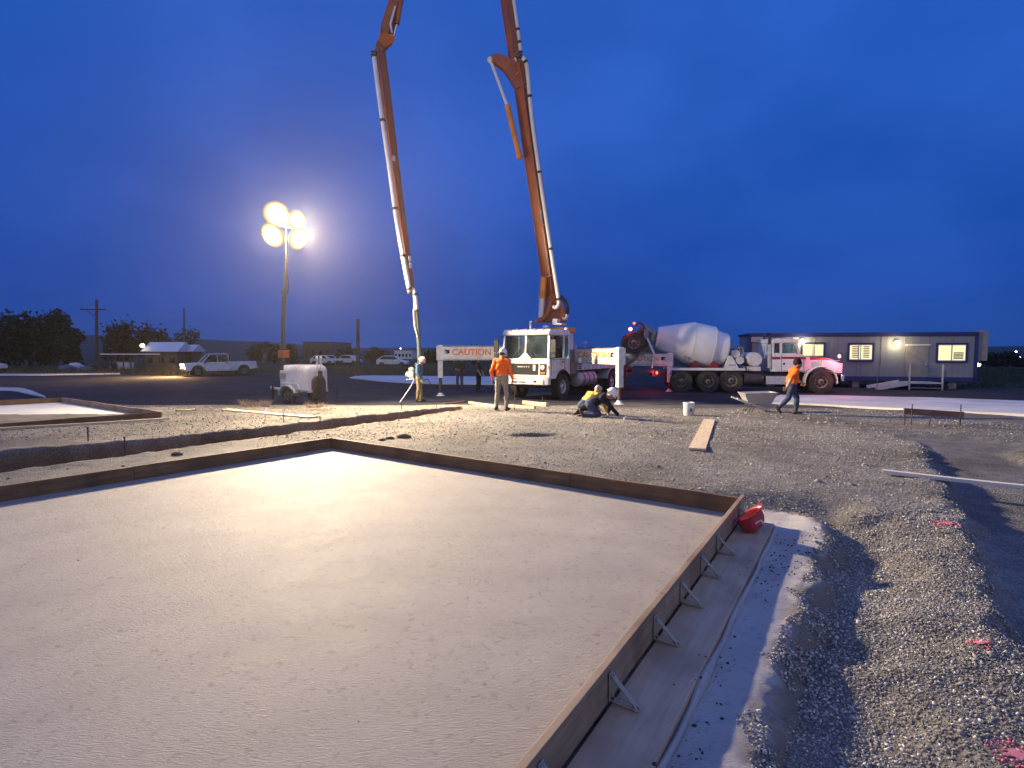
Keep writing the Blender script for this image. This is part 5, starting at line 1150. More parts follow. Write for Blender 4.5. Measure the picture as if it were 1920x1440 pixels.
for i, (x0, y0, x1, y1, kind) in enumerate(((1593, 646, 1634, 675, 'full'), (1759, 646, 1809, 677, 'half'), (1505, 645, 1543, 668, 'none'))):
    a, c = ol(x0, y0), ol(x1, y1); cx, cz_ = (a.x + c.x) / 2, (a.z + c.z) / 2; w, h = c.x - a.x, a.z - c.z
    fo = MB(); f = .09
    fo.box((cx, -.035, a.z + f / 2), (w + 2 * f, .07, f)); fo.box((cx, -.035, c.z - f / 2), (w + 2 * f, .07, f)); fo.box((a.x - f / 2, -.035, cz_), (f, .07, h)); fo.box((c.x + f / 2, -.035, cz_), (f, .07, h)); fr_ = fo.build('window', MBL, of)
    g = MB(); g.box((cx, -.010, cz_), (w, .01, h)); g.build('pane', MWIN, fr_)
    k = MB(); k.box((cx, -.022, cz_), (.05, .014, h)); k.box((cx, -.022, a.z - .02), (w, .014, .05)); k.box((cx, -.022, c.z + .02), (w, .014, .05)); k.build('mullion', M['offwhite'], fr_)
    if kind != 'none':
        k = MB()
        for s in (-1, 1):
            if kind == 'half' and s < 0: continue
            ww = w / 2 - .26 if kind == 'full' else w / 2 - .18; top = a.z - .10 if kind == 'full' else cz_ + .02; nn = 7 if kind == 'full' else 5
            for j in range(nn): k.box((cx + s * (w / 4), -.030, top - .02 - j * (top - c.z - .08) / nn), (ww, .012, .055))
        k.build('blind', MBLIND, fr_)
for k_ in range(1, 10):
    k = MB(); k.box((LT * k_ / 10, -.006, (zT + zB) / 2), (.05, .025, zT - zB - .3)); k.build('siding_batten', M['grey'], of)
a, c = ol(1700, 648), ol(1738, 714); d = MB(); d.box(((a.x + c.x) / 2, -.015, (a.z + c.z) / 2), (c.x - a.x, .03, a.z - c.z)); dd = d.build('door', M['grey'], of, bevel=.004)
k = MB(); k.sphere((c.x - .12, -.06, (a.z + c.z) / 2 - .1), .045); k.build('handle', M['chrome'], dd)
k = MB(); k.box(((a.x + c.x) / 2, -.02, a.z + .04), (c.x - a.x + .16, .05, .07)); k.build('door_frame', M['offwhite'], of)
a, c = ol(1408, 632), ol(1431, 641); k = MB(); k.box(((a.x + c.x) / 2, -.06, (a.z + c.z) / 2), (c.x - a.x, .10, a.z - c.z)); vv = k.build('vent', M['offwhite'], of)
k = MB(); 
for j in range(4): k.box(((a.x + c.x) / 2, -.115, c.z + .04 + j * .06), (c.x - a.x - .06, .012, .022))
k.build('vent_slat', M['grey'], vv)
ML1 = EMIT('porch_bulb', (1.0, .82, .38), 26.0)
for px, py, w_ in ((1680, 643, 60), (1503, 640, 70)):
    a = ol(px, py); k = MB(); k.box((a.x, -.05, a.z + .03), (.20, .10, .26)); lo = k.build('wall_lamp', M['dark'], of); k = MB(); k.sphere((a.x, -.14, a.z), (.15, .09, .13)); k.build('lamp_globe', ML1, lo)
    q = lamp_point('porch_light', of, (a.x, -.42, a.z - .05), (1, .78, .38), w_, .12)
a = ol(1829, 640); c = ol(1829, 664); k = MB(); k.box((LT + .32, .5, (a.z + c.z) / 2 + .1), (.55, .8, 1.6)); k.build('air_conditioner', M['grey'], of, bevel=.02)
# entry steps: a thing by itself
st = thing('entry_steps', 'metal landing and ramp steps leading up to the office trailer door', 'steps', A, thT)
a, c = ol(1683, 711), ol(1742, 711); zl = zB - .05; k = MB(); k.box(((a.x + c.x) / 2, -.72, zl), (c.x - a.x, 1.3, .06)); k.build('landing', M['alu'], st)
k = MB(); r0 = ol(1637, 727, 1.0)
for j in range(5): k.box((a.x - .16 - j * .26, -.72, zl - .06 - j * (zl - .04) / 5), (.28, 1.1, .04))
k.build('tread', M['alu'], st)
k = MB(); k.bar((a.x, -1.30, zl), (a.x - 1.55, -1.30, .05), .05, .22); k.bar((a.x, -.15, zl), (a.x - 1.55, -.15, .05), .05, .22); k.build('stringer', M['offwhite'], st)
for x in (a.x, c.x): 
    k = MB(); k.bar((x, -1.33, 0), (x, -1.33, zl + 1.0), .06, .06, up=(1, 0, 0)); k.build('post', M['alu'], st)
k = MB(); k.bar((a.x, -1.33, zl + 1.0), (c.x, -1.33, zl + 1.0), .03, .03); k.bar((a.x, -1.33, zl + .5), (c.x, -1.33, zl + .5), .025, .025); k.bar((a.x, -1.33, zl - .25), (c.x, -1.33, zl - .25), .05, .05); k.bar((a.x, -1.33, zl + 1.0), (a.x - 1.5, -1.33, 1.0), .03, .03); k.bar((a.x - 1.5, -1.33, 1.0), (a.x - 1.5, -1.33, 0), .03, .03, up=(1, 0, 0)); k.build('rail', M['grey'], st)

# ------------------------------------------------------------------ pickup truck, headlights on
pA = base(372, 706); pB = base(459, 703); hp_ = Vector((-math.cos(R(40)), -math.sin(R(40)), 0)); hd3 = math.atan2(hp_.y, hp_.x); lp = Vector((-hp_.y, hp_.x, 0))
PK = pA - lp * .82; PK.z = float(zbase(PK.x, PK.y))
pk = thing('pickup_truck', 'white crew cab pickup truck parked with its headlights on', 'pickup', PK, hd3); pk.scale = (.92, .92, .95)
Wp = M['white']
def shell(name, sections, mat, parent, bevel=.0, angle=35):
    """loft of (x, [(y,z)...]) sections"""
    m = MB(); n = len(sections[0][1]); vs = [(x, y, z) for x, s in sections for y, z in s]
    m.add(vs, [(i * n + j, i * n + (j + 1) % n, (i + 1) * n + (j + 1) % n, (i + 1) * n + j) for i in range(len(sections) - 1) for j in range(n)] + [tuple(range(n)), tuple((len(sections) - 1) * n + j for j in range(n))]); return m.build(name, mat, parent, bevel, angle)
arch = lambda cx: [(cx + .52 * math.cos(t), .42 + .52 * math.sin(t)) for t in np.linspace(R(8), R(172), 10)]
side = [(1.02, .50), (1.04, .95), (.95, 1.10), (-.45, 1.18), (-2.30, 1.22), (-4.75, 1.26), (-4.80, .62)] + [(x, z) for x, z in [( -4.3, .55)] + [(p[0], p[1]) for p in arch(-3.68)[::-1]]] + [(-3.0, .42), (-.65, .42)] + [(p[0], p[1]) for p in arch(0)[::-1]] + [(.7, .45)]
m = MB(); m.prism(side, -.98, .98); m.build('body', Wp, pk, bevel=.05)
gh = lambda z: .90 - .16 * (z - 1.15) / .75
def cabsec(x, z0, z1, k=1): return (x, [(-.90 * k, z0), (.90 * k, z0), (.74 * k, z1), (-.74 * k, z1)])
m = MB()                                                          # roof and posts so the glass sits in openings
m.prism([(-.95, 1.86), (-1.15, 1.93), (-2.25, 1.94), (-2.52, 1.86)], -.76, .76)
for s in (-1, 1):
    m.bar((-.32, s * .88, 1.16), (-1.0, s * .76, 1.88), .07, .07); m.bar((-1.55, s * .90, 1.18), (-1.55, s * .77, 1.88), .10, .05, up=(1, 0, 0)); m.bar((-2.42, s * .90, 1.18), (-2.42, s * .77, 1.88), .16, .06, up=(1, 0, 0))
m.build('cab_roof', Wp, pk, bevel=.03)
m = MB(); m.add([(-.36, -.84, 1.16), (-.36, .84, 1.16), (-1.0, .73, 1.86), (-1.0, -.73, 1.86)], [(0, 1, 2, 3)]); m.build('windshield', M['glass_dark'], pk, angle=0)
for s in (-1, 1):
    m = MB(); m.add([(-.50, s * .885, 1.19), (-1.50, s * .89, 1.19), (-1.50, s * .78, 1.86), (-1.02, s * .78, 1.86)], [(0, 1, 2, 3)]); m.build('side_window', M['glass_dark'], pk, angle=0)
    m = MB(); m.add([(-1.60, s * .89, 1.19), (-2.36, s * .89, 1.20), (-2.36, s * .78, 1.86), (-1.60, s * .78, 1.86)], [(0, 1, 2, 3)]); m.build('side_window', M['glass_dark'], pk, angle=0)
    m = MB(); q = s * .985
    for a_, c_ in (((-.52, 1.16), (-.55, .5)), ((-1.56, 1.17), (-1.56, .45)), ((-2.45, 1.2), (-2.45, .5)), ((-2.6, 1.2), (-2.6, .5))): m.bar((a_[0], q, a_[1]), (c_[0], q, c_[1]), .014, .012)
    m.build('door_seam', M['grey'], pk)
    for x in (-1.38, -2.28):
        m = MB(); m.box((x, s * .995, 1.06), (.20, .03, .045)); m.build('door_handle', M['black'], pk, bevel=.008)
    m = MB(); m.box((-.55, s * 1.08, 1.24), (.14, .22, .20)); m.build('mirror', M['black'], pk, bevel=.02)
    m = MB(); m.box((-4.80, s * .88, 1.02), (.05, .16, .34)); m.build('tail_lamp', M['redlens'], pk, bevel=.01)
    m = MB(); m.bar((-.7, s * .99, .40), (-2.95, s * .99, .40), .12, .06); m.build('running_board', M['black'], pk)
m = MB(); m.box((-2.55, 0, 1.52), (.04, 1.5, .6)); m.build('rear_window', M['glass_dark'], pk, angle=0)
m = MB(); m.box((-3.7, 0, 1.262), (1.95, 1.6, .015)); m.build('bed_liner', M['black'], pk)
m = MB(); m.box((1.03, 0, .92), (.05, 1.15, .34)); m.build('grille', M['black'], pk, bevel=.01)
m = MB(); m.box((1.08, 0, .58), (.16, 1.9, .22)); m.build('bumper', M['chrome'], pk, bevel=.03)
m = MB(); m.box((-4.86, 0, .66), (.14, 1.8, .18)); m.build('bumper', M['chrome'], pk, bevel=.02)
WP = wheel_meshes(.41, .27, .24, M['grey'], 6, .05)
for s in (-1, 1):
    for x in (0, -3.68): wheel(pk, (x, -s * .84, .41), WP, s)
MHB = EMIT('headlight_lit', (1.0, .62, .24), 60.0)
for s in (-1, 1):
    m = MB(); m.box((1.0, s * .80, .95), (.10, .30, .26)); ho = m.build('headlight', M['lens'], pk, bevel=.03); glow_disc('headlight_glow', ho, Vector((1.07, s * .76, .95)), Vector((.9, s * .25 - .0, .0)), .25, .07, FLOODLAMP, 1.0, .8)  # headlight flare painted as an enlarged emissive disc
    ld = bpy.data.lights.new('headlight_beam', 'SPOT'); ld.color = (1, .60, .24); ld.energy = 4500; ld.spot_size = R(160); ld.spot_blend = 1; ld.shadow_soft_size = .1
    o = bpy.data.objects.new('headlight_beam', ld); COL.objects.link(o); o.parent = pk; o.location = (1.16, s * .80, .95); o.rotation_euler = (R(84), 0, R(-90)); lamp_point('headlight_bulb', pk, (1.22, s * .80, .95), (1, .55, .2), 700, .15)

# ------------------------------------------------------------------ background vehicles, buildings, poles, clutter
def car(px, py, Y, label, col, ang=0, k=1.0):
    z = float(zbase(0, Y)); p = P(px, py, Y); c = thing('parked_car', label, 'car', (p.x, Y, z), ang, 'cars parked far behind the site'); L_ = 4.4 * k
    m = MB(); m.prism([(L_ / 2, .35), (L_ / 2, .75), (L_ * .25, .92), (L_ * .10, 1.42), (-L_ * .28, 1.45), (-L_ * .46, 1.0), (-L_ / 2, .9), (-L_ / 2, .35)], -.88, .88); m.build('body', col, c, bevel=.08)
    m = MB(); m.prism([(L_ * .20, .98), (L_ * .09, 1.36), (-L_ * .27, 1.38), (-L_ * .40, 1.0)], -.885, .885); m.build('side_glass', M['black'], c)
    for x in (L_ * .32, -L_ * .32):
        for y in (-.85, .85): m = MB(); m.cyl((x, y - .1, .33), (x, y + .1, .33), .33, n=14); m.build('wheel', M['tyre'], c)
    return c
car(606, 671, 78, 'pale car below the dark box building, left of two', M['offwhite'], .1, .75)
car(622, 671, 80, 'small pale car below the dark box building, right of two', M['white'], .3, .6)
car(657, 671, 80, 'pale car parked just left of the thick bare pole', M['offwhite'], -.2, .7)
car(737, 674, 70, 'low white car in front of the far white building', M['white'], 0, .9)
car(-34, 686, 52, 'white car cut off by the left edge', M['offwhite'], .1, .75)
def building(name, label, px0, px1, pyt, Y, depth, wall, roofm, roof_h=0, win=0):
    z = float(zbase(0, Y)); a, c = P(px0, pyt, Y), P(px1, pyt, Y); w = c.x - a.x; h = a.z - z
    o = thing(name, label, 'building', ((a.x + c.x) / 2, Y, z)); m = MB(); m.box((0, depth / 2, (h - roof_h) / 2), (w, depth, h - roof_h)); m.build('wall', wall, o)
    m = MB(); hh = h - roof_h
    if roof_h: m.prism([(-.4, hh - .06), (depth / 2, h), (depth + .4, hh - .06), (depth + .4, hh - .16), (-.4, hh - .16)], -w / 2 - .3, w / 2 + .3, 'yz')
    else: m.box((0, depth / 2, h + .06), (w + .3, depth + .3, .14))
    m.build('roof', roofm, o)
    for k in range(win):
        x = -w / 2 + w * (k + .5) / win; m = MB(); m.box((x, -.02, hh * .45), (w / win * .6, .05, hh * .36)); f_ = m.build('window', M['dark'], o); m = MB(); m.box((x, -.05, hh * .45), (w / win * .5, .03, hh * .28)); m.build('pane', M['glass_dark'], f_)
    return o
MROOF = MAT('pale_metal_roof', (.62, .64, .68), .45, .1, var=.08)
building('shed', 'low shed with a pale metal roof behind the pickup headlights', 272, 332, 641, 64, 2.6, M['dark'], MROOF, 1.0, 3)
building('shed', 'small pale roofed shed just right of the larger one', 350, 360, 646, 66, 2, M['dark'], MROOF, .7, 1)
sp_ = P(267, 648, 63.5); m = MB(); m.sphere((0, 0, 0), (.28, .15, .22)); sl = m.build('security_lamp', EMIT('security_bulb', (1, .85, .45), 9)); sl.location = sp_; tag(sl, 'small yellow lamp at the left gable of the pale roofed shed', 'lamp')
m = MB(); m.bar((0, 0, -.05), (.9, 0, .1), .05, .05); m.build('lamp_arm', M['dark'], sl)
building('warehouse', 'dark boxy building far behind the light tower', 568, 620, 642, 110, 14, M['dark'], M['dark'], 0, 4)
building('office_building', 'long low white building with a row of windows on the horizon', 739, 772, 658, 140, 10, M['white'], MROOF, 0, 5)
ss = P(751, 653.5, 142); m = MB(); m.sphere((0, 0, 0), .16); sl = m.build('street_lamp', EMIT('street_bulb', (.9, .95, 1), 9)); sl.location = ss; m = MB(); m.cyl((0, 0, -ss.z - .4), (0, 0, -.1), .08, n=8); m.build('pole', M['dark'], sl); tag(sl, 'tiny white street light above the far white building', 'street lamp')
for px, py, lb, rad in ((1840.5, 692, 'tiny white light left of the dark bush at the far right', .14), (1905, 659.5, 'bright white light on the hill at the far right', .22), (1912, 671, 'faint white light low at the right edge', .14)):
    Y = 130; p = P(px, py, Y); z0 = float(zbase(0, Y)); m = MB(); m.sphere((0, 0, 0), rad); sl = m.build('street_lamp', EMIT('street_bulb', (.92, .96, 1), 7)); p.z = max(p.z, z0 + .6); sl.location = p; m = MB(); m.cyl((0, 0, z0 - p.z), (0, 0, -rad * .6), .07, n=8); m.build('pole', M['dark'], sl); tag(sl, lb, 'street lamp')
yl = P(1832, 684, 36); m = MB(); m.sphere((0, 0, 0), (.24, .12, .12)); sl = m.build('work_lamp', EMIT('greenish_bulb', (.85, 1, .6), 7)); sl.location = yl; m = MB(); m.cyl((0, .05, -yl.z - .38), (0, .05, -.02), .05, n=8); m.build('lamp_stand', M['grey'], sl); m = MB(); m.box((0, .12, .02), (.4, .06, .34)); m.build('lamp_back', M['dark'], sl); tag(sl, 'greenish lamp at the right end of the office trailer', 'lamp')
def upole(px, pt_, pb, Y, r, arm, label):
    z = float(zbase(0, Y)); a, c = P(px, pt_, Y), P(px, pb, Y); o = thing('utility_pole', label, 'utility pole', (c.x, Y, z))
    m = MB(); m.tube([(0, 0, 0), (a.x - c.x, 0, (a.z - z))], [r, r * .7], 10); m.build('pole', M['pole'], o)
    if arm:
        h = a.z - z - 1.1; m = MB(); m.box((0, -.12, h), (2.9, .1, .13)); m.bar((-.8, -.1, h), (0, -.1, h - .7), .05, .05); m.bar((.8, -.1, h), (0, -.1, h - .7), .05, .05); m.build('crossarm', M['pole'], o)
        m = MB()
        for x in (-1.3, -.7, .7, 1.3): m.cyl((x, -.12, h + .05), (x, -.12, h + .26), .05, .035, 8)
        m.build('insulator', M['grey'], o)
    return o
upole(181, 562, 690, 62, .19, True, 'tall wooden utility pole with a crossarm between the left trees')
upole(345, 577, 690, 70, .13, False, 'thin bare pole above the pale roofed shed')
upole(671, 598, 692, 44, .17, False, 'thick bare wooden pole standing alone left of the hose')
# junk heap by the road on the left
jm = MAT('tarp', (.55, .57, .60), .6, var=.15, bump=.4, bscale=8); jm2 = MAT('green_tarp', (.10, .14, .14), .6, var=.2, bump=.4, bscale=8)
def heap(px0, px1, pyt, pyb, label, mat, n, seed):
    g0, g1 = base(px0, pyb), base(px1, pyb); Y = g0.y; top = P(px0, pyt, Y).z; r_ = random.Random(seed); m = MB(); h = top - g0.z; w = g1.x - g0.x; N_ = 16
    vs = []
    for j in range(5):
        for i in range(N_):
            a_ = 2 * math.pi * i / N_; k = math.cos(j / 4 * math.pi / 2) ** .7 * (1 + .25 * r_.uniform(-1, 1)); vs.append((w / 2 * k * math.cos(a_), .8 * k * math.sin(a_), h * math.sin(j / 4 * math.pi / 2) * (1 + .12 * r_.uniform(-1, 1))))
    m.add(vs, [(j * N_ + i, j * N_ + (i + 1) % N_, (j + 1) * N_ + (i + 1) % N_, (j + 1) * N_ + i) for j in range(4) for i in range(N_)]); o = m.build('tarp_heap', mat, angle=60); o.location = ((g0.x + g1.x) / 2, Y, g0.z); return tag(o, label, 'tarp heap')
heap(129, 156, 680.5, 694, 'white tarp heap on the verge by the road on the left', jm, 3, 1)
heap(113, 136, 684, 695, 'dull green tarp heap left of the white one', jm2, 3, 2)
heap(150, 174, 687, 695, 'low grey green tarp heap right of the white one', jm2, 3, 3)
g = base(192, 694)
mt = thing('flat_trailer', 'low dark flatbed trailer on the verge beside the tarps', 'trailer', (g.x, g.y, g.z))
m = MB(); m.box((0, 0, .55), (2.3, 1.5, .14)); m.box((.2, 0, .74), (1.5, 1.3, .22)); m.build('bed', M['dark'], mt); 
for x in (-.2, .7):
    for y in (-.8, .8): m = MB(); m.cyl((x, y - .08, .3), (x, y + .08, .3), .3, n=14); m.build('wheel', M['tyre'], mt)
g = base(228, 693); cr_ = thing('crate', 'long pale box on the verge left of the pickup', 'crate', (g.x, g.y, g.z)); m = MB(); m.box((0, 0, .42), (2.1, .9, .78)); m.build('crate_body', M['offwhite'], cr_, bevel=.02); m = MB(); m.box((0, 0, .84), (2.16, .96, .06)); m.build('lid', M['grey'], cr_)
m = MB(); a_, c_ = P(188, 664, 56), P(300, 664, 56); m.box((0, 0, 0), (c_.x - a_.x, .06, .12)); z0 = float(zbase(0, 56))
fe = m.build('rail_fence', M['pipe']); fe.location = ((a_.x + c_.x) / 2, 56, a_.z); tag(fe, 'long pale rail fence in front of the left trees', 'fence')
for k in range(9): m = MB(); m.box(((c_.x - a_.x) * (k / 8 - .5), .06, (z0 - a_.z) / 2), (.1, .08, abs(z0 - a_.z))); m.build('post', M['pole'], fe)

# ------------------------------------------------------------------ wheelbarrow
wb = on(1415, 772); wo_ = thing('wheelbarrow', 'grey steel wheelbarrow parked on the gravel beside the walking man', 'wheelbarrow', wb, R(-6)); sY = wb.y
Wb_ = lambda px, py, dy=0: Vector((P(px, py, sY).x - wb.x, dy, P(px, py, sY).z - wb.z))
t0 = [Wb_(1391, 737), Wb_(1450, 735), Wb_(1440, 757), Wb_(1400, 756)]
m = MB(); tp = []
for q, w in ((t0[0], .36), (t0[1], .34)): tp += [(q.x, -w, q.z), (q.x, w, q.z)]
bt = []
for q, w in ((t0[3], .22), (t0[2], .20)): bt += [(q.x, -w, q.z), (q.x, w, q.z)]
m.add(tp + bt, [(4, 6, 7, 5), (0, 2, 6, 4), (1, 5, 7, 3), (0, 4, 5, 1), (2, 3, 7, 6)]); tr = m.build('tray', M['alu'], wo_, angle=0); tr.modifiers.new('s', 'SOLIDIFY').thickness = .012
m = MB(); rim_ = [Vector(p) for p in (tp[0], tp[2], tp[3], tp[1], tp[0])]; m.tube(rim_, .014, 8); m.build('tray_rim', M['steel'], wo_)
for s in (-1, 1):
    p, q = Wb_(1378, 746, s * .30), Wb_(1438, 769, s * .12); m = MB(); m.bar(p, q, .045, .05); m.build('handle', M['wood_white'], wo_, bevel=.006)
    m = MB(); p = Wb_(1405, 757, s * .26); m.tube([p, Wb_(1399, 771.5, s * .28), Wb_(1404, 772, s * .28), Wb_(1410, 760, s * .22)], .014, 6); m.build('leg', M['dark'], wo_)
wc = Wb_(1436, 769); wh = sub_empty('wheel', wo_, wc); wc_r = wc.z + .01
m = MB(); m.lathe([(wc_r * .55, -.04), (wc_r * .9, -.05), (wc_r, -.02), (wc_r, .02), (wc_r * .9, .05), (wc_r * .55, .04)], (0, 0, 0), (0, 1, 0), 24, False); put('tyre', m.mesh('tyre', M['tyre']), wh); m = MB(); m.lathe([(0, -.03), (wc_r * .58, -.035), (wc_r * .58, .035), (0, .03)], (0, 0, 0), (0, 1, 0), 20); put('rim', m.mesh('rim', M['rim_dirty']), wh)

# rod beside the orange man
g = on(965, 769); m = MB(); m.cyl((0, 0, 0), (.012, 0, P(965, 717, g.y).z - g.z), .012, n=8); m.box((.012, 0, P(965, 717, g.y).z - g.z), (.05, .03, .03)); gr = m.build('grade_rod', M['rust']); gr.location = g; tag(gr, 'thin upright rod standing just right of the orange hooded man', 'rod')

# ------------------------------------------------------------------ trees and scrub
def leaf_mat(name, c0, c1):
    m, n, l, b = new_mat(name); oi = n.new('ShaderNodeAttribute'); oi.attribute_name = 'tint'; l.new(oi.outputs['Color'], b.inputs['Base Color']); b.inputs['Roughness'].default_value = .7; b.inputs['Specular IOR Level'].default_value = .2; m['c0'] = c0; m['c1'] = c1; return m
LM = leaf_mat('foliage', (0,), (0,))
MBARK = MAT('bark', (.05, .038, .028), .9, var=.3, bump=.4)
def crown(parent, blobs, n, size, c0, c1, seed, name='crown'):
    r_ = np.random.default_rng(seed); bl = np.array(blobs, float); vol = bl[:, 3] * bl[:, 4] * bl[:, 5]; idx = r_.choice(len(bl), n, p=vol / vol.sum()); B = bl[idx]
    d = r_.normal(size=(n, 3)); d /= np.linalg.norm(d, axis=1)[:, None]; rad = r_.random(n)[:, None] ** .45
    c = B[:, :3] + d * rad * B[:, 3:6] * (1 + .12 * r_.normal(size=(n, 1)))
    keep = fbm(c[:, 0] * 1.0 + c[:, 2] * .7, c[:, 1] + c[:, 2], 1.1 / max(.5, size * 3), 2, seed % 90) > -.75; c = c[keep]; n = len(c)
    u = r_.normal(size=(n, 3)); u /= np.linalg.norm(u, axis=1)[:, None]; w = r_.normal(size=(n, 3)); w -= (w * u).sum(1)[:, None] * u; w /= np.linalg.norm(w, axis=1)[:, None]
    s = size * r_.uniform(.6, 1.4, (n, 1)); V = np.concatenate([c - u * s, c + w * s * .55, c + u * s, c - w * s * .55], 1).reshape(-1, 3); Fi = np.arange(4 * n).reshape(-1, 4)
    t = r_.random((n, 1)); col = np.array(c0) * (1 - t) + np.array(c1) * t; return bulk(name, V, Fi, LM, np.repeat(col, 4, 0), False, None, parent)
def tree(px, pyt, Y, wpx, label, c0, c1, seed, n=1600, group='trees along the left horizon', leaf=.22, kind='broadleaf_tree', low=.12):
    z = float(zbase(0, Y)); top = P(px, pyt, Y); w = wpx / FPX * Y / 2; h = top.z - z; o = thing(kind, label, 'tree', (top.x, Y, z), 0, group); r_ = random.Random(seed)
    m = MB(); m.tube([(0, 0, -.2), (.1, 0, h * .3), (-.05, .05, h * .7)], [h * .028 + .05, h * .022 + .03, .03], 8)
    for k in range(5):
        a_ = k * 1.3 + r_.random(); m.tube([(0, 0, h * (.22 + .07 * k)), (w * .35 * math.cos(a_), w * .35 * math.sin(a_), h * (.42 + .08 * k)), (w * .62 * math.cos(a_), w * .6 * math.sin(a_), h * (.55 + .07 * k))], [.06, .045, .02], 6)
    m.build('trunk', MBARK, o)
    bl = [(0, 0, h * .52, w * .75, w * .7, h * .44)]
    for k in range(9): a_ = r_.uniform(0, 6.28); f = r_.uniform(.3, .72); bl.append((w * f * math.cos(a_), w * f * math.sin(a_), h * r_.uniform(low + .15, .82), w * .36, w * .36, h * .19))
    crown(o, bl, n, leaf, c0, c1, seed); return o
dk0, dk1 = (.012, .019, .011), (.030, .040, .022); br0, br1 = (.028, .022, .013), (.07, .05, .026)
tree(8, 597, 66, 78, 'dark dense tree cut by the left edge', dk0, dk1, 1, 2200, leaf=.26, low=0)
tree(52, 582, 68, 84, 'dark tree second from the left edge, with a rounded top', dk0, dk1, 2, 2600, leaf=.26, low=0)
tree(98, 578, 67, 88, 'tallest dark dense tree of the left clump', dk0, dk1, 3, 2800, leaf=.26, low=0)
tree(128, 606, 66, 52, 'lower dark tree at the right end of the left clump', dk0, dk1, 4, 1400, leaf=.24, low=0)
tree(214, 600, 72, 56, 'brownish loose tree just right of the crossarm pole', br0, br1, 5, 1500, low=0)
tree(237, 592, 74, 46, 'tallest brownish tree with thin twiggy top right of the crossarm pole', br0, br1, 6, 1100, low=0)
tree(268, 598, 74, 40, 'brownish narrow tree above the pale shed roof', br0, br1, 7, 1000, low=0)
tree(296, 610, 73, 54, 'low brown tree behind the pale shed roof', br0, br1, 8, 1200, low=0)
tree(348, 612, 76, 56, 'rounded tree behind the pickup headlights', (.03, .036, .016), (.08, .075, .03), 9, 1400, low=0)
for i, (px, pt_, w) in enumerate(((478, 643, 34), (512, 640, 40), (545, 643, 36), (655, 650, 46), (700, 649, 40), (640, 652, 30), (716, 655, 40), (808, 655, 40), (848, 648, 52), (890, 646, 60), (935, 650, 50))):
    lab = ['round shrub just left of the tower mast', 'wide shrub behind the tower mast', 'shrub between the mast and the dark box building', 'shrub left of the thick bare pole', 'reddish shrub right of the thick bare pole', 'small shrub right of the dark box building', 'low shrub before the far white building', 'shrub behind the backpack man', 'dark shrub behind the left outrigger', 'dark wide shrub behind the two men in the dark', 'dark shrub behind the truck cab'][i]
    tree(px, pt_, 84 + (i % 3) * 4, w, lab, dk0 if i % 2 else br0, dk1 if i % 2 else br1, 30 + i, 700, 'shrubs along the far verge', .24, 'shrub', 0)
for i, (px, pt_, w) in enumerate(((1858, 661, 42), (1885, 658, 56), (1925, 672, 40))):
    tree(px, pt_, 70, w, ['dark bush nearest the office trailer on the right', 'largest dark bush at the far right', 'low bush cut by the right edge'][i], (.008, .012, .010), (.02, .028, .018), 50 + i, 900, 'bushes at the far right', .22, 'bush', 0)
# grass verges and dry tufts
def blades(name, pts, hmin, hmax, w, c0, c1, seed, lean=.5, parent=None):
    r_ = np.random.default_rng(seed); n = len(pts); a_ = r_.uniform(0, 2 * math.pi, n); h = r_.uniform(hmin, hmax, n); ln = r_.uniform(0, lean, n) * h; b_ = r_.uniform(0, 2 * math.pi, n)
    d = np.stack([np.cos(a_) * w, np.sin(a_) * w, np.zeros(n)], 1); t = np.stack([np.cos(b_) * ln, np.sin(b_) * ln, h], 1); V = np.stack([pts - d, pts + d, pts + t * .6 + d * .6 - np.array((0, 0, 0)), pts + t], 1).reshape(-1, 3)
    F_ = np.arange(4 * n).reshape(-1, 4); F_ = np.stack([F_[:, 0], F_[:, 1], F_[:, 2], F_[:, 3]], 1); u = r_.random((n, 1)); return bulk(name, V, F_, LM, np.repeat(np.array(c0) * (1 - u) + np.array(c1) * u, 4, 0), False, None, parent)
def scatter(n, x0, x1, y0, y1, seed):
    r_ = np.random.default_rng(seed); x = r_.uniform(x0, x1, n); y = r_.uniform(y0, y1, n); k = fbm(x, y, .25, 3, seed) > -.35; x, y = x[k], y[k]; return np.stack([x, y, terrain(x, y)[0]], 1)
stuff(blades('verge_grass', scatter(26000, -60, 6, 46, 66, 5), .12, .5, .02, (.05, .052, .026), (.14, .125, .07), 6, .8))
stuff(blades('field_grass', scatter(26000, 25, 62, 30, 62, 8), .12, .42, .02, (.022, .04, .022), (.05, .075, .04), 9, .7))
def tuft(px, py, label, r, n, h, seed, c0=(.32, .24, .15), c1=(.58, .46, .32)):
    g = on(px, py); r_ = np.random.default_rng(seed); a_ = r_.uniform(0, 6.28, n); q = r * np.sqrt(r_.random(n)); x, y = q * np.cos(a_), q * np.sin(a_) * .7
    o = blades('dry_tuft', np.stack([x, y, np.zeros(n)], 1), h * .12, h * .9, .005, c0, c1, seed, 1.8); o.location = g; return tag(o, label, 'dry grass')
tuft(478, 762, 'pale dry grass tuft left of the light tower wheel', .42, 500, .34, 11)
tuft(492, 763, 'smaller dry grass tuft beside the light tower wheel', .25, 220, .26, 12)
tuft(590, 764, 'dry straw tuft under the end of the light tower', .26, 260, .26, 13)
tuft(604, 769, 'thin straw wisps right of the light tower foot', .30, 90, .18, 14)

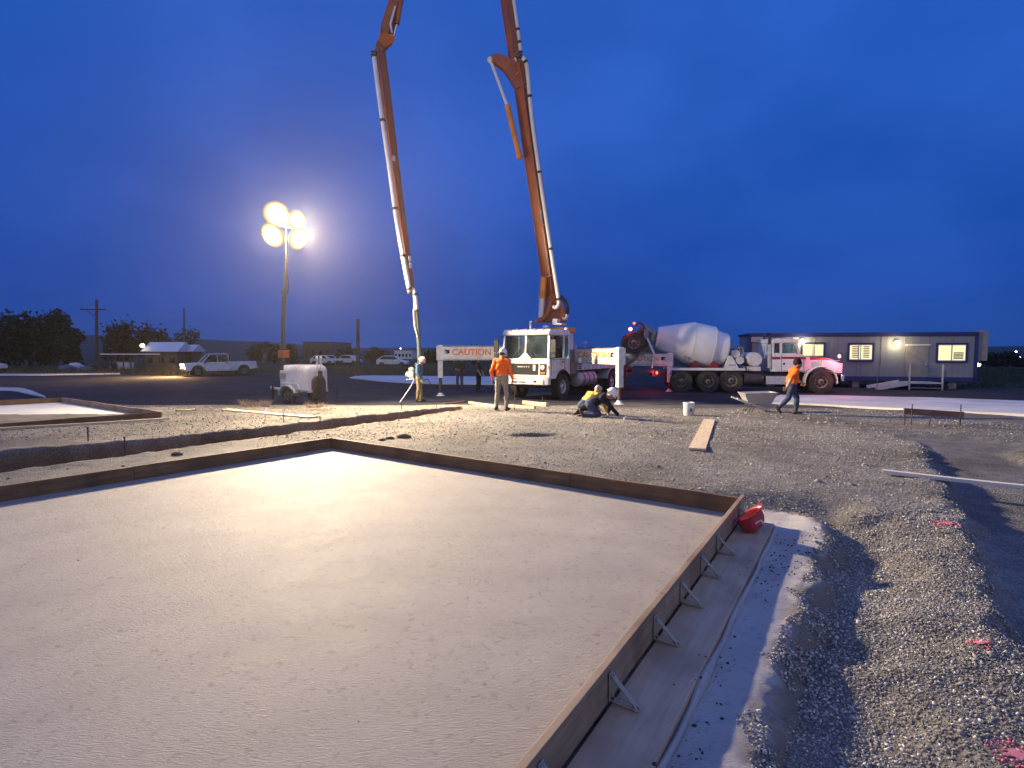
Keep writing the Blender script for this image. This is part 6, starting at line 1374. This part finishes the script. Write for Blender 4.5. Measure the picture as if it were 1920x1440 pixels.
# ------------------------------------------------------------------ loose gravel
def stones(name, x, y, z, s, col, seed, mat):
    r_ = np.random.default_rng(seed); n = len(x)
    base_v = np.array([(1, 0, 0), (-1, 0, 0), (0, 1, 0), (0, -1, 0), (0, 0, 1), (0, 0, -1)], float); Fb = np.array([(0, 2, 4), (2, 1, 4), (1, 3, 4), (3, 0, 4), (2, 0, 5), (1, 2, 5), (3, 1, 5), (0, 3, 5)])
    sc = r_.uniform(.6, 1.25, (n, 1, 3)) * np.array((1, 1, .68)); v = base_v[None] * sc * (1 + .25 * r_.normal(size=(n, 6, 1)))
    a_ = r_.uniform(0, 6.28, n); b_ = r_.normal(0, .45, n); ca, sa, cb, sb_ = np.cos(a_), np.sin(a_), np.cos(b_), np.sin(b_)
    v = np.stack([v[..., 0] * cb[:, None] - v[..., 2] * sb_[:, None], v[..., 1], v[..., 0] * sb_[:, None] + v[..., 2] * cb[:, None]], -1); v = np.stack([v[..., 0] * ca[:, None] - v[..., 1] * sa[:, None], v[..., 0] * sa[:, None] + v[..., 1] * ca[:, None], v[..., 2]], -1)
    v = v * s[:, None, None] + np.stack([x, y, z + s * .22], 1)[:, None]; F_ = (Fb[None] + (np.arange(n) * 6)[:, None, None]).reshape(-1, 3)
    return bulk(name, v.reshape(-1, 3), F_, mat, np.repeat(col, 6, 0))
def stone_mat():
    m, n, l, b = new_mat('gravel_stone'); at = n.new('ShaderNodeAttribute'); at.attribute_name = 'tint'; l.new(at.outputs['Color'], b.inputs['Base Color']); b.inputs['Roughness'].default_value = .75; b.inputs['Specular IOR Level'].default_value = .35; return m
MST = stone_mat()
def gravel(n, x0, x1, y0, y1, s0, s1, seed, dens=None):
    r_ = np.random.default_rng(seed); x = r_.uniform(x0, x1, n); y = r_.uniform(y0, y1, n)
    ok = (sdist(SLAB, x, y) > .07) & (sdist(PIT, x, y) > -.03) & (sdist(TRENCH, x, y) > -.1) & (sdist(SPILL, x, y) + fbm(x, y, 5.5, 3, 7) * .08 > -.035) & (sdist(LEFTPAD, x, y) > .06)
    if dens is not None: ok &= r_.random(n) < dens(x, y)
    x, y = x[ok], y[ok]; n = len(x); z = terrain(x, y)[0]; q_, d_ = spill_surf(x, y); z = np.where(d_ < .3, np.maximum(z, q_), z); s = s0 + (s1 - s0) * r_.random(n) ** 2.6; t = r_.random((n, 1)); w = (r_.random((n, 1)) < .13)
    col = np.array((.125, .121, .113)) * (1 - t) + np.array((.36, .345, .318)) * t; col = col * (1 + .35 * fbm(x, y, .9, 3, 77))[:, None]; col = np.where(w, np.array((.58, .56, .52)), col) * r_.uniform(.8, 1.2, (n, 1)); return x, y, z, s, col
def pinkify(x, y, col):
    for px, py, rr in ((1775, 992, .13), (1840, 1217, .07), (1906, 1418, .10)):
        q = Gz(px, py, -.06); k = (np.hypot(x - q.x, y - q.y) < rr) & (_lat[(np.arange(len(x)) * 7) % 256, (np.arange(len(x)) // 97) % 256] < .55); col[k] = np.array((.62, .17, .22))
    return col
a_ = gravel(150000, 1.0, 4.8, .8, 5.6, .0035, .0125, 21); a_[4][:] = pinkify(a_[0], a_[1], a_[4]); stuff(stones('gravel', *a_, 22, MST))
a_ = gravel(80000, -4.5, 7.4, 4.0, 12.5, .005, .015, 23, lambda x, y: .35 + .65 * sstep(-2, 3, x)); a_[4][:] = pinkify(a_[0], a_[1], a_[4]); stuff(stones('gravel', *a_, 24, MST))
a_ = gravel(30000, -13, 12, 10, 18.5, .007, .026, 25); stuff(stones('gravel', *a_, 26, MST))
a_ = gravel(700, 1.2, 5, 1, 6, .012, .028, 29); stuff(stones('gravel', *a_, 31, MST))
a_ = gravel(320, -7, 8, 4.5, 15, .02, .045, 27); stuff(stones('gravel', *a_, 28, MST))
# pink sprayed marks
MPK = MAT('pink_spray_paint', (.55, .17, .21), .7, var=.3, scale=30)
for i, (px, py, rr, lb) in enumerate(((155, 829, .22, 'pink sprayed mark on the dirt beside the left trench'), (1775, 992, .13, 'pink sprayed mark on the gravel at the edge of the dug bed'), (1840, 1217, .07, 'faint pink sprayed mark on the gravel near the right edge'), (1906, 1418, .10, 'bright pink sprayed mark in the bottom right corner'))):
    g = Gz(px, py, -.06) if i else on(px, py); m = MB(); r_ = random.Random(i); n_ = 14; ring = []
    vs = [(0, 0, tz(g.x, g.y) + .008)]
    for k in range(n_):
        t = 2 * math.pi * k / n_; q = rr * r_.uniform(.3, .75); vs.append((q * math.cos(t), q * .55 * math.sin(t), tz(g.x + q * math.cos(t), g.y + q * .55 * math.sin(t)) + .008))
    m.add(vs, [(0, 1 + k, 1 + (k + 1) % n_) for k in range(n_)]); o = m.build('paint_mark', MPK, angle=0); o.location = (g.x, g.y, 0); tag(o, lb, 'paint mark')
# clods on the apron and plank, specks on the slab
r_ = np.random.default_rng(40); n = 1700; t = r_.uniform(.2, 6.2, n); off = .26 + .62 * r_.random(n); k = fbm(t, off * 3, 1.5, 3, 3) > -.15; t, off = t[k], off[k]
x = C1.x + DR.x * t + NR.x * off; y = C1.y + DR.y * t + NR.y * off; ok = (sdist(SPILL, x, y) < -.03) & ((off > .40) | (r_.random(len(x)) < .22)); x, y, off = x[ok], y[ok], off[ok]
z = np.array([spill_z(a, b_) for a, b_ in zip(x, y)]); z = np.where((off < .37), -.066, z); n = len(x); s = .0025 + .010 * r_.random(n) ** 3; stuff(stones('dirt_clods', x, y, z, s, np.tile(np.array((.035, .03, .028)), (n, 1)), 41, MST))
n = 90; u, v = r_.random(n), r_.random(n); pts = np.array([C0 + (C1 - C0) * a + DL * (b_ * 9) for a, b_ in zip(u, v)]); stuff(stones('concrete_specks', pts[:, 0], pts[:, 1], np.full(n, SLAB_Z), .003 + .004 * r_.random(n), np.tile(np.array((.03, .027, .025)), (n, 1)), 42, MST))
# lumps of spoil on the trench lip and near the form corner
def clod(px, py, r, label, mat):
    g = on(px, py); m = MB(); m.sphere((0, 0, 0), (r * 1.6, r, r * .7), 12, 8); m.v = [tuple(Vector(p) * (1 + .3 * mnoise.noise(Vector(p) * (2.2 / r)))) for p in m.v]; o = m.build('dirt_clod', mat, angle=60); o.location = (g.x, g.y, g.z + r * .3); return tag(o, label, 'dirt clod')
MCL = MAT('dirt', (.13, .10, .072), .95, var=.3, scale=20, bump=.5)
clod(757, 821, .085, 'largest dark clod on the gravel behind the far form corner', MCL); clod(731, 823, .05, 'middle one of the dark clods behind the far form corner', MCL); clod(716, 826, .04, 'leftmost small clod behind the far form corner', MCL)
clod(332, 853, .055, 'dark clod on the near bank of the left trench', MCL)

# ------------------------------------------------------------------ people
PM = {}
def cloth(name, col, var=.18, rough=.85, scale=7): return MAT(name, col, rough, 0, var, scale, bump=.35, bscale=26, spec=.2, dirt=tuple(c * .55 + .03 for c in col), dirt_amt=.35, dirt_scale=5)
PM['skin'] = MAT('skin', (.50, .29, .20), .55, var=.08); PM['skin2'] = MAT('tanned_skin', (.36, .19, .12), .55, var=.08)
PM['orange'] = cloth('hi_vis_orange', (.98, .165, .02), .06); PM['khaki'] = cloth('khaki_work_trousers', (.30, .26, .18), .25); PM['boot'] = MAT('work_boot', (.06, .042, .03), .7, var=.3); PM['glove'] = MAT('dark_glove', (.03, .028, .028), .8)
PM['blue'] = cloth('blue_sweatshirt', (.11, .20, .33)); PM['tan'] = cloth('tan_work_trousers', (.42, .30, .15), .3); PM['navy'] = cloth('navy_jacket', (.010, .011, .020)); PM['jeans'] = cloth('dark_jeans', (.045, .060, .11), .3); PM['brown'] = cloth('brown_jacket', (.06, .045, .035)); PM['black'] = cloth('black_trousers', (.018, .018, .024)); PM['yellow'] = cloth('yellow_shirt', (.78, .50, .10), .1); PM['beanie'] = cloth('dark_beanie', (.022, .012, .016)); PM['hair'] = MAT('dark_hair', (.02, .013, .010), .7); PM['whitehat'] = MAT('white_hat_shell', (.80, .80, .79), .3, var=.03); PM['pinkhat'] = MAT('faded_pink_hat_shell', (.78, .50, .50), .35, var=.06); PM['yglove'] = MAT('yellow_green_glove', (.60, .66, .28), .8); PM['sole'] = MAT('pale_sole', (.72, .70, .64), .7); PM['green'] = cloth('dark_green_jacket', (.03, .036, .026)); PM['cuff'] = cloth('pale_sleeve', (.45, .40, .32)); PM['belt'] = MAT('leather_belt', (.02, .016, .013), .6)
V3 = Vector
def hull(prims, voxel, name):
    m = MB()
    for p in prims:
        a, c, r0, r1 = p[:4]; a, c = V3(a), V3(c); d = c - a; L_ = d.length
        if L_ < 1e-4: m.sphere(a, r0, 14, 10); continue
        pts, rs = [], []
        for t in np.linspace(-math.pi / 2, 0, 5): pts.append(a + d.normalized() * math.sin(t) * r0); rs.append(max(1e-3, math.cos(t) * r0))
        for t in np.linspace(0, math.pi / 2, 5): pts.append(c + d.normalized() * math.sin(t) * r1); rs.append(max(1e-3, math.cos(t) * r1))
        if len(p) > 5 and p[5]:                                   # flattened section: p[5] = (axis, factor)
            ax_, k = p[5]; n0 = len(m.v); m.tube(pts, rs, 16); ax_ = V3(ax_).normalized()
            for i in range(n0, len(m.v)):
                v = V3(m.v[i]); t = (v - a).dot(d) / (L_ * L_); cc = a + d * t; off = (v - cc).dot(ax_); m.v[i] = tuple(v + ax_ * off * (k - 1))
        else: m.tube(pts, rs, 14)
    me = m.mesh(name, M['grey'], 0); o = bpy.data.objects.new(name, me); COL.objects.link(o)
    r = o.modifiers.new('r', 'REMESH'); r.mode = 'VOXEL'; r.voxel_size = voxel; s = o.modifiers.new('s', 'SMOOTH'); s.iterations = 3; s.factor = .5
    dg = bpy.context.evaluated_depsgraph_get(); dg.update(); me2 = bpy.data.meshes.new_from_object(o.evaluated_get(dg)); bpy.data.objects.remove(o); bpy.data.meshes.remove(me); return me2
def hand_prims(w, d, palm_n, side, r=1.0):
    """palm box-ish capsules, five unequal bent fingers; palm_n faces the held thing; side +1 left"""
    d = V3(d).normalized(); n = V3(palm_n); n = (n - d * n.dot(d)).normalized(); s = d.cross(n) * side
    palm = [(w + d * .02 + s * .018, w + d * .085 + s * .026, .016, .014), (w + d * .02 - s * .018, w + d * .085 - s * .026, .016, .014), (w + d * .02, w + d * .088, .019, .016)]
    fg = []
    for k, (off, ln) in enumerate(((.033, .072), (.011, .082), (-.011, .076), (-.033, .060))):
        a = w + d * .085 + s * off; b_ = a + (d * .86 + n * .5).normalized() * ln * .5; c = b_ + (d * .35 + n * .94).normalized() * ln * .34; e_ = c + (-d * .2 + n * .98).normalized() * ln * .24
        fg.append([a, b_, c, e_])
    a = w + d * .03 + s * .036; b_ = a + (d * .55 + s * .6 + n * .45).normalized() * .042; c = b_ + (d * .8 + n * .55).normalized() * .032; fg.append([a, b_, c])
    return palm, fg
def person(label, loc, yaw, J, cl, hat=None, look=(1, 0, 0), hup=(0, 0, 1), group=None, fat=1.0, boots=True, hands=True, hat_tilt=0):
    o = thing('person', label, 'person', loc, yaw, group); g = {k: V3(v) for k, v in J.items()}; p = []
    def cap(a, c, r0, r1, t, fl=None): p.append((V3(a), V3(c), r0, r1, t, fl))
    f = V3(look).normalized(); up = V3(hup); up = (up - f * up.dot(f)).normalized(); sd = up.cross(f)
    T_, B_ = cl['top'], cl['pants']
    spine = (g['neck'] - g['pelvis']).normalized(); sh = (g['shL'] - g['shR']).normalized(); fr_ = sh.cross(spine).normalized()
    fl = (fr_, .74)
    cap(g['pelvis'] + spine * .02, g['pelvis'] + spine * .10, .172 * fat, .165 * fat, B_, fl); cap(g['hipL'], g['hipR'], .105, .105, B_)
    mid = g['pelvis'].lerp(g['neck'], .5); cap(g['pelvis'] + spine * .13, mid, .178 * fat, .178 * fat, T_, fl); cap(mid, g['neck'] - spine * .16, .178 * fat, .172, T_, fl)
    cap(g['shL'] * .93 + g['shR'] * .07, g['shR'] * .93 + g['shL'] * .07, .082, .082, T_); cap(g['neck'] - spine * .14, g['neck'] - spine * .03, .15, .075, T_, fl)
    cap(g['neck'] - spine * .05, g['head'] - up * .06, .058, .055, cl['skin']); cap(g['neck'] - spine * .055, g['neck'] - spine * .01, .082, .074, T_)
    if cl.get('hood'): cap(g['neck'] - spine * .07 - fr_ * .09 + sh * .05, g['neck'] - spine * .07 - fr_ * .09 - sh * .05, .075, .075, T_)
    for s, e_, w, hd_ in (('shL', 'elL', 'wrL', 1), ('shR', 'elR', 'wrR', -1)):
        q = cl.get('sleeve', T_); cap(g[s], g[e_], .072 * fat, .056, T_); cap(g[e_], g[e_].lerp(g[w], .86), .055, .045, cl.get('forearm', q)); cap(g[w].lerp(g[e_], .2), g[w], .034, .030, cl['hand'])
    for h, k, a, fd in (('hipL', 'knL', 'anL', 'ftL'), ('hipR', 'knR', 'anR', 'ftR')):
        cap(g[h], g[k], .102 * fat, .068, B_); cap(g[k], g[a].lerp(g[k], .12), .070, .056, cl.get('shin', B_)); cap(g[k].lerp(g[a], .25), g[k].lerp(g[a], .5), .072, .064, cl.get('shin', B_))
        d = V3(J[fd]).normalized(); cap(g[a], g[a] + V3((0, 0, -.03)) if abs(d.z) < .5 else g[a], .052, .052, 'boot'); he = g[a] - d * .05 + (V3((0, 0, -.045)) if abs(d.z) < .6 else V3((0, 0, 0))); cap(he, he + d * .19, .046, .040, 'boot')
    hd = g['head']; cap(hd + f * .012, hd + f * .012, .098, .098, cl['skin']); cap(hd + up * .02 - f * .02, hd + up * .03 + f * .02, .092, .088, cl.get('hair', 'hair') if not hat else cl.get('hair', 'hair')); cap(hd + f * .045 - up * .075, hd + f * .05 - up * .07, .052, .05, cl['skin']); cap(hd + f * .100 - up * .005, hd + f * .122 - up * .028, .012, .017, cl['skin'])
    for k in (-1, 1): cap(hd + sd * k * .088 - up * .005, hd + sd * k * .094 - up * .035 - f * .01, .022, .015, cl['skin'])
    fingers = []
    if hands:
        for e_, w, k in (('elL', 'wrL', 1), ('elR', 'wrR', -1)):
            d = (g[w] - g[e_]).normalized(); nn = V3(J.get('palm' + w[-1], (0, -k, 0))); pal, fg = hand_prims(g[w], d, nn, k)
            for a, c, r0, r1 in pal: cap(a, c, r0, r1, cl['hand'])
            fingers += fg
    me = hull(p, .0135, 'body')
    names = sorted({q[4] for q in p}); names += [n_ for n_ in ('eye',) if n_ not in names]
    me.materials.clear()
    for n_ in names: me.materials.append(M['black'] if n_ == 'eye' else PM[n_])
    nv = len(me.vertices); co = np.empty(nv * 3, np.float32); me.vertices.foreach_get('co', co); co = co.reshape(-1, 3)
    nrm = np.empty(nv * 3, np.float32); me.vertices.foreach_get('normal', nrm); nrm = nrm.reshape(-1, 3)
    co = co + nrm * ((fbm(co[:, 0] * 1.0 + co[:, 1] * .7 + 3, co[:, 2] * .9 + co[:, 1], 9, 3, 5) * .011) * (co[:, 2:3] < g['neck'].z - .02).astype(float).repeat(1, 1).ravel())[:, None]
    me.vertices.foreach_set('co', co.astype(np.float32).ravel())
    fc = np.empty(len(me.polygons) * 3, np.float32); me.polygons.foreach_get('center', fc); fc = fc.reshape(-1, 3); best = np.full(len(fc), 9.0); mi = np.zeros(len(fc), int)
    for a, c, r0, r1, t, fl_ in p:
        a, c = np.array(a), np.array(c); e_ = c - a; L2 = max(1e-9, e_ @ e_); tt = np.clip(((fc - a) @ e_) / L2, 0, 1); q = fc - a - tt[:, None] * e_
        if fl_: ax_ = np.array(fl_[0]); q = q + (q @ ax_)[:, None] * ax_ * (1 / fl_[1] - 1)
        dd = np.linalg.norm(q, axis=1) - (r0 + (r1 - r0) * tt); u = dd < best; best = np.where(u, dd, best); mi = np.where(u, names.index(t), mi)
    me.polygons.foreach_set('material_index', mi.astype(np.int32)); me.polygons.foreach_set('use_smooth', np.ones(len(mi), bool))
    # fingers and eyes join the same body mesh
    x = MB(); x.cur = names.index(cl['hand'])
    for c in fingers: x.tube(c, [.0105, .0095, .0085, .007][:len(c)], 7)
    x.cur = names.index('eye')
    for k in (-1, 1): x.sphere(hd + f * .094 + sd * k * .034 + up * .012, .012, 8, 6)
    x.bar(hd + f * .104 - up * .066 - sd * .022, hd + f * .104 - up * .066 + sd * .022, .008, .006)
    bm = bmesh.new(); bm.from_mesh(me); n0 = len(bm.verts); vv = [bm.verts.new(q) for q in x.v]
    for q, m_ in zip(x.f, x.mi):
        try: fa = bm.faces.new([vv[i] for i in q]); fa.material_index = m_; fa.smooth = True
        except ValueError: pass
    bm.to_mesh(me); bm.free(); me.update(); put('body', me, o)
    rm = Matrix((( f.x, sd.x, up.x, 0), (f.y, sd.y, up.y, 0), (f.z, sd.z, up.z, 0), (0, 0, 0, 1)))
    if hat:
        if hat == 'beanie':
            b = MB(); b.lathe([(.101, -.02), (.113, -.015), (.115, .03), (.112, .05), (.100, .10), (.066, .155), (.025, .185), (.001, .19)], (0, 0, 0), (0, 0, 1), 20, False); mm = b.mesh('beanie', PM['beanie'], 60); mm.transform(Matrix.Translation(hd + up * .015 - f * .012) @ rm @ Matrix.Rotation(R(-14), 4, 'Y')); put('beanie', mm, o)
        else:
            mm = hat_mesh(PM[hat]); mm.transform(Matrix.Translation(hd + up * .035) @ rm @ Matrix.Rotation(R(hat_tilt), 4, 'Y')); ho = put('hard_hat', mm, o); ho.modifiers.new('s', 'SOLIDIFY').thickness = .005
    return o
def stand(H=1.76, **k):
    s = H / 1.76; J = dict(pelvis=(0, 0, .95), neck=(.0, 0, 1.50), head=(.02, 0, 1.635), shL=(0, .195, 1.425), shR=(0, -.195, 1.425), elL=(-.02, .265, 1.15), elR=(-.02, -.265, 1.15), wrL=(.05, .275, .90), wrR=(.05, -.275, .90), hipL=(0, .095, .93), hipR=(0, -.095, .93), knL=(.02, .115, .51), knR=(.02, -.115, .51), anL=(-.02, .125, .10), anR=(-.02, -.125, .10))
    J.update({a: v for a, v in k.items() if not a.startswith(('ft', 'palm'))}); J = {a: tuple(np.array(v) * s) for a, v in J.items()}; J['ftL'] = k.get('ftL', (1, .2, 0)); J['ftR'] = k.get('ftR', (1, -.2, 0))
    for a in ('palmL', 'palmR'):
        if a in k: J[a] = k[a]
    return J
# hooded man, seen from behind, feet slightly apart
g = on(941, 770)
person('person in bright orange hooded sweatshirt, khaki trousers and white hard hat seen from behind', g, R(68), stand(1.79, anL=(-.02, .17, .10), anR=(-.06, -.17, .10), knL=(.03, .145, .51), knR=(.0, -.14, .51), elL=(-.05, .30, 1.14), wrL=(.02, .30, .90), elR=(-.03, -.30, 1.14), wrR=(.06, -.31, .90), head=(.05, -.01, 1.625)), dict(top='orange', pants='khaki', skin='skin', hand='glove', hood=True), 'whitehat', (1, -.35, -.25), fat=1.10, hat_tilt=6)
# man with the backpack vibrator, looking down to the right
g = on(786, 754)
bpm = person('person in blue sweatshirt and tan trousers with faded pink hard hat, wearing a backpack vibrator', g, R(-8), stand(1.74, neck=(.05, 0, 1.49), head=(.115, 0, 1.61), elR=(.0, -.25, 1.13), wrR=(.15, -.24, .90), elL=(-.05, .24, 1.14), wrL=(.06, .24, .88), anL=(.05, .11, .10), anR=(-.05, -.10, .10)), dict(top='blue', pants='tan', skin='skin', hand='yglove'), 'pinkhat', (1, .0, -.45), hat_tilt=4)
vb = thing('backpack_vibrator', 'pale engine backpack concrete vibrator on the back of the blue shirted man', 'vibrator', g, R(-8))
m = MB(); m.tube([(-.16, -.17, 1.30), (-.17, -.17, .90), (-.45, -.17, .88)], .013, 8); m.tube([(-.16, .17, 1.30), (-.17, .17, .90), (-.45, .17, .88)], .013, 8); m.bar((-.17, -.17, 1.28), (-.17, .17, 1.28), .03, .03); m.bar((-.45, -.17, .88), (-.45, .17, .88), .03, .03); m.build('pack_frame', M['alu'], vb)
m = MB(); m.box((-.32, 0, 1.08), (.24, .24, .22)); m.lathe([(0, 0), (.11, 0), (.12, .03), (.12, .09), (.08, .12), (0, .12)], (-.40, 0, 1.06), (-1, 0, 0), 18); m.build('engine', M['offwhite'], vb, bevel=.02)
m = MB(); m.box((-.30, .0, 1.27), (.17, .20, .13)); m.cyl((-.30, 0, 1.33), (-.30, 0, 1.37), .035, n=12); m.build('fuel_tank', M['pipe'], vb, bevel=.03)
m = MB(); m.box((-.30, .15, 1.10), (.14, .06, .12)); m.cyl((-.24, .15, .98), (-.24, .16, .90), .03, n=10); m.build('muffler', M['dark'], vb, bevel=.01)
for s in (-1, 1): m = MB(); m.tube(spline([(-.17, s * .12, 1.28), (-.09, s * .13, 1.50), (.07, s * .13, 1.46), (.13, s * .14, 1.28), (-.03, s * .20, 1.02)], 16), .016, 6); m.build('strap', M['black'], vb)
wl = lambda q: (Matrix.Rotation(-R(-8), 3, 'Z') @ (V3(q) - g))
t0 = on(749, 757); m = MB(); m.tube(spline([(-.34, -.1, .94), wl(P(776, 712, g.y - .15)), wl(P(768, 728, g.y - .2)), wl(t0 + V3((0, 0, .03)))], 20), .020, 8); m.build('vibrator_shaft', M['pipe'], vb)
m = MB(); m.tube(spline([(.18, -.24, .82), wl(P(803, 712, g.y)), wl(P(808, 726, g.y)), wl(P(806, 741, g.y)), wl(P(800, 742, g.y)), wl(P(797, 728, g.y))], 24), .016, 8); m.build('vibrator_cable', M['rubber'], vb)
# two men in the dark under the outrigger
g = base(862, 732.5); person('person in dark clothes, left of the two standing in the shade under the left outrigger', g, R(-100), stand(1.80, elL=(.10, .27, 1.17), wrL=(.26, .12, 1.10), elR=(.1, -.27, 1.17), wrR=(.26, -.12, 1.10)), dict(top='green', pants='jeans', skin='skin2', hand='skin2'), 'whitehat', (1, 0, 0))
g = base(897, 735.5); person('person in brown jacket with pale sleeves, right of the two under the left outrigger', g, R(-20), stand(1.74, elR=(.06, -.28, 1.15), wrR=(.20, -.22, .93), elL=(.05, .25, 1.14), wrL=(.18, .2, .92)), dict(top='brown', pants='black', skin='skin2', hand='yglove', sleeve='cuff'), 'whitehat', (1, 0, -.2))
# walking man
g = on(1482, 778)
person('person in orange shirt and dark beanie striding to the right past the wheelbarrow', g, R(-4), stand(1.66, pelvis=(-.02, 0, .88), neck=(.10, 0, 1.40), head=(.17, 0, 1.53), shL=(.07, .19, 1.33), shR=(.07, -.19, 1.33), elR=(-.12, -.26, 1.10), wrR=(-.23, -.26, .86), elL=(.20, .25, 1.10), wrL=(.38, .23, .97), hipL=(0, .095, .86), hipR=(0, -.095, .86), knR=(-.12, -.10, .50), anR=(-.42, -.10, .20), knL=(.22, .10, .50), anL=(.20, .10, .10), ftR=(.55, 0, -.80), ftL=(1, 0, 0), palmR=(0, 1, 0), palmL=(0, -1, 0)), dict(top='orange', pants='jeans', skin='skin2', hand='skin2', forearm='skin'), 'beanie', (1, -.1, -.18), fat=1.12)
# kneeling finisher and the man behind him
g = on(1103, 781)
person('person in navy jacket, jeans and white hard hat kneeling and reaching down to the gravel', g, R(-12), dict(pelvis=(.06, 0, .36), neck=(.42, -.02, .56), head=(.56, -.02, .60), shL=(.38, .18, .55), shR=(.36, -.20, .52), elR=(.58, -.24, .30), wrR=(.76, -.22, .09), elL=(.52, .22, .30), wrL=(.50, .16, .08), hipL=(.05, .11, .33), hipR=(.05, -.11, .33), knL=(.27, .16, .07), knR=(.25, -.16, .07), anL=(-.14, .15, .07), anR=(-.13, -.16, .07), ftL=(-.6, .1, -.1), ftR=(-.35, -.1, .75), palmL=(0, 0, -1), palmR=(0, 0, -1)), dict(top='navy', pants='jeans', skin='skin', hand='skin'), 'whitehat', (.7, 0, -.7), (.7, 0, .7), fat=1.08)
sl_ = thing('boot_sole', 'pale sole of the kneeling man boot', 'sole', g, R(-12)) if False else None
g2 = on(1097, 776.5)
person('person in yellow shirt and grey cap crouching behind the kneeling man', g2, R(40), dict(pelvis=(-.06, 0, .27), neck=(.26, -.12, .56), head=(.34, -.16, .66), shL=(.25, .10, .53), shR=(.20, -.27, .50), elR=(.40, -.33, .30), wrR=(.55, -.26, .10), elL=(.46, .12, .32), wrL=(.60, .02, .12), hipL=(-.05, .10, .25), hipR=(-.05, -.10, .25), knL=(.28, .16, .08), knR=(.28, -.16, .08), anL=(-.14, .14, .07), anR=(-.14, -.14, .07), ftL=(-.6, 0, -.1), ftR=(-.6, 0, -.1)), dict(top='yellow', pants='jeans', skin='skin', hand='skin', hair='cuff'), None, (1, -.2, -.7), (.6, 0, .8))

# ------------------------------------------------------------------ thin haze, added for the glow round the lamps
hz = bpy.data.materials.new('haze_air'); hz.use_nodes = True; n = hz.node_tree.nodes; l = hz.node_tree.links; n.clear()
ho = n.new('ShaderNodeOutputMaterial'); hv_ = n.new('ShaderNodeVolumePrincipled'); hv_.inputs['Color'].default_value = (1, .94, .84, 1); hv_.inputs['Density'].default_value = HAZE; hv_.inputs['Anisotropy'].default_value = .72; l.new(hv_.outputs[0], ho.inputs['Volume'])
m = MB(); m.box((0, 680, 31), (3700, 1560, 68)); hb = m.build('haze', hz, angle=0); stuff(hb); hb.display_type = 'WIRE'
